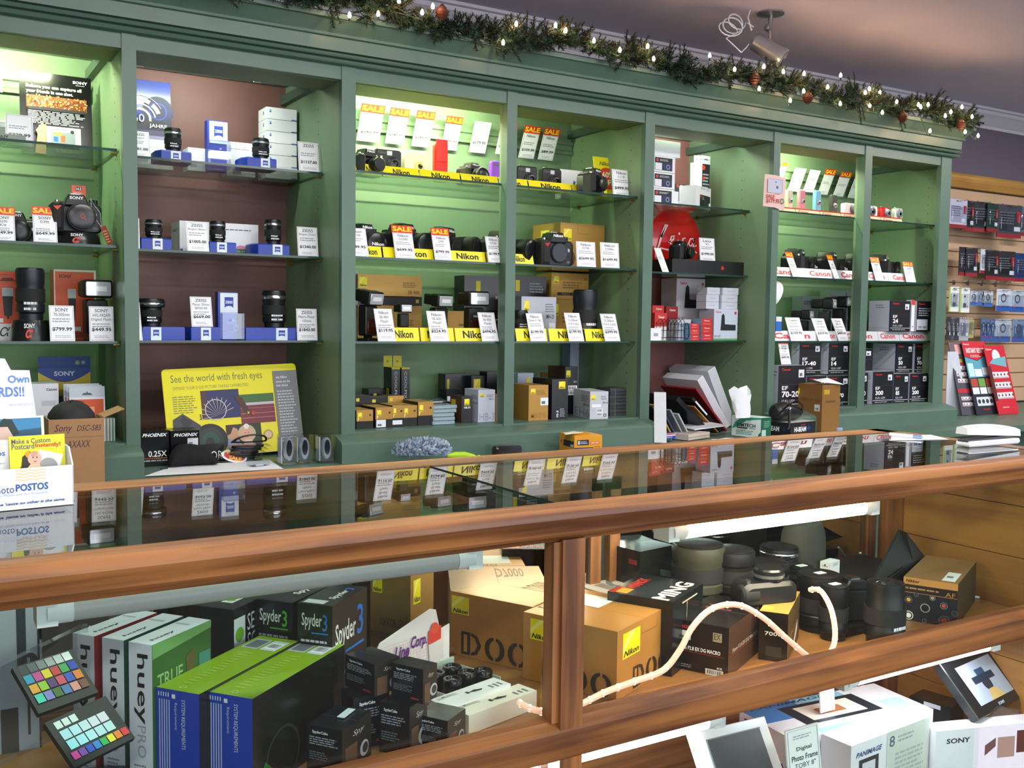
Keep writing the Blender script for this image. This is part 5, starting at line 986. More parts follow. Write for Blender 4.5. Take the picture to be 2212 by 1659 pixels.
corner('large white box with black label on its front, top shelf of the reddish bay', (1464, 399), (1504, 399), (1568, 405), 3.10, S1, WHT, {'r': [('r', .26, .06, .96, .62, '15161c'), ('c', .34, .54, .06, 'd83020'), ('r', .3, .86, .6, .98, 'c8ccd4'), ('r', .66, .84, .9, .99, 'd0d4dc'), ('l', .4, .4, .6, .56, 3, 'a0a4ac'), ('r', .5, .2, .7, .4, '2a2c34'), ('r', .86, .06, .98, .3, 'e8eaf0')]})
zb = S1 + (PY(1504, 399, 3.10).z - S1)
t = thing('rangefinder_camera', 'black camera body with red dot standing behind the large white box', 'camera', (PY(1476, 380, 3.19).x, 3.24, S1 + .035), 0)
b = MB(); b.slab(rr(.118, .072, .012), -.016, .016, mat('33353a', .5, .2, .05), .003); deco(b, (-.059, -.016, 0), (1, 0, 0), (0, 0, 1), .118, .072, [('r', 0, .8, 1, .98, '1c1d20'), ('c', .5, .88, .09, 'e03020'), ('r', .62, .82, .72, .94, 'e8e8d8'), ('r', .05, .82, .2, .94, 'e8e8c8'), ('r', .86, .84, .92, .93, '90949c')]); b.build('camera_body', t)
b = MB(); b.lathe([(.027, 0), (.027, .003), (.0255, .0032), (.0255, .002), (.001, .002)], mat('6a6d74', .3, .7, .02), 28, (.008, -.016, .032), 'y'); b.build('body_cap', t)
carton('small white riser box under the black camera body', t.location.x - .05, 3.21, S1, .1, .06, .034, WHT, {'f': [('r', .4, .3, .6, .6, 'b8bcc4')]})
for i in range(3):
    Yq = 3.20 + .03 * i; x, w, h = bpx(1514 - i * 8, 1535 - i * 8, 352, Yq, S1)
    t = thing('hanging_package', ['front', 'middle', 'rearmost'][i] + ' white hang-tab package of three above the large white box', 'package', (x, Yq, S1), 0, 'white hang-tab packages')
    carton('', 0, 0, 0, w, .02, h, WHT, {'f': [('r', .1, .30, .98, .98, '17181c'), ('c', .25, .9, .05, 'd83020'), ('l', .2, .4, .9, .8, 6, 'a8acb4'), ('r', .2, .66, .4, .72, 'd83020')]}, name='pack_body', parent=t)
    for k in ('label', 'category'):
        if k in t.children[0]: del t.children[0][k]
    b = MB(); b.box(0, 0, h, w, .0012, h + .03, P('d0d4d8')); deco(b, (0, 0, h), (1, 0, 0), (0, 0, 1), w, .03, [('p', [(.2, .4), (.8, .4), (.7, .55), (.55, .55), (.5, .68), (.45, .55), (.3, .55)], '404850')]); b.build('hang_tab', t)
    t.rotation_euler[2] = .1
# red enamel disc
cx_, cz_ = PY(1457, 519, 3.30).x, PY(1457, 519, 3.30).z; R = abs(PY(1511, 519, 3.30).x - cx_) * .98; Rz = cz_ - S2 - .001
R = (R + Rz) / 2
b = MB(); b.lathe([(R * .97, -.006), (R, -.003), (R, .0), (R * .985, .004), (R * .9, .007), (R * .5, .012), (.002, .013)], mat('c01414', .12, 0, .0, coat=.6), 48, (0, 0, 0), 'y')
def stroke(pts, wd): # lettering band on the disc
    vs = [];
    for i, (u, v) in enumerate(pts):
        a = pts[max(i - 1, 0)]; c = pts[min(i + 1, len(pts) - 1)]; dx, dy = c[0] - a[0], c[1] - a[1]; L = math.hypot(dx, dy) or 1; k = wd * (.6 + .4 * abs(dy) / L)
        e = -(.0145 + .0 * u); vs += [((u - dy / L * k) * R, e, (v + dx / L * k) * R), ((u + dy / L * k) * R, e, (v - dx / L * k) * R)]
    b.add(vs, [(2 * i, 2 * i + 1, 2 * i + 3, 2 * i + 2) for i in range(len(pts) - 1)], INK('e8c8c8'))
stroke([(-.60, .10), (-.42, .38), (-.36, .46), (-.44, .46), (-.56, .2), (-.66, -.12), (-.74, -.28), (-.60, -.22), (-.3, -.26), (-.1, -.2)], .035)
stroke([(-.30, -.04), (-.12, .06), (-.10, .16), (-.2, .14), (-.26, -.02), (-.16, -.16), (-.02, -.1), (.06, .06), (.04, -.1), (.1, -.14), (.2, -.02)], .03)
stroke([(.34, .12), (.24, .1), (.2, -.06), (.32, -.14), (.42, -.06)], .03); stroke([(.66, .12), (.52, .1), (.46, -.04), (.54, -.12), (.66, .0), (.68, .12), (.64, -.12), (.78, -.08)], .03); stroke([(.0, -.30), (.3, -.26), (.66, -.24), (.8, -.3)], .022)
b.add([(.06 * R, -.0145, .2 * R), (.12 * R, -.0145, .2 * R), (.12 * R, -.0145, .27 * R), (.06 * R, -.0145, .27 * R)], [(0, 1, 2, 3)], INK('e8c8c8'))
b.build('round_sign', None, (cx_, 3.30, S2 + R + .001), label='round red enamel sign with white script lettering', cat='sign')
cpx('long black presentation box with small red dot, front of the second shelf', 1452, 1614, 563, 3.09, S2, .14, BLK, {'f': [('c', .66, .5, .14, 'c03020'), ('r', .35, 0, .353, 1, '303236')]})
zt = PY(1500, 563, 3.09).z
dslr('black camera with stubby lens standing on the long black box', 1468, 545, 3.15, zt + .001, '', .78, math.radians(20), (.03, .045), '', x=PY(1466, 550, 3.15).x)
tag('price tag 1995.00 standing on the long black box', 1513, 1546, 514, 3.13, zt + .001, 'Leica', ['X1'], '$1995.00', 0, lean=-6)
tag('white tag turned almost edge-on in front of the red disc', 1432, 1446, 534, 3.075, S2, '', [''], '', 0, lean=-30, plain=True)
cpx('small dark box behind the 1995.00 tag', 1548, 1562, 548, 3.22, zt + .001, .03, BLKS, {'f': [('r', .1, .2, .9, .3, '50545c')]}) if False else None
# third shelf
GRIP = [('p', [(.28, .32), (.92, .32), (.92, .50), (.46, .52), (.44, .80), (.38, .86), (.32, .80)], '1d2026')]
cpx('large white box with red lettering and battery grip picture, upper left', 1461, 1522, 602, 3.27, S3 + .075, .1, P('c8c4cc'), {'f': [('t', .12, .86, .36, .93, 'Canon', 'b83038', 'b'), ('t', .03, .04, .3, .11, 'BG-E7', '50505a', ''), ('c', .92, .88, .035, 'b82838')] + GRIP}, {'l': 'a8a0a4'})
x, w, h = bpx(1464, 1538, 668, 3.26, S3)
carton('white box under the large battery grip box', x, 3.26, S3, w, .1, .072, P('b8bac4'), {'f': [('r', .4, 0, .405, 1, '80848e'), ('r', .1, .4, .12, .8, 'c03038'), ('r', .7, .3, .72, .7, 'c03038'), ('l', .1, .1, .3, .25, 1, '8a8e96')]})
cpx('white box with battery grip picture and green foot stripe, right end', 1542, 1593, 668, 3.08, S3, .09, P('c2ccdc'), {'f': [('t', .06, .88, .3, .94, 'Canon', 'c83038', 'b'), ('t', .04, .1, .3, .17, 'BG-E5', '40444e', ''), ('c', .9, .88, .05, 'd03040'), ('r', 0, 0, 1, .06, '5a9a60')] + GRIP}, {'l': 'b0b8c6'})
zt = PY(1565, 668, 3.08).z; x, w, _ = bpx(1558, 1592, 650, 3.10, S3)
for c in range(2):
    for i in range(3):
        xx = x + (0 if c else -.075); hb = (PY(1575, 622, 3.10).z - zt) / 3
        carton(['bottom', 'middle', 'top'][i] + ' small white box in the ' + ['left', 'right'][c] + ' pile on the battery grip box', xx + (.004 * (i == 2)), 3.10 + .012 * (1 - c), zt + .001 + hb * i, w if c else .070, .06, hb - .001, P('c6cad6'), {'f': [('l', .3, .4, .8, .6, 1, 'a0a4b0')]}, group='small white boxes piled on the battery grip box')
RED = P('c02a28')
for c, (xl, xr, y0) in enumerate(((1492, 1511, 698), (1516, 1539, 688))):
    x, w, _ = bpx(xl, xr, 715, 3.075, S3); hb = (PY((xl + xr) / 2, y0, 3.075).z - S3) / 3
    for i in range(3): carton(['bottom', 'middle', 'top'][i] + ' small red box in the ' + ['left', 'right'][c] + ' red stack on the third shelf', x, 3.075 + .002 * i, S3 + hb * i, w, .05, hb - .001, RED, {'f': [('t', .25, .62, .75, .82, 'Canon', 'f0d0d0', 'b'), ('l', .2, .2, .85, .35, 1, 'e8a0a0')]}, {'l': '7ab0dc'}, group='small red battery boxes')
for i, (xl, xr, yt, z, Yq, lb) in enumerate(((1409, 1434, 660, .05, 3.2, 'red box with white foot by the post, upper of the left red boxes'), (1414, 1440, 676, .0, 3.12, 'red box behind the wire basket'), (1438, 1464, 662, .04, 3.22, 'dark red box above the wire basket'))):
    cpx(lb, xl, xr, yt, Yq, S3 + z, .05, RED if i < 2 else P('8a1a1c'), {'f': [('t', .3, .8, .8, .9, 'Canon', 'f0d0d0', 'b')] + ([('r', 0, 0, 1, .5, 'd8dade')] if i < 2 else [])}, group='red boxes around the wire basket')
carton('white box carrying the upper left red box', PY(1408, 720, 3.2).x, 3.2, S3, .07, .05, .049, WHT, {'f': [('r', .2, .3, .5, .6, 'b0b4bc')]}); carton('white box carrying the dark red box', PY(1440, 720, 3.22).x, 3.225, S3, .05, .05, .039, WHT, {'f': [('r', .2, .3, .5, .6, 'b0b4bc')]})
cpx('white carton with small grey label at the left end, front of the third shelf', 1396, 1428, 709, 3.07, S3, .05, WHT, {'f': [('r', .5, .35, .8, .6, '9aa4b8')]})
cpx('white flat box between wire basket and the left red stack', 1462, 1492, 690, 3.12, S3, .05, P('b8c0cc'), {'f': [('r', 0, .5, 1, .52, '8088'[:4] + '90'), ('l', .2, .6, .8, .8, 1, '6a707a')]})
x, w, h = bpx(1427, 1482, 689, 3.09, S3); t = thing('wire_basket', 'black wire basket on the third shelf of the reddish bay', 'basket', (x, 3.075, S3 + .001))
for k in range(7):
    u = w * k / 7; b = MB(); b.tube([(u, 0, .0015), (u, .0, h * .8), (u + .004, .02, h), (u + .004, .045, h * .8), (u, .045, .0015)], .0014, BLK, 5); b.build('wire_hoop', t)
for z_ in (.12, .45, .75): b = MB(); b.tube([(0, 0, h * z_), (w * .86, 0, h * z_), (w * .9, .02, h * z_), (w * .86, .045, h * z_), (0, .045, h * z_)], .0012, BLK, 5); b.build('wire_rim', t)
b = MB(); c_ = [(w * .93 + .012 * math.cos(a), .0, h * .42 + h * .38 * math.sin(a)) for a in [2 * math.pi * i / 20 for i in range(21)]]; b.tube(c_, .002, BLK, 5); b.build('wire_ring', t)
# ledge: leaning binders, magazines, tissue box
ZL1 = ZL + .0026
def leaner(name, lab, cat, px, py, Y, L, th, wd, ang, m, dc=None, group=None, inner=None):
    """flat volume leaning to the left: its lower edge stands at px,py; ang = degrees from upright"""
    o = PY(px, py, Y); b = MB(); b.box(-th, 0, 0, 0, wd, L, m)
    if inner: b.box(-th + .003, -.0005, .004, -.003, .003, L - .004, inner)
    if dc: deco(b, (-th, 0, 0), (1, 0, 0), (0, 0, 1), th, L, dc)
    return b.build(name, None, (o.x, Y, ZL1 + .001 + th * math.sin(math.radians(ang))), rot=(0, -math.radians(ang), 0), label=lab, cat=cat, group=group)
WB = mat('d8dae2', .4, 0, .02)
leaner('ring_binder', 'rear white ring binder leaning left on the ledge of the reddish bay', 'binder', 1588, 905, 3.14, .27, .045, .25, 27, WB, None, 'white ring binders', P('c8c8d0'))
leaner('ring_binder', 'front white ring binder with a hole, leaning left against the red folder', 'binder', 1576, 905, 3.05, .26, .035, .22, 36, WB, [('c', .3, .92, .02, '303440')], 'white ring binders', P('c8c8d0'))
leaner('folder', 'dark red folder leaning left under the binders', 'folder', 1572, 905, 3.02, .245, .008, .22, 44, P('8a1c24'))
leaner('framed_print', 'black framed print leaning left under the red folder', 'print', 1560, 905, 3.00, .21, .012, .2, 48, GL('15151a'), [('r', .2, .5, .8, .9, 'e0e2e8')])
leaner('envelope', 'tan envelope leaning left among the papers', 'envelope', 1553, 905, 3.0, .17, .004, .2, 50, P('b88a4c'))
leaner('album', 'large black album leaning left, lowest of the leaning pile', 'album', 1535, 905, 2.97, .22, .02, .22, 50, GL('121316'))
for i, (px, c, L) in enumerate(((1447, '23262c', .15), (1456, 'b0902c', .155), (1464, '2c3a5c', .15), (1480, '8a8e94', .13), (1492, 'a8acb0', .11))):
    leaner('thin_booklet', ['black', 'yellow edged', 'dark blue', 'grey', 'pale grey'][i] + ' thin booklet leaning left behind the upright white sheet', 'booklet', px, 925, 2.93, L, .006, .15, 34, P(c), group='thin booklets leaning behind the white sheet')
a = PY(1405, 935, 2.90); b = MB(); h_ = PY(1405, 845, 2.90).z - ZL1; b.box(0, 0, 0, .0015, .0015, .01, WHT)
b = MB(); b.loft([[(0, 0, 0), (.034, -.03, 0), (.036, -.028, 0), (.002, .002, 0)], [(-.006, 0, h_), (.026, -.03, h_), (.028, -.028, h_), (-.004, .002, h_)]], WHT)
b.build('foam_board', None, (PY(1407, 940, 2.87).x + .006, 2.86, ZL1 + .0), label='upright white board standing against the plinth end', cat='board', smooth=False)
def flat(name, lab, cat, px, py, w, d, h, rz, m, dc=None, z=None, **k):
    o = PZ(px, py, z or ZL1); return carton(lab, o.x, o.y, (z or ZL1) + .0005, w, d, h, m, dc, rz=rz, name=name, cat=cat, **k)
flat('booklet', 'green booklet lying lowest under the blue and red box', 'booklet', 1412, 955, .1, .08, .006, .12, P('5a8a44'))
flat('product_box', 'small blue box with red end lying flat on the green booklet', 'box', 1424, 951, .085, .05, .022, .10, P('1c3a9a'), {'f': [('r', .35, .55, 1, 1, 'd8dce8'), ('l', .4, .2, .9, .45, 2, 'd8dce8'), ('r', .3, .75, .98, .95, 'b83040')]}, z=ZL1 + .008)
flat('magazine', 'thick magazine with handwriting lying on the ledge', 'magazine', 1487, 952, .15, .12, .022, .28, P('c8b8b0'), {'t': [('l', .15, .2, .85, .85, 6, '5a5660'), ('t', .4, .55, .75, .68, 'notes', '303038', 'i')], 'f': [('r', 0, .4, 1, .55, '7a9a7a'), ('r', 0, .1, 1, .2, 'c89a90')]})
b = MB(); W_ = .13; pts = [(0, 0), (.02, .006), (.05, .003), (.09, .008), (.13, .002)]
b.loft([[(p[0], 0, p[1]) for p in pts] + [(p[0], 0, p[1] + .001) for p in reversed(pts)], [(p[0] * 1.0, .05, p[1] * .6) for p in pts] + [(p[0], .05, p[1] * .6 + .001) for p in reversed(pts)]], WHT); o = PZ(1500, 957, ZL1)
b.build('paper_sheet', None, (PZ(1545, 954, ZL1).x, o.y - .02, ZL1 + .0005), rz=.05, label='curling white paper lying in front of the tissue box', cat='paper', smooth=False)
o = PY(1520, 905, 2.97); b = MB(); b.loft([[(0, 0, 0), (.16, -.03, 0), (.17, .09, .002), (.03, .12, .0)], [(0, 0, .004), (.16, -.03, .003), (.17, .09, .006), (.03, .12, .004)]], WB)
b.build('open_notebook', None, (PY(1497, 900, 2.93).x, 2.92, ZL1 + .028), rot=(0, math.radians(-4), .1), label='white open notebook lying over the magazine', cat='notebook', smooth=False)
corner('white and teal tissue box on the ledge', (1580, 897), (1644, 903), (1667, 901), 2.78, ZL1, P('e4f2ee'), {'f': [('p', [(0, .35), (.12, .7), (.35, .95), (1, 1), (1, .92), (.5, .8), (.25, .5)], '3a9a84'), ('p', [(.82, 0), (1, .3), (1, 0)], '2a7a5c'), ('t', .18, .48, .82, .66, 'KIMTECH', '2c3436', 'b'), ('r', .18, .40, .55, .46, '2c3436'), ('r', .6, .41, .82, .45, '90989a'), ('l', .16, .1, .75, .34, 3, '6aa090'), ('r', .84, .08, .92, .2, 'f0f8f4')], 'r': [('r', .1, .08, .5, .4, 'a8c8c0'), ('l', .3, .5, .9, .85, 4, '70b098')]}, {'r': '1c5a44', 't': 'dcece6'}, name='tissue_box')
b = MB(); rs = []; n = 10
for k in range(7):
    u = k / 6; rs.append([(.035 * math.cos(2 * math.pi * j / n) * (1 + u * .6 + .12 * math.sin(3 * j + k)) - .02 * u, .010 * math.sin(2 * math.pi * j / n) * (1 + u), u * .105 + (.02 * u * math.sin(j * 1.3))) for j in range(n)])
b.loft(rs, WHT, True, False); o = PY(1608, 900, 2.80); b.build('tissue', None, (PY(1606, 900, 2.81).x, 2.812, PY(1644, 903, 2.78).z + .0005), label='white tissue pulled up out of the teal box', cat='tissue')
# ================================================================== rightmost bay
rail('grooved green rail behind the hanging tags of the rightmost bay', XD[1] + .004, XE[0] - .004, 3.415, PY(1760, 385, 3.4).z - .02)
hang = [(1680, 1692, 354, 382, 1, 'sale tag cut by the post at the left of the short rail'), (1702, 1726, 366, 412, 0, 'plain white hanging tag, first on the short rail'), (1735, 1757, 370, 414, 0, 'plain white hanging tag, second on the short rail'), (1767, 1788, 369, 419, 1, 'leftmost full sale tag on the short rail'), (1800, 1822, 375, 423, 1, 'middle sale tag on the short rail'), (1832, 1853, 379, 427, 1, 'sale tag touching the mullion on the short rail'), (1868, 1881, 390, 420, 0, 'white hanging tag just right of the mullion')]
for xl, xr, yt, yb, sl, lb in hang: tag(lb, xl, xr, yt, 3.40, PY(xl, yb, 3.40).z, '', [''], '', sl, lean=24, foot=0)
RW = mat('d8281c', .35, 0, .01)
xs_ = [PY(p, 460, 3.03).x for p in (1672, 1725, 1778, 1824, 1868, 1910, 1957)]; xs_[0] = XD[1] + .004
for i in range(6): banner(['first', 'second', 'third', 'fourth', 'fifth', 'sixth'][i] + ' red and cream shelf banner counted from the post, rightmost bay', xs_[i] + .002, xs_[i + 1] - .002, 3.04, S1, 'Canon', mat('e8d8b0', .4, 0, .02), 'c03020', .022, .06, (.1, .5), group='red and cream shelf banners')
b = MB(); w = xs_[6] - xs_[0]; b.box(0, 0, 0, w, .05, .003, RW); b.build('red_strip', None, (xs_[0], 3.052, S1 + .0235), label='long thin red strip lying on the cream banners, rightmost bay', cat='strip', smooth=False)
ZI = S1 + .0268; CY = 3.10
def upright(lab, px, yt, col, side='15161a', z=ZI):
    t = compact(lab, px, yt, CY + .03, z, .036, col, .010, 0, '', .02, 0, SIL, .008, fl=False, group='small cameras on the red strip'); return t
upright('pale green upright camera next to the hanging sale sign', 1704, 410, 'b8c8b0'); upright('pink upright camera on the red strip', 1731, 410, 'c888a0'); upright('light blue upright camera on the red strip', 1765, 412, '6ab0d0')
upright('dark grey upright camera on the red strip', 1800, 422, '383c36')
GC = 'small cameras on the red strip'
compact('white compact camera with large dark lens left of the mullion', 1838, 440, CY, ZI, .11, 'eceef0', .024, .06, '', .026, 0, mat('70747a', .3, .5, .02), .014, group=GC)
compact('white compact camera just right of the mullion', 1880, 445, CY, ZI, .075, 'eceef0', .022, -.1, '', .024, 0, mat('70747a', .3, .5, .02), .012, group=GC)
compact('red compact camera with silver lens ring', 1909, 448, CY, ZI, .062, 'd0241c', .018, .15, '', .024, 0, SIL, .012, group=GC)
compact('white small compact camera at the right end of the red strip', 1938, 450, CY, ZI, .056, 'eceef0', .018, 0, '', .024, 0, mat('b0b4ba', .3, .5, .02), .01, group=GC)
# second shelf
GR = mat('c4c6ca', .35, .2, .02)
xs_ = [PY(p, 600, 3.01).x for p in (1672, 1736, 1806, 1868, 1921, 1969)]; xs_[0] = XD[1] + .004
for i in range(5): banner(['leftmost', 'second', 'third', 'fourth', 'rightmost'][i] + ' grey banner with red lettering on the second shelf, rightmost bay', xs_[i] + .001, xs_[i + 1] - .001, 3.01, S2, 'Canon', GR, 'c83028', .040, .03, (.2, .85), group='grey banners with red lettering')
for lab, px, s_, rz_, cap, ln in (('black camera at the left end of the second shelf, rightmost bay', 1712, 1.28, 30, 'Canon', .05), ('black camera with very large lens cap, second from left', 1782, 1.25, 26, 'Canon', .045), ('black camera hidden partly behind the mullion, rightmost bay', 1842, 1.25, 28, '', .05), ('black camera with capped lens right of the mullion', 1896, 1.28, 32, 'Canon', .05)):
    dslr(lab, px, 560, 3.14, S2, 'Canon', s_, math.radians(rz_), (.036, ln), '', cap, x=PY(px, 560, 3.14).x)
tag('slim sale tag leaning left at the left end of the second shelf, rightmost bay', 1714, 1729, 544, 3.0, S2, '', ['T1i'], '', 1, lean=-26)
tag('slim sale tag leaning left under the very large lens cap', 1804, 1815, 550, 3.0, S2, '', ['60D'], '', 1, lean=-26)
tag('sale tag just right of the mullion on the second shelf, rightmost bay', 1893, 1911, 556, 3.0, S2, 'Canon', ['EOS'], '', 1, lean=-20)
tag('lone sale tag near the right end of the second shelf, rightmost bay', 1959, 1980, 566, 3.0, S2, 'Canon', ['EOS'], '', 1, lean=-16)
# third shelf
xs_ = [PY(p, 722, 3.01).x for p in (1680, 1770, 1812, 1899, 1945, 2010)]; xs_[0] = XD[1] + .004
for i in range(5): banner(['leftmost', 'second', 'third', 'fourth', 'rightmost'][i] + ' grey banner with red lettering on the third shelf, rightmost bay', xs_[i] + .001, xs_[i + 1] - .001, 3.01, S3, 'Canon', GR, 'c02838', .042, .03, (.2, .85) if i < 3 else (.1, .8), group='grey banners with red lettering')
for lab, px, s_, b_ in (('black flash with small window behind the 159 tag', 1736, 1.0, .95), ('black flash with larger window behind the middle tag', 1782, 1.15, 1.35), ('tall black flash by the mullion behind the right tag', 1812, 1.2, 1.4)):
    speedlight(lab, px, 690, 3.12 + (.06 if px == 1812 else 0), S3, s_, math.radians(30), .9, 0, '', False, body=b_)
EFB = lambda a, b_='', c_='': [('t', .10, .88, .42, .94, 'Canon', 'c82820', 'b'), ('r', 0, .10, 1, .115, 'c8ccd4'), ('t', .12, .44, .34, .53, 'EF', 'f0f0f4', 'm'), ('t', .12, .27, min(.9, .12 + .13 * len(a)), .41, a, 'f0f0f4', 'b'), ('t', .12, .15, .6, .215, 'f/2.8 L USM', 'd0d2d8', ''), ('r', 0, .56, 1, .563, '5a5e6a'), ('l', .1, .03, .9, .08, 1, 'a0a4ac'), ('r', .72, .72, .93, .9, 'd8dce4'), ('r', .76, .75, .86, .82, '60646e')]
EK = P('14151b'); ES = P('c8cad8')
def ef(lab, L, N, R, Y, z0, num, **k):
    x = PY(N[0], N[1], Y).x; d = max(.05, min(.22, PX(L[0], L[1], x).y - Y))
    return cpx(lab, N[0], R[0], (N[1] + R[1]) / 2, Y, z0, d, EK, {'f': EFB(num), 'l': [('r', .94, 0, 1, 1, '202a60'), ('l', .3, .75, .8, .9, 2, '8a8e9c'), ('r', 0, .1, 1, .106, '6a6e7a')]}, {'l': ES, 't': 'b8bac4'}, group='black lens boxes with red lettering', **k)
ef('black lens box lettered 24 on the third shelf right of the mullion', (1877, 646), (1924, 648), (1966, 652), 3.0, S3 + .044, '24')
carton('grey riser shelf block under the two right lens boxes, third shelf', PY(1877, 730, 3.10).x, 3.11, S3, XE[0] - PY(1877, 730, 3.10).x - .01, .2, .043, GREEND)
cpx('black lens box with white price label at the right end of the third shelf', 1980, 2020, 651, 3.0, S3 + .044, .12, EK, {'f': [('t', .10, .88, .45, .94, 'Canon', 'c82820', 'b'), ('l', .1, .5, .8, .8, 4, 'a8acb8'), ('r', .02, .05, .6, .40, 'c8ccd8'), ('t', .1, .1, .55, .18, '50 80', '505460', 'b'), ('r', .75, .2, .95, .42, 'b8bcc8')]}, {'l': ES})
carton('white box with red lid stripe between the two lens boxes', PY(1968, 700, 3.0).x, 3.0, S3 + .044, .022, .03, PY(1975, 648, 3.0).z - S3 - .044, P('dfe0ea'), {'f': [('r', 0, .84, 1, 1, 'd83028'), ('t', .3, .12, .7, .18, 'USM', '50545c', '')]})
tag('price tag 159 on the third shelf, rightmost bay', 1710, 1741, 686, 3.0, S3, 'Canon', ['270 EX', 'Speedlite'], '$159.95', lean=-22)
tag('middle price tag on the third shelf, rightmost bay', 1770, 1797, 688, 3.0, S3, 'Canon', ['430 EX', 'Speedlite'], '$329.95', lean=-26)
tag('right price tag on the third shelf, rightmost bay', 1813, 1836, 688, 3.0, S3, 'Canon', ['580 EX', 'Speedlite'], '$499.95', lean=-26)
lens_item('black lens with bright reflection just left of the mullion, third shelf', 1836, 1856, 660, 3.10, S3)
for i, (xl, xr, yt, z, lb) in enumerate(((1732, 1770, 640, .105, 'leftmost grey box in the upper back row of the third shelf'), (1792, 1826, 628, .13, 'small grey box in the upper back row of the third shelf'), (1830, 1858, 628, .10, 'grey box by the mullion in the upper back row of the third shelf'))):
    x, w, h = bpx(xl, xr, yt, 3.3, S3 + z); carton(lb, x, 3.3, S3, w, .06, z + h, P('7a7e88'), {'f': [('l', .1, .80, .9, .9, 2, '303440')]}, group='grey boxes at the back of the third shelf')
t = thing('desk_lamp', 'white dome lamp head poking in beside the post of the rightmost bay', 'lamp', tuple(PY(1672, 640, 2.90)))
b = MB(M=Matrix.Rotation(math.radians(-62), 4, 'Y')); rs = []
b.lathe([(.02, .05), (.04, .046), (.062, .03), (.072, .0), (.070, .0), (.058, .028), (.038, .042), (.018, .046)], mat('e6e8ea', .25, 0, 0), 28, cap=False); b.build('lamp_shade', t)
b = MB(); b.tube([(-.045, 0, -.02), (-.03, .0, -.05), (.0, .0, -.07), (.03, .0, -.06)], [.008, .02, .024, .012], RUB, 10); b.build('lamp_neck', t)
t.location = PY(1682, 640, 3.03); t.location.x = XD[1] + .055
cpx('blue and white box by the post under the lamp', 1676, 1688, 684, 3.02, S3, .05, P('2a6ac0'), {'f': [('r', 0, 0, 1, .4, 'd8dce0'), ('r', 0, .8, 1, 1, 'd8dce0')]})
t = thing('power_cord', 'white power cord with inline switch hanging down the right side of the rightmost bay', 'cord', (0, 0, 0))
cp_ = [(2027, 366), (2028, 400), (2031, 440), (2028, 500), (2026, 550), (2022, 570)]; X_ = XE[0] - .012
b = MB(); b.tube([tuple(PX(x, y, X_)) for x, y in cp_], .0035, mat('e6e8c8', .4, 0, .02), 8); b.tube([tuple(PX(x, y, X_)) for x, y in ((2021, 588), (2026, 618), (2029, 640), (2024, 700), (2020, 800), (2019, 860))], .003, mat('e6e8c8', .4, 0, .02), 8); b.build('cable', t)
b = MB(); b.tube([tuple(PX(x, y, X_)) for x, y in ((2022, 568), (2021, 573), (2021, 584), (2021, 589))], [.004, .009, .009, .004], mat('eceee6', .4, 0, 0), 10); b.build('switch', t)
# floor of the bay: two layers of lens boxes
def row(z0, Yb, its):
    for lab, L, N, R, num in its: ef(lab, L, N, R, Yb, z0, num)
YE = 2.985
ztop = PY(1970, 808, YE).z
ef('black lens box lettered 300, lower layer right of the mullion', (1874, 800), (1886, 801), (1929, 804), YE, ZF, '300')
ef('black lens box lettered 85, lower layer second from the mullion', (1929, 806), (1931, 806), (1962, 808), YE, ZF, '85')
ef('black lens box lettered 200, lower layer at the right end', (1962, 806), (1966, 806), (2003, 807), YE, ZF, '200')
ef('black lens box lettered 50, upper layer right of the mullion', (1885, 739), (1937, 742), (1971, 743), YE + .05, PY(1940, 805, YE + .05).z, '50')
ef('black lens box lettered 70-200, upper layer at the right end', (1972, 740), (1977, 741), (2012, 743), YE + .05, PY(1990, 805, YE + .05).z, '70-200')
carton('plain black box supporting the upper lens boxes at the right', PY(1889, 850, 3.2).x, 3.20, ZF, .36, .12, PY(1940, 805, YE + .05).z - ZF - .001, EK, {'f': [('r', 0, .5, 1, .51, '404450')]})
ef('black lens box lettered 17-40, upper layer behind the sale tag', (1712, 738), (1728, 740), (1773, 742), YE + .03, PY(1740, 808, YE + .03).z, '17-40')
ef('black lens box lettered 14, upper layer left of the mullion', (1773, 738), (1791, 740), (1833, 742), YE + .02, PY(1800, 808, YE + .02).z, '14')
ef('black lens box half behind the mullion, upper layer', (1833, 752), (1834, 752), (1884, 754), YE + .04, PY(1860, 808, YE + .04).z, '1.4x')
ef('black lens box at the left end of the lower layer, half behind the gold carton', (1672, 788), (1682, 789), (1740, 790), YE - .02, ZF, '70-200')
ef('lens box between two others behind the gold carton, lower layer', (1741, 811), (1744, 812), (1785, 812), YE + .02, ZF, '')
ef('lens box with pale label left of the mullion, lower layer', (1785, 812), (1788, 812), (1833, 811), YE + .01, ZF, '24-70')
ef('black lens box lettered 100-400 beside the mullion, lower layer', (1833, 805), (1834, 805), (1874, 806), YE + .03, ZF, '100-400')
tag('sale tag on the lens boxes at the left end of the bay floor', 1689, 1710, 731, 3.0, PY(1700, 787, 3.0).z, 'Canon', ['70-200', 'F/4'], '$495.95', 1, lean=-14)
t = thing('sale_flyer', 'pink paper flyer with a camera picture and 179.95 taped to the post', 'flyer', (PY(1648, 450, 2.93).x, 2.93, PY(1648, 445, 2.93).z))
o = t.location; w = PY(1694, 450, 2.93).x - o.x; h = PY(1670, 378, 2.93).z - o.z; b = MB()
b.loft([[(0, 0, 0), (w * .5, -.004, -.002), (w, 0, -.012), (w, .001, -.012), (w * .5, -.003, -.002), (0, .001, 0)], [(.006, 0, h), (w * .5, -.003, h), (w + .004, 0, h - .006), (w + .004, .001, h - .006), (w * .5, -.002, h), (.006, .001, h)]], P('d8b4b0'))
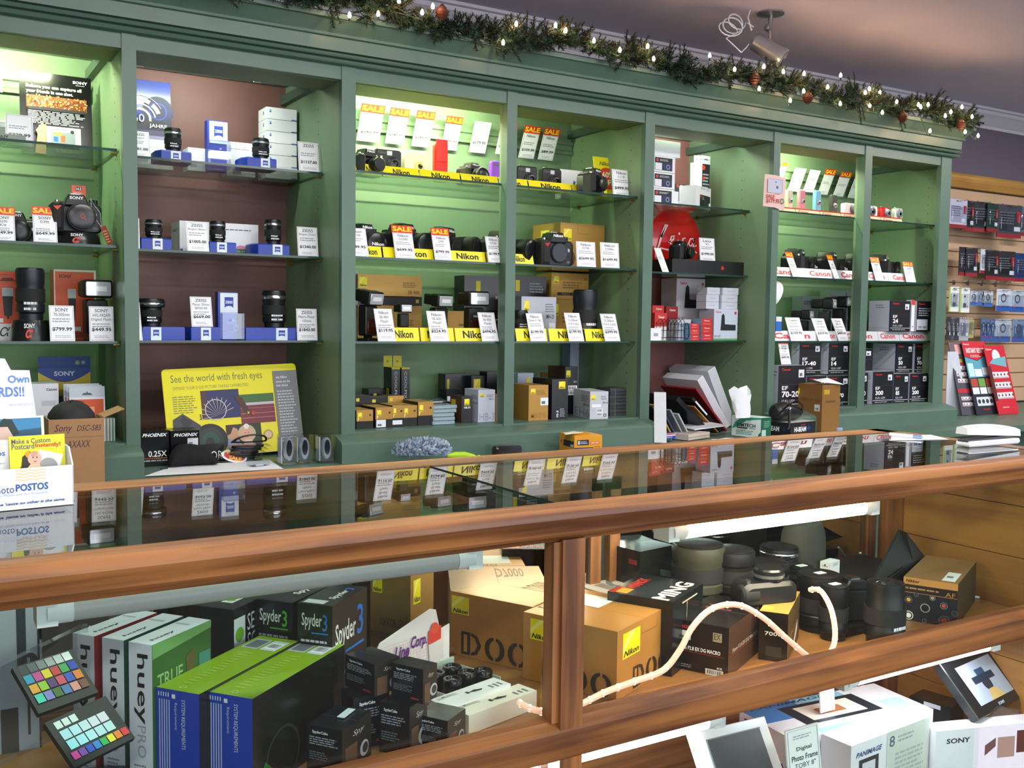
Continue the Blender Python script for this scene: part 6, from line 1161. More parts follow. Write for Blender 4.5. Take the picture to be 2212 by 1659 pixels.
deco(b, (0, -.0045, 0), (1, 0, 0), (0, 0, 1), w, h, [('r', .2, .46, .86, .88, '9aa0b8'), ('r', .16, .44, .82, .86, 'b4b8cc'), ('c', .6, .62, .05, '505878'), ('r', .5, .76, .56, .8, '505878'), ('t', .1, .27, .5, .38, 'SALE', 'b83840', 'b'), ('t', .12, .10, .72, .26, '$179.95', 'b83840', 'b'), ('o', .85, .2, .09, '5a7a4a', .4), ('l', .5, .4, .8, .43, 1, '8a7a80')]); b.build('flyer_sheet', t)
# ledge before the bay
corner('brown gold carton with open lid standing on the ledge', (1722, 827), (1777, 832), (1808, 830), 2.84, ZL + .001, mat('8f6634', .5, .2, .05), {'f': [('r', .06, .78, .24, .90, 'd8c020'), ('t', .3, .64, .95, .70, 'NIKKOR LENS', '6a4820', ''), ('r', .75, .44, .93, .58, 'd8d8dc'), ('t', .78, .46, .9, .51, 'VR', '303030', 'b')], 'r': [('r', .1, .80, .4, .90, 'b89820'), ('l', .2, .6, .9, .7, 1, '6a4820')]}, name='product_box')
n_ = PY(1777, 832, 2.84); b = MB(); b.loft([[(0, 0, 0), (.12, -.02, -.012), (.10, .05, .012), (.01, .05, .006)], [(0, 0, .001), (.12, -.02, -.011), (.10, .05, .013), (.01, .05, .007)]], WHT); b.build('white_flap', None, (PY(1768, 830, 2.86).x, 2.85, n_.z + .012), label='white sheet sticking out over the top of the brown gold carton', cat='paper', smooth=False)
corner('black box with red and blue print under the camera bag', (1660, 909), (1708, 914), (1762, 909), 2.78, ZL + .001, P('191a1f'), {'r': [('t', .15, .3, .62, .66, 'HI-BEAM', 'f0f0f4', 'b'), ('r', .3, .02, .72, .16, 'a82830'), ('c', .72, .5, .16, '1c3a9a'), ('l', .4, .74, .6, .86, 1, 'c83030')], 'f': [('t', .02, .3, .5, .66, 'BEAM', 'd8d8dc', 'b'), ('c', .72, .5, .16, '1c2a5a')]}, {'t': 'c8c0b4'})
zt = PY(1708, 914, 2.78).z
bc = (PY(1703, 880, 2.84).x, 2.85, zt + .002); t = thing('camera_bag', 'black leather camera bag lying on a black box', 'bag', bc, .15)
lt = mat('1c1d20', .38, 0, .08); b = MB(); rs = []
for k in range(9):
    u = k / 8; s_ = math.sin(math.pi * (.1 + .8 * u)) ** .4; hh = .088 * (1 - .55 * abs(u - .35)) ; rs.append([(-.085 + .17 * u, -.045 * s_ + .002 * k, 0), (-.085 + .17 * u, .05 * s_, 0), (-.085 + .17 * u, .05 * s_, hh * .75), (-.085 + .17 * u, .0, hh), (-.085 + .17 * u, -.045 * s_, hh * .7)])
b.loft(rs, lt); o = b.build('bag_body', t); md = o.modifiers.new('s', 'SUBSURF'); md.levels = 1; md.render_levels = 2
b = MB(); b.tube([(-.05, -.05, .05), (-.055, -.054, .02), (-.06, -.056, -.02), (-.07, -.055, -.028)], [.005, .006, .005, .004], lt, 8); b.lathe([(.007, 0), (.007, .003), (.004, .005)], CHR, 14, (-.048, -.05, .052), 'y'); b.build('strap', t)
b = MB(); b.tube([(-.08, -.02, .03), (-.06, -.05, .07), (0, -.046, .085), (.05, -.04, .062), (.08, -.02, .03)], .004, BLKS, 6); b.build('seam_piping', t)
o = PZ(1818, 932, ZL); b = MB(); b.lathe([(.018, 0), (.02, .004), (.02, .012), (.018, .014)], mat('9ab0dc', .1, .1, .02), 20); b.build('plastic_tub', None, (o.x, o.y + .02, ZL + .001), label='small bluish round plastic tub beside the brown gold carton', cat='container')
b = MB()
for k in range(3): b.tube([(.03 * k + .012 * math.cos(a), .01 * math.sin(a), .004 + .002 * k) for a in [2 * math.pi * i / 14 for i in range(15)]], .003, BLK, 6)
b.build('strap_coil', None, tuple(PZ(1935, 913, ZL + .002)), label='coiled black strap lying on the ledge before the rightmost plinth', cat='strap')
# ================================================================== slat wall right of the cabinets
X0 = XE[1] + .03
b = MB()
YW = 3.47
for i in range(14):
    z0 = .86 + i * .085; b.box(X0, YW, z0, 6.6, YB - .001, z0 + .078, mat('c9a888', .6, 0, .05, scale=6))
    b.box(X0, YW + .012, z0 + .078, 6.6, YB - .001, z0 + .085, mat('a58462', .7, 0, .02))
b.build('slat_wall', label='tan slatted wall panel with hooks right of the green cabinets', cat='wall panel')
moulding([(YW - .004, 2.052), (YW - .018, 2.055), (YW - .02, 2.085), (YW - .014, 2.09), (YW - .014, 2.12), (YW - .022, 2.13), (YW - .004, 2.132)], X0, 6.6, TRIMW).build('panel_trim', label='light oak moulding along the top of the slatted wall panel', cat='trim')
rz = random.Random(3)
def pack(lab, px, yt, wpx, hpx, col, dc, Y, grp, rz_=0, k=1):
    x, w, _ = bpx(px, px + wpx, yt, Y, 1.3); zt = PY(px, yt, Y).z; zb = PY(px, yt + hpx, Y).z; h = zt - zb
    t = thing('hanging_package', lab, 'package', (x, Y, zb), rz_, grp)
    b = MB(); b.box(0, 0, 0, w, .004, h, P(col)); deco(b, (0, 0, 0), (1, 0, 0), (0, 0, 1), w, h, [('p', [(.35, .93), (.65, .93), (.6, .96), (.4, .96)], '20242c')] + dc); b.build('card', t)
    b = MB(); b.slab(rr(w * .8, h * .55, .006, 2, w / 2, h * .2), -.012, 0, PLAST, .003); b.build('plastic_bubble', t)
    b = MB(); b.tube([(w / 2, YW - Y, h * .94), (w / 2, -.05, h * .94), (w / 2, -.055, h * .96)], .0018, CHR, 6); b.build('hook', t)
    return t
RD = [('r', 0, 0, 1, .12, '8a2028'), ('r', .7, .2, .95, .34, 'dfe2ea'), ('l', .1, .4, .8, .8, 5, '6a6e78'), ('r', .8, .5, .95, .8, 'b02430')]
rows = [(428, 36, [(2046, 38, 'b8b8d0', 62, 'silver bagged'), (2074, 26, '23252c', 66, 'black and red'), (2098, 30, '23252c', 66, 'second black and red'), (2128, 26, '1c3a34', 62, 'dark green'), (2150, 46, '3a3e4a', 72, 'large grey and red'), (2196, 30, '5a6a74', 64, 'bluish grey')]),
        (530, 0, [(2070, 16, '2c2430', 62, 'narrow purple'), (2084, 22, '23252c', 62, 'black with red foot'), (2116, 22, 'c8ccdc', 52, 'silver and pink'), (2128, 28, '23252c', 64, 'black with white label'), (2152, 32, '23252c', 64, 'wide black'), (2190, 30, '1c3a6a', 62, 'blue')])]
for ri, (y0, _, its) in enumerate(rows):
    for px, wpx, col, hpx, nm in its:
        pack(nm + ' hanging package in the ' + ['top', 'second'][ri] + ' row of the slatted wall', px, y0 + (px - 2046) * .11, wpx, hpx, col, RD, 3.34 + rz.uniform(-.02, .02), 'packages hanging on the slatted wall', rz.uniform(-.15, .1))
LD = lambda c: [('r', 0, 0, 1, .25, c), ('o', .5, .6, .2, '404858', .3), ('c', .3, .2, .05, 'c03050'), ('l', .15, .85, .85, .95, 2, '8a8e98')]
GDC = [('t', .3, .86, .75, .92, 'USB', '40444e', 'b'), ('c', .5, .65, .05, '404858'), ('r', .35, .2, .65, .38, '4a5a6a'), ('p', [(0, 0), (.12, 0), (.12, 1), (0, 1)], 'a8c860'), ('l', .7, .22, .95, .3, 2, '606874')]
for i, (px, wpx, yt, hpx, col, dc, nm) in enumerate(((2050, 21, 619, 54, 'dfe4e0', GDC, 'first white and green'), (2073, 21, 621, 54, 'dfe4e0', GDC, 'second white and green'), (2095, 16, 628, 32, 'b8c0d0', LD('3a6ab0'), 'small blue footed'), (2112, 12, 628, 32, '8a9ab0', LD('3a6ab0'), 'narrow blue footed'), (2122, 22, 628, 34, 'c0c8d4', LD('3a6ab0'), 'blue and white'), (2152, 30, 624, 48, 'c8d0dc', LD('2a5aa8'), 'wide blue and white'), (2182, 30, 626, 48, 'b0bccc', LD('2a5aa8'), 'last blue and white'))):
    pack(nm + ' package in the third row of the slatted wall', px, yt, wpx, hpx, col, dc, 3.33, 'packages hanging on the slatted wall')
for i, (px, wpx, col, nm) in enumerate(((2046, 8, '3a3c44', 'first dark'), (2055, 8, '50525c', 'second dark'), (2064, 8, '3e4048', 'third dark'), (2073, 20, 'a8a8b8', 'grey'), (2093, 26, 'b8b070', 'yellowish, tilted'), (2120, 10, '4a6a98', 'first blue'), (2130, 10, '3c5c90', 'second blue'), (2140, 10, '4a6a98', 'third blue'), (2150, 34, 'a8b4c4', 'pale blue'), (2188, 26, '6a86b0', 'rightmost blue'))):
    pack(nm + ' package in the fourth row of the slatted wall', px, 684 + i * .6, wpx, 50 if i != 4 else 44, col, LD('3a5a98') if i > 4 else RD[1:3], 3.33, 'packages hanging on the slatted wall', .35 if i == 4 else 0)
for i in range(5):
    p = PY(2054 + i * 30, 608 + i * 1.5, 3.40); b = MB(); b.tube([(p.x, YW, p.z), (p.x, 3.30, p.z), (p.x, 3.29, p.z + .01)], .002, CHR, 6); b.box(p.x - .012, YW - .004, p.z - .012, p.x + .012, YW, p.z + .012, CHR)
    b.build('wall_hook', label=['first', 'second', 'third', 'fourth', 'fifth'][i] + ' empty chrome hook from the left on the slatted wall', cat='hook', group='empty chrome hooks on the slatted wall')
# three rebate brochures in an easel
def broch(lab, px0, px1, yt, yb, Y, m, dc, rz_=0, lean=-16):
    a = PY(px0, yb, Y); c = PY(px1, yb, Y); w = c.x - a.x; h = (PY(px0, yt, Y).z - a.z) / math.cos(math.radians(lean)); b = MB(); b.box(0, 0, 0, w, .003, h, m); deco(b, (0, 0, 0), (1, 0, 0), (0, 0, 1), w, h, dc)
    return b.build('rebate_brochure', None, (a.x, Y, ZL + .003), rot=(math.radians(lean), 0, rz_), label=lab, cat='brochure', group='red rebate brochures')
ROWS = lambda v0, n, st: sum([[('r', .12, v0 - i * st, .9, v0 - i * st + st * .62, 'd8d0d4')] + [('c', .2 + .17 * k, v0 - i * st + st * .35, st * .12, '5a4048') for k in range(5)] + [('r', .14, v0 - i * st + .008, .88, v0 - i * st + .014, '5a4048')] for i in range(n)], [])
broch('narrow grey and red rebate brochure, left of the three', 2078, 2112, 752, 908, 3.06, P('4a4a56'), [('r', .0, .78, 1, 1, '6a5a64'), ('r', .3, .84, .6, .97, 'd8a0a0'), ('r', .35, .72, .6, .77, 'c8a030')] + ROWS(.62, 3, .09) + [('r', 0, .68, 1, .71, 'b02a34'), ('r', 0, .30, 1, .36, 'b02a34')] + ROWS(.2, 2, .08), -.1)
broch('red brochure headed INSTANT REBATE, middle of the three', 2110, 2160, 752, 910, 3.03, P('2c2e38'), [('p', [(0, .80), (.5, .74), (1, .84), (1, 1), (0, 1)], 'c02a38'), ('t', .05, .95, .3, .975, 'Canon', 'e8c8cc', 'b'), ('t', .12, .84, .92, .91, 'INSTANT REBATE', 'f4e4e6', 'b'), ('l', .25, .78, .8, .82, 2, 'e8b8bc'), ('p', [(0, .79), (.5, .73), (1, .83), (1, .52), (0, .50)], '5a9ab0'), ('r', .3, .52, .6, .62, 'e0e4ea'), ('r', .64, .54, .92, .64, 'e0e4ea'), ('r', .05, .52, .28, .70, 'b8e0dc')] + [('r', .04 + .32 * k, .38, .32 + .32 * k, .49, ['a84838', '6a9a48', 'b85a4c'][k]) for k in range(3)] + [('r', .04 + .32 * k, .28, .32 + .32 * k, .37, 'd8dce2') for k in range(3)] + [('r', .12, .12, .8, .24, 'c8d0d4')] + [('c', .22 + .17 * k, .18, .03, '2a3a48') for k in range(4)] + [('r', .3, .06, .6, .08, '8a2028')], 0)
broch('red brochure with glare painted at its head, right of the three', 2158, 2206, 752, 900, 3.0, P('c02a38'), [('t', .06, .93, .35, .96, 'Canon', 'e8c8cc', 'b'), ('c', .5, .84, .1, 'e8ecf4'), ('p', [(.1, .74), (.9, .68), (.95, .84), (.3, .8)], '6aa8b8')] + ROWS(.52, 3, .15) + [('r', 0, .2, .12, .7, '4a3038'), ('l', .25, .08, .6, .12, 1, 'e8a0a8')], .06)  # pale disc at the head is glare painted into the print
t = thing('brochure_easel', 'white cardboard easel board behind the left rebate brochure', 'display stand', (PY(2042, 905, 3.14).x, 3.14, ZL + .001))
b = MB(); hh = PY(2040, 760, 3.14).z - ZL; b.loft([[(0, 0, 0), (.10, -.06, 0), (.10, -.057, 0), (0, .003, 0)], [(-.002, .0, hh), (.05, -.02, hh), (.05, -.017, hh), (-.002, .003, hh)]], P('c8ccd8')); b.build('easel_panel', t, smooth=False)
# ceiling: security camera with cable
t = thing('security_camera', 'silver cylindrical security camera hanging from the ceiling', 'security camera', (0, 0, 0)); c = PZ(1665, 28, CEIL); t.location = (c.x, c.y, CEIL)
b = MB(); b.lathe([(.052, 0), (.052, -.006), (.040, -.010), (.012, -.012)], SIL, 28); b.build('ceiling_plate', t)
b = MB(); b.tube([(0, 0, -.01), (-.004, 0, -.06), (-.008, -.006, -.075)], .009, SIL, 12); b.tube([(-.008, -.006, -.07), (-.012, -.01, -.115)], .0065, CHR, 12); b.lathe([(.012, -.045), (.014, -.05), (.014, -.06), (.012, -.065)], SIL, 14, (-.03 + .025, .008, 0)); b.build('bracket', t)
d_ = Vector((.55, -.62, -.56)).normalized(); q = d_.to_track_quat('Z', 'Y').to_matrix().to_4x4(); M_ = Matrix.Translation((-.02, -.012, -.145)) @ q
b = MB(M=M_); b.lathe([(.024, -.075), (.034, -.06), (.036, .045), (.039, .05), (.039, .068), (.035, .068), (.033, .05), (.028, .046)], mat('a8adb8', .3, .7, .02), 28); b.build('camera_housing', t)
b = MB(M=M_); b.lathe([(.030, .050), (.018, .052), (.012, .058), (.001, .060)], mat('14141a', .08, 0, 0), 24); b.build('camera_lens', t)
b = MB(); e = M_ @ Vector((0, 0, -.075)); cc = Vector((-.19, .03, -.09)); pts = [e, e + Vector((-.03, 0, -.035)), Vector((-.13, .02, -.165)), Vector((-.20, .03, -.12))]
for k in range(46): an = k * .42; pts.append(cc + Vector((.048 * math.cos(an) + .001 * k, .01 * math.sin(an * .7), .030 * math.sin(an) + .001 * k)))
pts += [Vector((-.10, .02, -.05)), Vector((-.07, .02, -.06)), Vector((-.08, .02, -.075)), Vector((-.10, .02, -.03)), Vector((-.09, .02, 0))]
b.tube(pts, .0028, mat('dcdfe8', .4, 0, 0), 6); b.build('cable', t)
# ================================================================== merchandise inside the glass counter
ZS = ZSH + .0005; GI = 'white upright calibrator boxes'
def vt(s, a, b, c, d, col, fl='m9'): return ('t', a, b, c, d, s, col, fl)
for i, (L, N, R, Y, sd, lb) in enumerate((((160, 1366), (203, 1375), (329, 1322), 1.4946, '8a1a20', 'rear one of three white upright boxes, with dark red side'), ((222, 1376), (267, 1384), (390, 1330), 1.4575, '1c5040', 'middle one of three white upright boxes with black vertical lettering'), ((280, 1385), (328, 1394), (447, 1338), 1.4151, '2e5a24', 'front white box lettered with black vertical name and a green side'))):
    corner(lb, L, N, R, Y, ZS, P('dfe2f2'), {'f': [vt('huey', .22, .45, .82, .93, '15161c')] + ([vt('PRO', .35, .22, .72, .44, 'a8aab8', '9')] if i else []) + [('l', .2, .02, .8, .18, 6, '8a8c98')], 't': [('t', .55, .12, .75, .5, 'huey', '303038', 'b7'), ('l', .1, .7, .9, .8, 1, 'b0b4c4')],
      'r': ([('t', .08, .68, .5, .78, 'TRUE', '8ab078', 'm'), ('t', .08, .55, .62, .65, 'COLOR', '8ab078', 'm'), ('l', .08, .38, .6, .5, 2, '7aa06a'), ('p', [(.55, .82), (.7, .86), (.72, .5), (.6, .5)], '5a4a2c'), ('r', .78, .55, .98, .8, '3a7a70'), ('p', [(.0, .9), (1, .95), (1, 1), (0, 1)], '6a9a5a')] if i == 2 else [])}, {'r': sd, 't': 'e4e8f4'}, group=GI)
LIME = mat('86a814', .4, 0, .02); NAVY = mat('1740b4', .4, 0, 0)
for i, (L, N, R, Y, lb) in enumerate((((340, 1482), (430, 1500), (632, 1383), 1.36, 'left lime green topped box with blue end'), ((450, 1492), (545, 1510), (735, 1391), 1.3197, 'right lime green topped box with blue end and black side'))):
    corner(lb, L, N, R, Y, ZS, GL('121410'), {'f': [vt('SYSTEM REQUIREMENTS', .58, .45, .68, .92, 'd8dcf0', '9'), vt('Requirement:', .42, .62, .5, .88, 'c8cce8', '9')] + [('r', .30 - .055 * k, .12 + .03 * (k % 3), .325 - .055 * k, .90, 'b8c0e8') for k in range(5)] + [('r', .38, .92, .46, .96, 'e8ecf8')] + [('r', .29 - .055 * k, .93, .31 - .055 * k, .97, 'e8ecf8') for k in range(5)],
      't': [('r', .08, .76, .48, .94, 'b8bcc4'), ('r', .12, .78, .44, .92, '6a707c'), ('r', .54, .76, .92, .94, 'c8ccd4'), ('b', .58, .79, .88, .90), ('l', .35, .1, .6, .7, 14, 'a4c040'), ('o', .5, .05, .02, 'c0d880', .3)],
      'r': [('o', .3, .25, .3, '20281c', .1), ('p', [(.02, .02), (.3, .02), (.12, .3)], '1c6a24')]}, {'f': NAVY, 't': LIME}, group='lime green and blue boxes')
SP = lambda c3, sub: [('t', .12, .80, .70, .93, 'Spyder', 'f2f2f4', 'm'), ('t', .72, .80, .86, .93, '3', c3, 'm'), ('r', .4, .775, .88, .785, c3), ('l', .1, .66, .9, .74, 2, 'c8cad0'), ('l', .1, .40, .9, .50, 2, c3 if sub else 'c8cad0'), ('o', .18, .33, .035, 'a8acb4', .3), ('l', .28, .28, .8, .36, 2, 'c8cad0')]
SPT = lambda c3: [('t', .55, .30, .80, .74, 'Spyder', 'e8e8ea', 'b7'), ('t', .55, .78, .80, .86, '3', c3, 'b7')]
corner('black calibrator box with green numeral', (556, 1291), (632, 1303), (725, 1250), 1.537, ZS, GL('0e1218'), {'f': SP('5ac02c', 1), 't': SPT('5ac02c')}, group='black calibrator boxes')
corner('black calibrator box with blue numeral and large name on its side', (642, 1302), (718, 1310), (795, 1268), 1.4681, ZS, GL('0e1218'), {'f': SP('2a78d8', 0), 't': SPT('2a78d8') + [('r', .1, .04, .7, .2, 'd8dce4')], 'r': [('t', .08, .62, .66, .84, 'Spyder', 'f0ece8', 'm'), ('t', .70, .66, .88, .90, '3', '2a78d8', 'm'), ('r', .35, .58, .9, .60, '2a78d8'), ('l', .2, .4, .9, .48, 1, 'b8b0a8')]}, {'r': '3a2c24'}, group='black calibrator boxes')
corner('long black box with a green dot behind the three white boxes', (395, 1292), (505, 1318), (575, 1262), 1.5582, ZS, GL('101314'), {'r': [('r', .0, .62, .2, .92, 'dfe2e4'), ('c', .1, .78, .06, '7ab02c'), ('t', .24, .78, .75, .92, 'SENSOR', 'dfe2e4', ''), ('t', .24, .62, .68, .76, 'SCOPE', 'dfe2e4', '')], 't': [('r', .3, .3, .6, .7, '1c2020'), ('r', .62, .2, .8, .8, 'dfe2e4'), ('c', .7, .3, .05, '7ab02c')], 'f': [('l', .2, .4, .7, .5, 2, '30383a')]})
corner('black box with small yellow sticker at the back of the counter', (300, 1288), (345, 1296), (392, 1280), 1.643, ZS, BLKS, {'f': [('r', .05, .84, .7, .97, 'd8c41c'), ('t', .1, .86, .65, .95, 'Nikon', '202010', 'b')]})
corner('tall gold lens box with yellow emblems at the back of the counter', (788, 1236), (887, 1243), (955, 1226), 1.6112, ZS, mat('a98444', .36, .35, .04), {'f': NLOGO(.06, .80, .30, .96) + [('t', .25, .50, .92, .58, 'NIKKOR LENS', '4a3a1c', ''), ('r', 0, .40, 1, .44, '7a6030'), ('t', .68, .28, .88, .35, 'VR', 'e8e8ec', 'b')], 'r': NLOGO(.12, .72, .42, .94) + [('t', .25, .48, .92, .57, 'NIKKOR LENS', '4a3a1c', ''), ('r', .68, .30, .9, .38, '2a2a2c'), ('t', .7, .31, .88, .37, 'VR', 'e8e8ec', 'b')]}, group='gold boxes in the glass counter')
GC_ = mat('c08844', .34, .25, .04, scale=20)
DD = lambda s: [('t', .14, .06, .92, .40, s, '2c2418', 'm')]
def stencil(a, b, c, d, col='2e2416'):
    out = []; w = (c - a) / 3.3
    out += [('p', [(a, b), (a + w * .45, b), (a + w * .45, d), (a, d)], col), ('p', [(a + w * .5, d), (a + w * .8, d - (d - b) * .1), (a + w, (b + d) / 2), (a + w * .8, b + (d - b) * .1), (a + w * .5, b), (a + w * .5, b + (d - b) * .14), (a + w * .68, b + (d - b) * .22), (a + w * .8, (b + d) / 2), (a + w * .68, d - (d - b) * .22), (a + w * .5, d - (d - b) * .14)], col), ('r', a + w * .13, b + (d - b) * .12, a + w * .3, d - (d - b) * .12, 'c08844')]
    for k in range(2 if (c - a) < .9 else 3):
        u = a + w * (1.65 + k * 1.12); m = (b + d) / 2; N = 9
        for s_ in (-1, 1):
            o1 = [(u + s_ * (w * .06 + w * .42 * math.sin(math.pi * q / N)), m + (d - b) / 2 * math.cos(math.pi * q / N)) for q in range(N + 1)]
            o2 = [(u + s_ * (w * .06 + w * .20 * math.sin(math.pi * q / N)), m + (d - b) * .36 * math.cos(math.pi * q / N)) for q in range(N + 1)]
            for q in range(N): out.append(('p', [o1[q], o1[q + 1], o2[q + 1], o2[q]], col))
    return out
tape = [('r', 0, .50, 1, .506, '8a6a34')]
corner('rear large gold camera box lettered D and zeros, white paper glare on top', (965, 1275), (1150, 1311), (1262, 1262), 1.5582, ZS, GC_, {'f': NLOGO(.06, .66, .27, .94) + stencil(.18, .04, .98, .40), 't': tape + [('t', .55, .5, .9, .8, 'D7000', '6a4c20', '7')]}, group='gold boxes in the glass counter')
corner('front large gold camera box with stencilled D and zeros behind the window upright', (1127, 1323), (1334, 1365), (1452, 1309), 1.3621, ZS, GC_, {'f': NLOGO(.08, .62, .30, .93) + stencil(.22, .02, .97, .36), 'r': NLOGO(.1, .55, .42, .92) + stencil(.3, .04, 1.0, .36) + [('r', .42, .8, .72, .81, '7a5a2c'), ('r', .42, .8, .425, .98, '7a5a2c'), ('r', .72, .8, .725, .98, '7a5a2c')], 't': tape + [('r', .12, .52, .5, .86, 'f4f2ee'), ('t', .02, .2, .1, .7, 'D5000', '6a4c20', '7')]}, group='gold boxes in the glass counter')
corner('black macro lens box with red lettering behind the rope light', (1455, 1336), (1575, 1357), (1653, 1302), 1.3515, ZS, GL('191413'), {'f': [('t', .10, .84, .42, .91, 'SIGMA', 'c83028', 'b'), ('r', .08, .62, .32, .80, 'dfe0e4'), ('r', .1, .64, .22, .70, '606470'), ('t', .08, .42, .86, .50, '70mm F2.8 EX DG MACRO', 'f0eeee', 'b'), ('r', .08, .385, .92, .392, 'c82838'), ('r', .72, .68, .88, .86, 'a89878'), ('t', .74, .72, .86, .84, 'EX', '4a3a2c', 'm'), ('t', .8, .14, .9, .18, '62', 'e8e8ec', 'b'), ('b', .6, .0, .92, .12), ('l', .08, .06, .4, .14, 2, 'a8a8ac')], 'r': [('t', .1, .44, .8, .52, '70mm F2.8 EX DG MACRO', 'd8c8b8', ''), ('r', .05, .40, .95, .41, 'b82838')], 't': [('l', .2, .5, .8, .7, 2, '6a2a20'), ('r', 0, .49, 1, .5, '3a302c')]}, {'r': '4a3020'})
corner('black and gold lens box standing beside the rope light', (1640, 1322), (1703, 1327), (1759, 1282), 1.3568, ZS, GL('17130f'), {'f': [('t', .2, .52, .8, .60, '7000', 'd8d0c8', 'm'), ('r', .25, .1, .8, .3, '302c2a')], 't': [('r', .06, .1, .4, .22, 'd8a83c'), ('r', .55, .4, .56, .9, '6a4c1c'), ('r', .5, .6, .8, .61, '6a4c1c')], 'r': [('t', .2, .4, .8, .5, 'LENS SET', 'b09060', ''), ('p', [(.5, .0), (.8, .3), (.8, .5), (.5, .2)], 'e8e4dc')]}, {'t': 'a8803c', 'r': '5a4222'})
corner('black box with large white capitals and red and yellow print on its lid', (1308, 1280), (1454, 1301), (1530, 1262), 1.4098, ZS, GL('14181a'), {'t': [('t', .66, .02, .92, .92, 'MING', 'e8e0d4', 'b7'), ('t', .10, .28, .28, .80, 'WINNOX', 'c8281c', 'b7'), ('r', .10, .04, .28, .26, 'd8901c'), ('r', .02, .0, .1, .3, 'a8281c')], 'r': [('r', .3, .9, .8, .92, 'b8a890'), ('r', .45, .6, .46, .9, 'b8a890')], 'f': [('l', .2, .5, .7, .6, 1, '303438')]})
corner('white box with a grey camera picture behind the black box with white capitals', (1272, 1262), (1312, 1284), (1388, 1244), 1.643, ZS, P('dcd0c8'), {'t': [('o', .5, .5, .2, '7a808c', .4), ('r', .2, .15, .8, .3, '9a8a84')], 'r': [('l', .2, .4, .8, .6, 2, 'a89890')]})
corner('black case with shiny blue grey lid at the back of the counter', (1319, 1178), (1383, 1192), (1464, 1179), 1.6536, ZS, GL('1c2016'), {'f': [('r', .6, .82, .9, .88, '8a2820')], 'r': [('l', .2, .3, .7, .4, 2, '383c34')]}, {'t': mat('6a7a88', .1, .3, .04)})
corner('flat dark case between the blue grey lid and the big lens pouch', (1430, 1212), (1470, 1224), (1500, 1208), 1.6112, ZS, BLKS, {'f': [('r', .1, .8, .9, .9, '3a4a50')]})
ZR2 = .7106
carton('low black board raising the used lenses at the back of the counter', 1.4204, 1.5211, ZS, .66, .175, ZR2 - ZS, BLK, {'f': [('l', .3, .4, .5, .6, 1, '202226')]}, name='riser_board', cat='riser')
DG = mat('3a3c30', .45, 0, .05)
lens_item('widest dark lens case standing under the lit tube', 1463, 1550, 1172, 1.59, ZR2 + .001, col=DG, marks=False, group='used lenses in the glass counter')
lens_item('medium black lens with white lettering right of the widest lens case', 1546, 1617, 1184, 1.5582, ZR2 + .001, group='used lenses in the glass counter', flare=1.05)
lens_item('black lens with silver rim on which light glints, by the rear door', 1652, 1712, 1178, 1.6218, ZR2 + .001, CHR, 1.06, group='used lenses in the glass counter')
lens_item('low flat black lens in front of the silver rimmed lens', 1622, 1690, 1212, 1.5476, ZR2 + .001, group='used lenses in the glass counter', marks=False)
for i, (xl, xr, yt, Y, lb) in enumerate(((1710, 1750, 1222, 1.5688, 'rearmost round black lens with a white price sticker'), (1735, 1801, 1238, 1.484, 'widest round black lens with a white price sticker'), (1779, 1822, 1262, 1.4204, 'nearest round black lens with a white price sticker'), (1828, 1860, 1254, 1.484, 'round black lens with price sticker beside the tall zoom'))):
    t = lens_item(lb, xl, xr, yt, Y, ZR2 + .001 if Y > 1.5264 else ZS, group='round lenses with price stickers', marks=False)
    h = PY((xl + xr) / 2, yt, Y).z - (ZR2 + .001 if Y > 1.5264 else ZS); b = MB(); b.box(-.012, -.009, h + .0006, .012, .007, h + .0012, P('eceef0')); deco(b, (-.012, -.009, h + .0012), (1, 0, 0), (0, 1, 0), .024, .016, [('l', .2, .4, .8, .7, 1, '50545c')]); b.build('price_sticker', t)
x, w, h = bpx(1705, 1782, 1124, 1.6218, ZR2)
b = MB(); b.loft([[(w / 2 + w / 2 * s_ * math.cos(a), .045 + .045 * s_ * math.sin(a), z * h) for a in [2 * math.pi * k / 20 for k in range(20)]] for s_, z in ((.9, 0), (1, .1), (1.0, .5), (.95, .75), (.8, .92), (.5, .99), (.1, 1.0))], mat('3c3e38', .8, 0, .1)); b.build('lens_pouch', None, (x, 1.59, ZR2 + .001), label='tall rounded dark cloth pouch in front of the rear door', cat='pouch')
corner('white paper camera-shaped box with a dark picture, rear of the counter', (1771, 1212), (1793, 1216), (1817, 1210), 1.5582, ZR2 + .001, WHT, {'f': [('c', .5, .8, .06, '3a3c44'), ('r', .2, .70, .8, .75, '8a8e96')], 'r': [('r', .3, .7, .8, .9, 'c8ccd0')]}, name='paper_box')
t = thing('slr_camera', 'black camera lying on its back on the black boxes, grip toward the viewer', 'camera', tuple(PY(1648, 1300, 1.4522)), math.radians(-12), 'used cameras in the glass counter')
b = MB(); b.slab(rr(.13, .05, .018, 4, 0, -.004), -.03, .03, BLK, .008); b.build('camera_body', t); b = MB(); b.lathe([(.017, -.064), (.021, -.06), (.021, -.028), (.017, -.024)], RUB, 18, (0, -.012, .022), 'x'); b.build('grip', t)
b = MB(); b.lathe([(.030, .044), (.031, .05), (.031, .066), (.028, .07)], BLKS, 28, (.015, .005, 0)); b.lathe([(.032, .052), (.0325, .058)], SIL, 28, (.015, .005, 0)); b.build('lens', t); b = MB(); b.lathe([(.006, .046), (.006, .052)], CHR, 12, (-.045, -.012, 0)); b.build('shutter_button', t)
dslr('black camera seen from its back at the right of the rope light loop', 1850, 1290, 1.4522, ZS + .02, '', .92, math.radians(160), (.03, .05), '', group='used cameras in the glass counter', x=PY(1838, 1320, 1.4522).x)
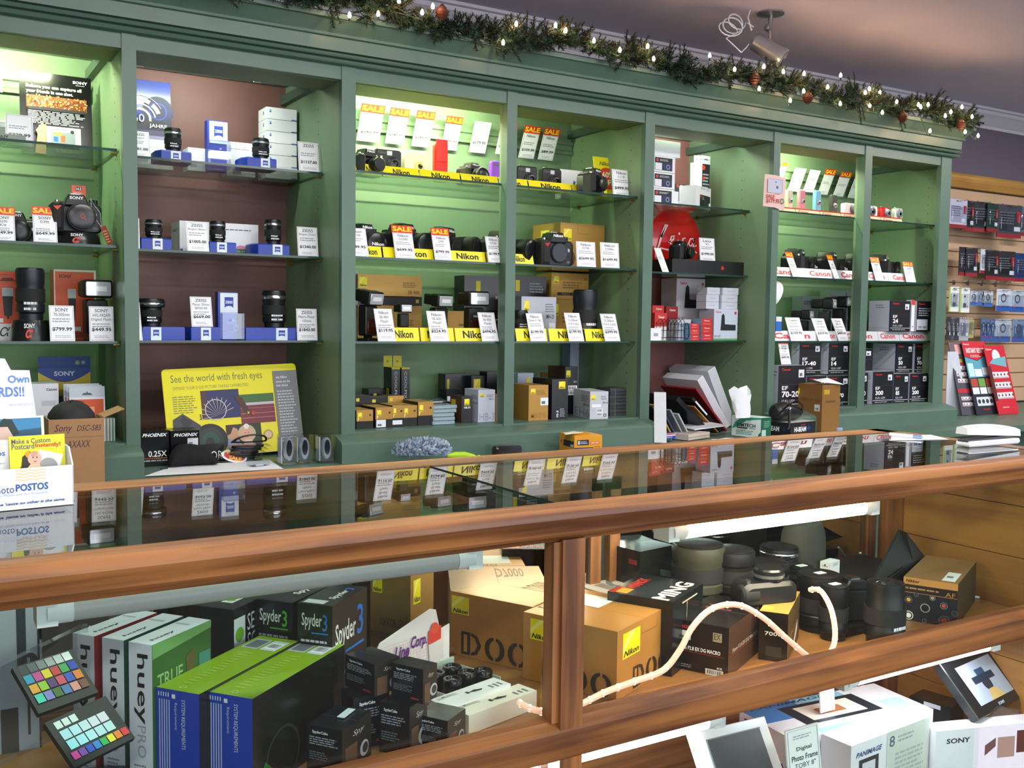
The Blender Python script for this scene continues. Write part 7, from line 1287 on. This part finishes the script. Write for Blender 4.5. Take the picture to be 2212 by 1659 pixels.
carton('low black box under the camera seen from its back', PY(1800, 1400, 1.4416).x, 1.4098, ZS, .13, .08, .0195, BLK, {'f': [('l', .3, .3, .7, .6, 1, '40444c')]})
t = lens_item('tall black zoom lens with bright silver lower ring in the counter', 1882, 1940, 1252, 1.3409, ZS, None, .9, False, group='used lenses in the glass counter')
h = PY(1910, 1252, 1.3409).z - ZS; b = MB(); knurl(b, .030, h * .10, h * .24, mat('d8dce0', .2, .8, .02), 36); b.lathe([(.0325, h * .26), (.033, h * .27), (.033, h * .30), (.0325, h * .31)], SIL, 30); b.build('silver_ring', t)
# black fabric bounce card leaning in the corner
t = thing('fabric_hood', 'black folded fabric hood standing in the rear corner of the counter', 'camera accessory', (0, 0, 0))
p = [PY(1880, 1270, 1.5052), PY(1945, 1146, 1.5476), PY(1958, 1150, 1.5264), PY(2000, 1205, 1.59), PY(1955, 1270, 1.5264), PY(1920, 1250, 1.4734)]
v = [tuple(q) for q in p]; c1 = tuple((p[1] + p[4]) / 2 + Vector((0, -.03, 0))); vs = v + [c1]; k = [tuple(Vector(q) + Vector((.008, .012, 0))) for q in vs]
b = MB(); b.add(vs + k, [(0, 5, 6, 1), (1, 6, 2), (2, 6, 3), (6, 4, 3), (5, 4, 6), (7, 8, 13, 12), (8, 9, 13), (9, 10, 13), (13, 10, 11), (12, 13, 11), (0, 1, 8, 7), (1, 2, 9, 8), (2, 3, 10, 9), (3, 4, 11, 10), (4, 5, 12, 11), (5, 0, 7, 12)], mat('232326', .85, 0, .1)); b.build('fabric', t, smooth=False)
b = MB(); b.tube([(p[4].x - .03, 1.537, ZS + .01), (p[4].x - .03, 1.537, p[4].z + .02)], .02, RUB, 12); b.build('lower_body', t)
NB = [('r', 0, .84, 1, 1, 'c8904c'), ('t', .04, .885, .3, .96, 'Nikkor', '241a10', 'bi'), ('r', 0, .66, 1, .83, '241a14'), ('l', .03, .72, .75, .80, 1, 'b08858'), ('t', .78, .67, .96, .77, 'AF', 'c8904c', ''), ('r', 0, .65, 1, .66, 'c8904c'), ('r', 0, 0, 1, .65, '1d2028')]
for (u, v_, r, c, ic) in ((.11, .48, .10, '5a6070', 'd8a82c'), (.42, .34, .13, 'a8a8b4', '28181c'), (.76, .46, .10, '8088a0', 'c8502c'), (.25, .62, .06, '70788a', '383c48'), (.55, .60, .08, '808898', 'c8a878'), (.12, .12, .13, 'f0f4f8', 'f8fafc'), (.78, .12, .15, '50545c', '8a3020'), (.96, .32, .08, '60687a', '30343c'), (.42, .05, .06, '8890a0', '303440')):
    NB += [('c', u, v_, r * .8, c), ('c', u, v_, r * .66, '22252e'), ('c', u, v_, r * .45, ic)]
NB = [q for q in NB if not (q[0] == 'c' and (q[1] < .09 or q[2] < q[3]))]
corner('brown and black lens box printed with round lenses', (1955, 1243), (2070, 1262), (2086, 1210), 1.3356, ZS, P('20242c'), {'f': NB, 't': [('r', .68, .05, .92, .4, 'e4e4e4'), ('l', .72, .15, .88, .3, 1, '50545c')]}, {'t': mat('8a6640', .5, 0, .05), 'r': '3a3020'})
b = MB(); b.tube([tuple(PZ(x, y, ZS + .003)) for x, y in ((2085, 1288), (2130, 1291), (2168, 1300))], .0028, WHT, 6); b.build('white_cable', label='thin white cable lying on the counter shelf right of the lens box', cat='cable')
b = MB(); b.tube([tuple(PY(x, y, 1.696)) for x, y in ((1858, 1194), (1870, 1210), (1884, 1222), (1890, 1232))], .0028, WHT, 6); b.build('white_cable', label='thin white cable coming down by the rear door of the counter', cat='cable')
# loupe tray with header card
PK = P('f2e8ea'); q0 = PY(812, 1432, 1.5264); q1 = PY(970, 1398, 1.59)
t = thing('loupe_tray', 'white counter tray of black loupes with a gridded header card', 'display box', (q0.x, q0.y, ZS + .035), math.atan2(q1.y - q0.y, q1.x - q0.x)); wl = (q1 - q0).length
hh = PY(930, 1321, 1.5582).z - t.location.z
b = MB(); b.slab([(0, 0), (wl, 0), (wl, hh * .66), (wl * .86, hh * .62), (wl * .80, hh * .96), (wl * .72, hh), (wl * .05, hh * .72), (0, hh * .6)], 0, .002, PK, .0003)
deco(b, (0, 0, 0), (1, 0, 0), (0, 0, 1), wl, hh, [('r', .03, .03 + .05 * k, .78 if k < 12 else .7, .034 + .05 * k, 'e0b8c0') for k in range(13)] + [('r', .03 + .045 * k, .03, .034 + .045 * k, .60, 'e0b8c0') for k in range(20)] + [('t', .04, .36, .20, .52, 'Per', '70308a', 'bi'), ('t', .22, .38, .42, .58, 'Line', '6a2a80', 'bi'), ('t', .44, .42, .66, .66, 'Corp.', '6a2a80', 'bi'), ('t', .32, .16, .62, .26, 'LOUPES 8x', '3a3a60', 'm'), ('p', [(.68, .44), (.86, .48), (.86, .70), (.68, .66)], 'e0402c'), ('c', .77, .68, .09, 'e8543c'), ('p', [(.70, .14), (.9, .16), (.88, .46), (.68, .44)], 'e4d8d8')]); b.build('header_card', t, smooth=False)
b = MB(); dt = .115; z_ = -.034; GRN = mat('b8c8c0', .5, 0, .02)
b.box(wl * .45, -dt, z_, wl * 1.05, -.001, z_ + .003, PK); b.box(wl * .45, -dt, z_ + .003, wl * .46, -.001, -.008, PK); b.box(wl * 1.04, -dt, z_ + .003, wl * 1.05, -.001, .0, GRN); b.box(wl * .46, -dt, z_ + .003, wl * 1.04, -dt + .003, -.008, PK); b.box(wl * .46, -.005, z_ + .003, wl * 1.04, -.001, .012, GRN); b.build('tray', t, smooth=False)
k = 0
for ux, uy in ((.60, -.035), (.83, -.035), (.58, -.078), (.80, -.075), (.94, -.09)):
    tt = thing('loupe', ['rear left', 'rear right', 'front left', 'front middle', 'front right'][k] + ' black loupe in the white gridded tray', 'loupe', tuple(t.matrix_basis @ Vector((0, 0, 0))), 0, 'black loupes in the tray'); k += 1
    R_ = Matrix.Translation(t.location) @ Matrix.Rotation(t.rotation_euler[2], 4, 'Z'); tt.location = R_ @ Vector((wl * ux, uy, -.0305))
    b = MB(); b.lathe([(.015, 0), (.016, .02), (.0175, .03), (.0175, .04), (.016, .043), (.012, .043), (.011, .04), (.001, .039)], mat('0e0f12', .12, 0, 0), 24); b.build('loupe_body', tt)
    b = MB(); b.lathe([(.0108, .0395), (.006, .0412), (.001, .0418)], mat('2c3440', .04, .3, 0), 18); b.build('eyepiece', tt)
AKD = [('t', .12, .04, .34, .34, 'AK', '202024', ''), ('p', [(.5, .45), (.62, .52), (.66, .62), (.56, .66), (.5, .6), (.42, .56)], '202024'), ('r', .4, .42, .6, .46, '202024'), ('l', .5, .74, .9, .95, 3, '70747c')]
corner('front long white box with a black figure on its lid', (985, 1526), (1013, 1546), (1121, 1480), 1.3674, ZS, P('f0e8de'), {'t': AKD}, group='long white boxes with black figures')
corner('rear long white box with a black figure on its lid', (938, 1509), (966, 1527), (1074, 1468), 1.4045, ZS, P('eef0f4'), {'t': AKD}, group='long white boxes with black figures')
# spyder cube boxes
CF = lambda: [('t', .16, .82, .6, .90, 'SpyderCube', 'f0f0f4', 'b'), ('l', .08, .58, .92, .78, 4, 'a8acb8'), ('l', .08, .25, .7, .45, 4, '7a7e8a'), ('r', .62, .08, .88, .13, 'b02848')]
CR = [('t', .35, .68, .75, .82, 'Spy', 'c8c0b8', 'i'), ('r', .1, 0, .5, .55, '6a4834'), ('c', .75, .28, .18, 'b8b8bc'), ('c', .78, .28, .12, '3a3434')]
def cube(lb, L, N, R, Y, z0): return corner(lb, L, N, R, Y, z0, GL('16171d'), {'f': CF(), 'r': CR, 't': [('r', .0, .49, 1, .50, '3a3c44')]}, {'r': '2a211e'}, group='small black cube boxes')
cube('lower left black cube box lying lengthwise with a white label on top', (657, 1568), (739, 1579), (814, 1538), 1.3303, ZS)
n = PY(757, 1545, 1.3674); b = MB(); b.box(0, 0, 0, .035, .012, .0012, P('dce4f0')); b.build('price_sticker', None, (n.x - .01, n.y, PY(739, 1579, 1.3303).z + .002), rz=.7, label='white price label on the lower left black cube box', cat='sticker')
cube('lower middle black cube box, second from the right at the front', (815, 1518), (885, 1529), (930, 1505), 1.3377, ZS)
cube('lower right black cube box at the front glass', (893, 1544), (967, 1558), (1009, 1531), 1.3197, ZS)
zd = PY(885, 1529, 1.3377).z; zd2 = PY(808, 1515, 1.378).z
cube('upper right black cube box with light glancing on its lid', (840, 1434), (914, 1447), (949, 1433), 1.3377, zd + .001)
cube('upper left black cube box below the gridded header card', (749, 1412), (809, 1436), (862, 1417), 1.3939, zd2)
n = PY(809, 1436, 1.3939); carton('hidden lower black cube box carrying the upper left one', n.x - .03, 1.4045, ZS, .06, .05, zd2 - ZS - .001, GL('16171d'), {'f': CF()})
# colour checker on a dark tray
def panel(parent, name, a, b_, c, th, m, rows=None, Mx=None):
    """flat plate: a, b_, c = three corners; top surface carries coloured patches"""
    U = (b_ - a); V = (c - b_); n = U.cross(V).normalized(); n = n if n.z > 0 else -n; w = U.length; h = V.length; U2 = U.normalized(); V2 = (V - U2 * V.dot(U2)).normalized()
    b = MB(); q = [a, b_, b_ + V2 * h, a + V2 * h]; b.loft([[tuple(p - n * th) for p in q], [tuple(p) for p in q]], m)
    if U2.cross(V2).dot(n) > 0: deco(b, a, U2, V2, w, h, [(i[0], i[1], 1 - i[4], i[3], 1 - i[2], i[5]) for i in (rows or [])])
    else: deco(b, a + V2 * h, U2, -V2, w, h, rows or [])
    return b.build(name, parent, smooth=False)
t = thing('colour_checker', 'open folding colour checker with two panels of coloured patches', 'colour chart', (0, 0, 0))
KB = mat('15161a', .5, 0, .05)
C1 = [['2c2c30', '50525a', '76787e', 'a0a2a6', 'c8cacc', 'f0f2f4'], ['2088b0', 'b83c8c', 'd8c020', 'c02c34', '3a9a4c', '1c3aa8'], ['d89820', '90b828', '4a2864', 'c84458', '2c4cb0', 'd87820'], ['40c0a8', '7a78c0', '3c6428', '4070a8', 'd08c80', '6a4030']]
g1 = [('r', .07 + .145 * i, .80 - .21 * j, .20 + .145 * i, .98 - .21 * j - .005, C1[j][i]) for j in range(4) for i in range(6)]
g2 = [('r', .10 + .12 * i, .78, .20 + .12 * i, .93, 'cfe0e0') for i in range(3)] + [('r', .10 + .15 * i, .54, .235 + .15 * i, .73, ['a8d8e4', 'b4dce8', 'c0dce4', 'd0d8e4', 'd8d4e4'][i]) for i in range(5)] + [('r', .10 + .15 * i, .32, .235 + .15 * i, .51, ['98dce8', 'a0dcec', 'b0e0ec', 'b4dce4', 'bcdce0'][i]) for i in range(5)] + [('r', .06 + .115 * i, .12, .16 + .115 * i, .27, ['c83c94', '7a48a8', '2050c0', '3080cc', '30a858', 'e8d820', 'e88020', 'd83038'][i]) for i in range(8)]
panel(t, 'upper_panel', PY(26, 1443, 1.4257), PY(155, 1402, 1.4575), PY(221, 1492, 1.4045), .008, KB, g1)
panel(t, 'lower_panel', PY(96, 1562, 1.3695), PY(228, 1503, 1.4098), PY(294, 1592, 1.3621), .008, KB, g2)
o = PY(60, 1560, 1.4416); b = MB(); b.slab(rr(.22, .028, .006), 0, .13, mat('1d1e22', .3, 0, .05), .003); b.build('dark_case', None, (.212, 1.3377, ZS), rz=-.35, label='glossy dark plastic case lying under the colour checker', cat='case')
b = MB(); b.box(0, 0, 0, .03, .018, .0012, P('dfe6f2')); deco(b, (0, 0, .0012), (1, 0, 0), (0, 1, 0), .03, .018, [('r', .4, .3, .7, .7, '9aa0b0')]); n = PZ(300, 1605, ZS + .03); b.build('price_sticker', None, (n.x - .01, max(n.y, 1.3091), ZS + .0296), rz=-.3, label='white price sticker on the dark case below the three white upright boxes', cat='sticker')
x, w, h = bpx(-60, 88, 1312, 1.6536, ZS)
poster_board('picture_board', 'black and white picture board with a small emblem at the left end of the counter', x, 1.6536, ZS, w, h, P('b8bec8'), [('r', .66, .55, .80, 1, '303238'), ('r', .4, 0, .66, .3, '202228'), ('r', .8, .1, .84, .4, '202228'), ('r', .97, 0, 1, 1, '202228'), ('c', .83, .6, .06, '202228'), ('t', .81, .57, .85, .63, '10', 'e8e8ec', 'b')], -3)
b = MB(); pts = [PY(0, 1448, 1.59), PY(100, 1400, 1.5582), PY(215, 1340, 1.537), PY(262, 1325, 1.537)]
b = MB(); n_ = PY(-40, 1440, 1.5476); b.slab(rr(.20, .13, .01), 0, .03, PLAST, .003); b.build('clear_clamshell', None, (.17, 1.5264, ZS + .06), rot=(0, math.radians(-24), -.25), label='large clear plastic clamshell tilted behind the colour checker', cat='package')
# rope light
def spline(ps, n=7):
    out = []
    for i in range(len(ps) - 1):
        p0 = ps[max(i - 1, 0)]; p1 = ps[i]; p2 = ps[i + 1]; p3 = ps[min(i + 2, len(ps) - 1)]
        for k in range(n):
            u = k / n; out.append(.5 * ((2 * p1) + (p2 - p0) * u + (2 * p0 - 5 * p1 + 4 * p2 - p3) * u * u + (3 * p1 - p0 - 3 * p2 + p3) * u ** 3))
    return out + [ps[-1]]
t = thing('rope_light', 'glowing clear rope light looping over the boxes in the counter', 'rope light', (0, 0, 0))
RL = [[(1118, 1516, 1.3356), (1150, 1532, 1.3176), (1195, 1540, 1.3123), (1235, 1530, 1.3123), (1262, 1518, 1.3123), (1310, 1494, 1.3123), (1370, 1472, 1.3123), (1432, 1448, 1.3144), (1468, 1405, 1.3144), (1498, 1352, 1.3197), (1540, 1314, 1.325), (1595, 1307, 1.3356), (1648, 1334, 1.325), (1698, 1378, 1.3144), (1742, 1416, 1.3112)],
      [(1750, 1274, 1.4098), (1772, 1276, 1.378), (1793, 1310, 1.3462), (1803, 1352, 1.325), (1802, 1390, 1.3144), (1788, 1420, 1.3112)]]
RM_ = mat('ffc0a8', .3, 0, 0, .42); RBM = mat('ffe8d4', .3, 0, 0, 7)
for R_ in RL:
    sp = spline([PY(*q) for q in R_]); b = MB(); b.tube([tuple(p) for p in sp], 0.0054, RM_, 10); b.build('rope_tube', t)
    for p in sp[2::4]:
        b = MB(); b.lathe([(.002, -.0058), (.0058, 0), (.002, .0058)], RBM, 8, tuple(p)); b.build('bulb', t)
# lower compartment
ZB = ZLO + .0005; WG = P('e8e6ee')
corner('white box marked with a large 8 on its long side', (1772, 1586), (1839, 1612), (2022, 1553), 1.3303, ZB, WG, {'r': [('t', .06, .86, .38, .91, 'PANIMAGE', '2a3c7a', 'bi'), ('r', .1, .5, .34, .83, '303038'), ('r', .14, .54, .30, .79, 'd8d4dc'), ('p', [(.18, .54), (.26, .54), (.24, .72), (.2, .72)], '8a4a30'), ('r', .44, 0, 1, 1, 'ccd0c8'), ('t', .47, .84, .54, .95, '8', '5a6478', 'm'), ('l', .58, .86, .85, .94, 2, '9aa0a8'), ('l', .55, .5, .95, .78, 6, 'a8b0b0')]}, group='white digital frame boxes')
corner('white and blue box with a frame pictured on its lid', (1622, 1531), (1716, 1600), (1960, 1510), 1.4204, ZB, WG, {'t': [('r', 0, 0, .48, .35, '3a78b8'), ('p', [(0, .35), (.5, .35), (.3, .7), (0, .7)], '90c8e4'), ('r', .16, .2, .72, .75, '1c2430'), ('r', .24, .28, .64, .67, 'f0e4d8'), ('r', .36, .38, .54, .56, 'b87a50'), ('t', .02, .04, .1, .6, 'PANIMAGE', '30405c', 'bi7'), ('r', .5, .8, .95, .95, 'a8dcec'), ('r', .85, .2, .97, .7, '9ad4e4')], 'f': [('r', .1, .55, .5, .95, '202028'), ('r', .16, .6, .44, .9, 'b89888'), ('t', .55, .6, .95, .7, 'PANI', '2a3c7a', 'bi')]}, group='white digital frame boxes')
corner('white frame box with brown pictures on its long side', (2003, 1562), (2022, 1580), (2204, 1536), 1.3303, ZB, WG, {'r': [('t', .1, .84, .32, .90, 'SONY', '30303a', 'b'), ('p', [(.46, .66), (.56, .76), (.56, .86), (.46, .78)], '6a4a48'), ('r', .58, .62, .74, .86, 'a88a7c'), ('r', .76, .66, .94, .92, '5a2c20'), ('l', .2, .3, .8, .4, 1, 'b0b0b8')]}, group='white digital frame boxes')
def frame_plate(nm, lb, a, b_, c, th, m, bez, scr, extra, cat='digital frame'):
    t = thing(nm, lb, cat, (0, 0, 0)); U = b_ - a; V = c - b_; n = U.cross(V).normalized()
    if n.y > 0: n = -n
    w = U.length; U2 = U.normalized(); V2 = (V - U2 * V.dot(U2)).normalized(); h = V.length; b = MB(); q = [a, b_, b_ + V2 * h, a + V2 * h]
    b.loft([[tuple(p - n * th) for p in q], [tuple(p - n * .002) for p in q], [tuple(p + (sum(q, Vector()) / 4 - p) * .02) for p in q]], m); b.build('frame_body', t)
    b = MB(); deco(b, a + V2 * h + n * .001, U2, -V2, w, h, [('r', bez, bez, 1 - bez, 1 - bez, scr)] + extra); b.build('screen', t, smooth=False); return t
frame_plate('digital_frame', 'black digital frame showing a camera picture on top of a white box', PY(2030, 1434, 1.3992), PY(2136, 1388, 1.4416), PY(2212, 1502, 1.3462), .02, BLKS, .16, 'b0b4c8', [('r', .30, .48, .70, .60, '1d2c44'), ('c', .5, .44, .14, '1d2c44'), ('r', .42, .60, .58, .70, '2a4a6c'), ('p', [(.4, .16), (.66, .16), (.58, .34), (.46, .34)], 'd8b070'), ('c', .5, .42, .08, '30303a'), ('t', .44, .05, .56, .10, 'SONY', 'c8d8e8', 'b')])
corner('black box device with white sticker beside the black digital frame', (1972, 1500), (2055, 1530), (2074, 1512), 1.4098, PY(2055, 1575, 1.4098).z, BLKS, {'f': [('r', .35, .75, .75, .95, 'd8dce8'), ('c', .5, .2, .08, '50545c')]}, group=None, name='device_box')
o = PY(2055, 1575, 1.4098); carton('white block under the black box device', o.x - .1, 1.431, ZB, .13, .1, o.z - ZB - .001, WG, {'f': [('r', .1, .4, .9, .5, 'c8c8d0')]})
frame_plate('digital_frame', 'white bordered digital frame with dark blank screen in the lower compartment', PY(1494, 1582, 1.378), PY(1652, 1546, 1.4416), PY(1704, 1700, 1.3674), .014, mat('e6e4e2', .3, 0, .01), .14, '202428', [('r', .13, .13, .145, .87, '7a7c80'), ('r', .13, .855, .87, .87, '7a7c80')])
x = PY(1706, 1600, 1.325); h = PY(1706, 1584, 1.325).z - .3884
poster_board('price_sign', 'white card reading Digital Photo Frame in a clear holder', x.x, 1.3197, .3884, PY(1776, 1580, 1.325).x - x.x, h, P('f4f4f6'), [('r', .04, .97, .96, .975, '8a8e98'), ('r', .04, 0, .055, .97, '8a8e98'), ('r', .945, 0, .96, .97, '8a8e98'), ('l', .2, .82, .85, .9, 2, 'a8acb4'), ('t', .28, .62, .74, .70, 'Digital', '33363e', 'm'), ('t', .12, .48, .92, .57, 'Photo Frame', '33363e', 'm'), ('t', .2, .36, .84, .44, 'TOBY 8"', '5a5e68', '')], -8)
x = PY(1791, 1520, 1.4628); poster_board('blank_card', 'small blank white card standing on the frame boxes', x.x, 1.484, PY(1800, 1545, 1.4628).z, .045, .055, P('f6f6fa'), [('l', .2, .4, .8, .6, 1, 'e0e2e8')], -6)
# on the counter glass: stapler, pen, paper
o = PZ(2095, 968, ZC); t = thing('stapler', 'white stapler with grey inner arm on the right of the counter glass', 'stapler', (o.x, o.y, ZC + .001), math.radians(-2))
wt = mat('eef0f4', .25, 0, 0); b = MB(); b.slab(rr(.19, .014, .006, 3, .095), 0, .04, wt, .003); b.build('base', t)
b = MB(); b.loft([[(0, .006, .012), (0, .034, .012), (0, .034, .016), (0, .006, .016)], [(.17, .006, .018), (.17, .034, .018), (.17, .034, .022), (.17, .006, .022)]], mat('6a6e74', .3, .6, .02)); b.build('staple_arm', t)
b = MB(); rs = []
for k in range(8):
    u = k / 7; z0 = .032 + .004 * u - .016 * u * u * 0; hh_ = .016 * math.sin(math.pi * (.2 + .6 * (1 - u))) ; x_ = -.005 + .2 * u; zb = .030 - .012 * u
    rs.append([(x_, .004, zb), (x_, .036, zb), (x_, .034, zb + hh_ + .006), (x_, .02, zb + hh_ + .010), (x_, .006, zb + hh_ + .006)])
b.loft(rs, wt); b.build('upper_shell', t)
a = PZ(1922, 940, ZC + .004); c = PZ(1995, 946, ZC + .004); t = thing('pen', 'white and silver pen lying on the paper on the counter glass', 'pen', tuple(a)); d_ = c - a
b = MB(); b.tube([(0, 0, .002), tuple(d_ * .7 + Vector((0, 0, .002)))], .0045, wt, 10); b.build('barrel', t); b = MB(); b.tube([tuple(d_ * .7 + Vector((0, 0, .002))), tuple(d_ * .95 + Vector((0, 0, .002))), tuple(d_ + Vector((0, 0, .002)))], [.0048, .0045, .001], mat('9ab4d8', .2, .5, 0), 10); b.build('tip', t)
q = [PZ(1925, 952, ZC), PZ(2050, 950, ZC), PZ(2010, 940, ZC), PZ(1925, 944, ZC)]; b = MB(); b.loft([[(p.x, p.y, ZC + .0006) for p in q], [(p.x, p.y, ZC + .0012) for p in q]], WHT); b.build('paper_sheet', label='white sheet lying on the counter glass by the stapler', cat='paper', smooth=False)
# ================================================================== fir garland with lights on the cornice
rg = random.Random(21); GX0, GX1 = .30, XE[1] + .05
def gpath(x):
    z = 2.225 + .012 * math.sin(x * 7.0) + .01 * math.sin(x * 17); y = 2.865 + .012 * math.sin(x * 5 + 1)
    return Vector((x, y, z))
t = thing('fir_garland', 'artificial fir garland draped along the top of the cornice', 'garland', (0, 0, 0))
NG = [mat('173324', .8, 0, .05), mat('20422f', .8, 0, .05), mat('102218', .8, 0, .05), mat('2e4c34', .8, 0, .05)]
b = MB(); stems = MB()
def sprig(p, d, L):
    stems.tube([tuple(p), tuple(p + d * L)], .0015, mat('3a2c1c', .8, 0, 0), 4)
    n = int(L / .0013)
    for i in range(n):
        u = i / n; q = p + d * (L * u); r = Vector((rg.gauss(0, 1), rg.gauss(0, 1), rg.gauss(0, 1))); r = (r - d * r.dot(d)).normalized()
        e = (r + d * .55).normalized(); ln = .024 * (1 - .4 * u) * rg.uniform(.7, 1.15); s_ = e.cross(d).normalized() * .0019
        k = len(b.v); b.v += [tuple(q - s_), tuple(q + s_), tuple(q + e * ln)]; b.f.append((k, k + 1, k + 2)); b.m.append(b.mi(NG[rg.choice((0, 0, 1, 1, 2, 3))]))
x = GX0
while x < GX1:
    p = gpath(x)
    for _ in range(5):
        an = rg.uniform(-2.9, .9) if rg.random() < .8 else rg.uniform(0, 6.28); d = Vector((rg.uniform(-1.0, 1.0), -abs(math.cos(an)) * .55 - .05, math.sin(rg.uniform(-.7, 1.45)) * .8)).normalized()
        L = rg.uniform(.045, .082) * (1 + .55 * max(-.4, math.sin(x * 19) * math.sin(x * 7.3 + 2)))
        if d.z < -.2: L *= .8; 
        sprig(p, d, L)
    x += .013
for px, py in ((1480, 95), (1560, 125), (1900, 178), (720, 60), (940, 95), (1030, 110), (1075, 120), (1330, 95), (1860, 270), (1950, 285)):    # longer tips that stick out
    q = PY(px, py, 2.84); p = gpath(q.x); d = (q - p); L = d.length; sprig(p, d.normalized(), L); sprig(p + Vector((.01, 0, 0)), (d + Vector((.02, 0, .0))).normalized(), L * .8)
o = b.build('needles', t, smooth=False); o['kind'] = 'stuff'; o = stems.build('twigs', t); o['kind'] = 'stuff'
b = MB(); b.tube([tuple(gpath(GX0 + (GX1 - GX0) * i / 90)) for i in range(91)], .006, mat('2a3020', .8, 0, .1), 6); b.build('garland_stem', t)
for px, py in ((955, 26), (1630, 168), (1745, 210), (1950, 252), (2075, 268)):
    q = PY(px, py, 2.83); b = MB(); pr_ = []
    for k in range(7): pr_.append((.022 * math.sin(math.pi * (.12 + .8 * k / 6)), -.026 + .008 * k)); pr_.append((.017 * math.sin(math.pi * (.12 + .8 * k / 6)), -.024 + .008 * k))
    b.lathe(pr_, mat('4a2418', .6, 0, .1), 12, tuple(q)); b.build('pine_cone', t)
t = thing('light_string', 'string of warm white mini lights woven through the garland', 'string lights', (0, 0, 0))
BL = [(755, 33), (817, 30), (912, 27), (935, 14), (862, 2), (1087, 92), (1115, 52), (1200, 55), (1222, 66), (1283, 88), (1339, 108), (1399, 100), (1412, 127), (1533, 120), (1587, 150), (1650, 144), (1640, 192), (1692, 155), (1737, 159), (1736, 197), (1707, 217), (1788, 188), (1816, 163), (1815, 224), (1869, 200), (1878, 192), (1901, 200), (1879, 228), (1906, 243), (1937, 220), (1984, 226), (1989, 231), (2005, 226), (2009, 283), (2042, 250), (2054, 242), (2078, 231), (2100, 252), (2085, 285), (2113, 293)]
BM = mat('ffc890', .3, 0, 0, 120); CAPM = mat('203828', .5, 0, 0); pts = []
for px, py in BL:
    q = PY(px, py, 2.80); pts.append(q); b = MB(); b.lathe([(.001, .010), (.0045, .004), (.0055, -.002), (.003, -.008)], BM, 8, tuple(q)); o = b.build('mini_bulb', t)
    b = MB(); b.lathe([(.0035, -.008), (.0035, -.018)], CAPM, 6, tuple(q)); b.build('socket', o)
ps = [gpath(GX0)]
for q in pts: ps += [q + Vector((0, .01, -.018)), gpath(q.x + .03)]
b = MB(); b.tube([tuple(p) for p in spline(ps, 3)], .0013, CAPM, 4); b.build('wire', t)
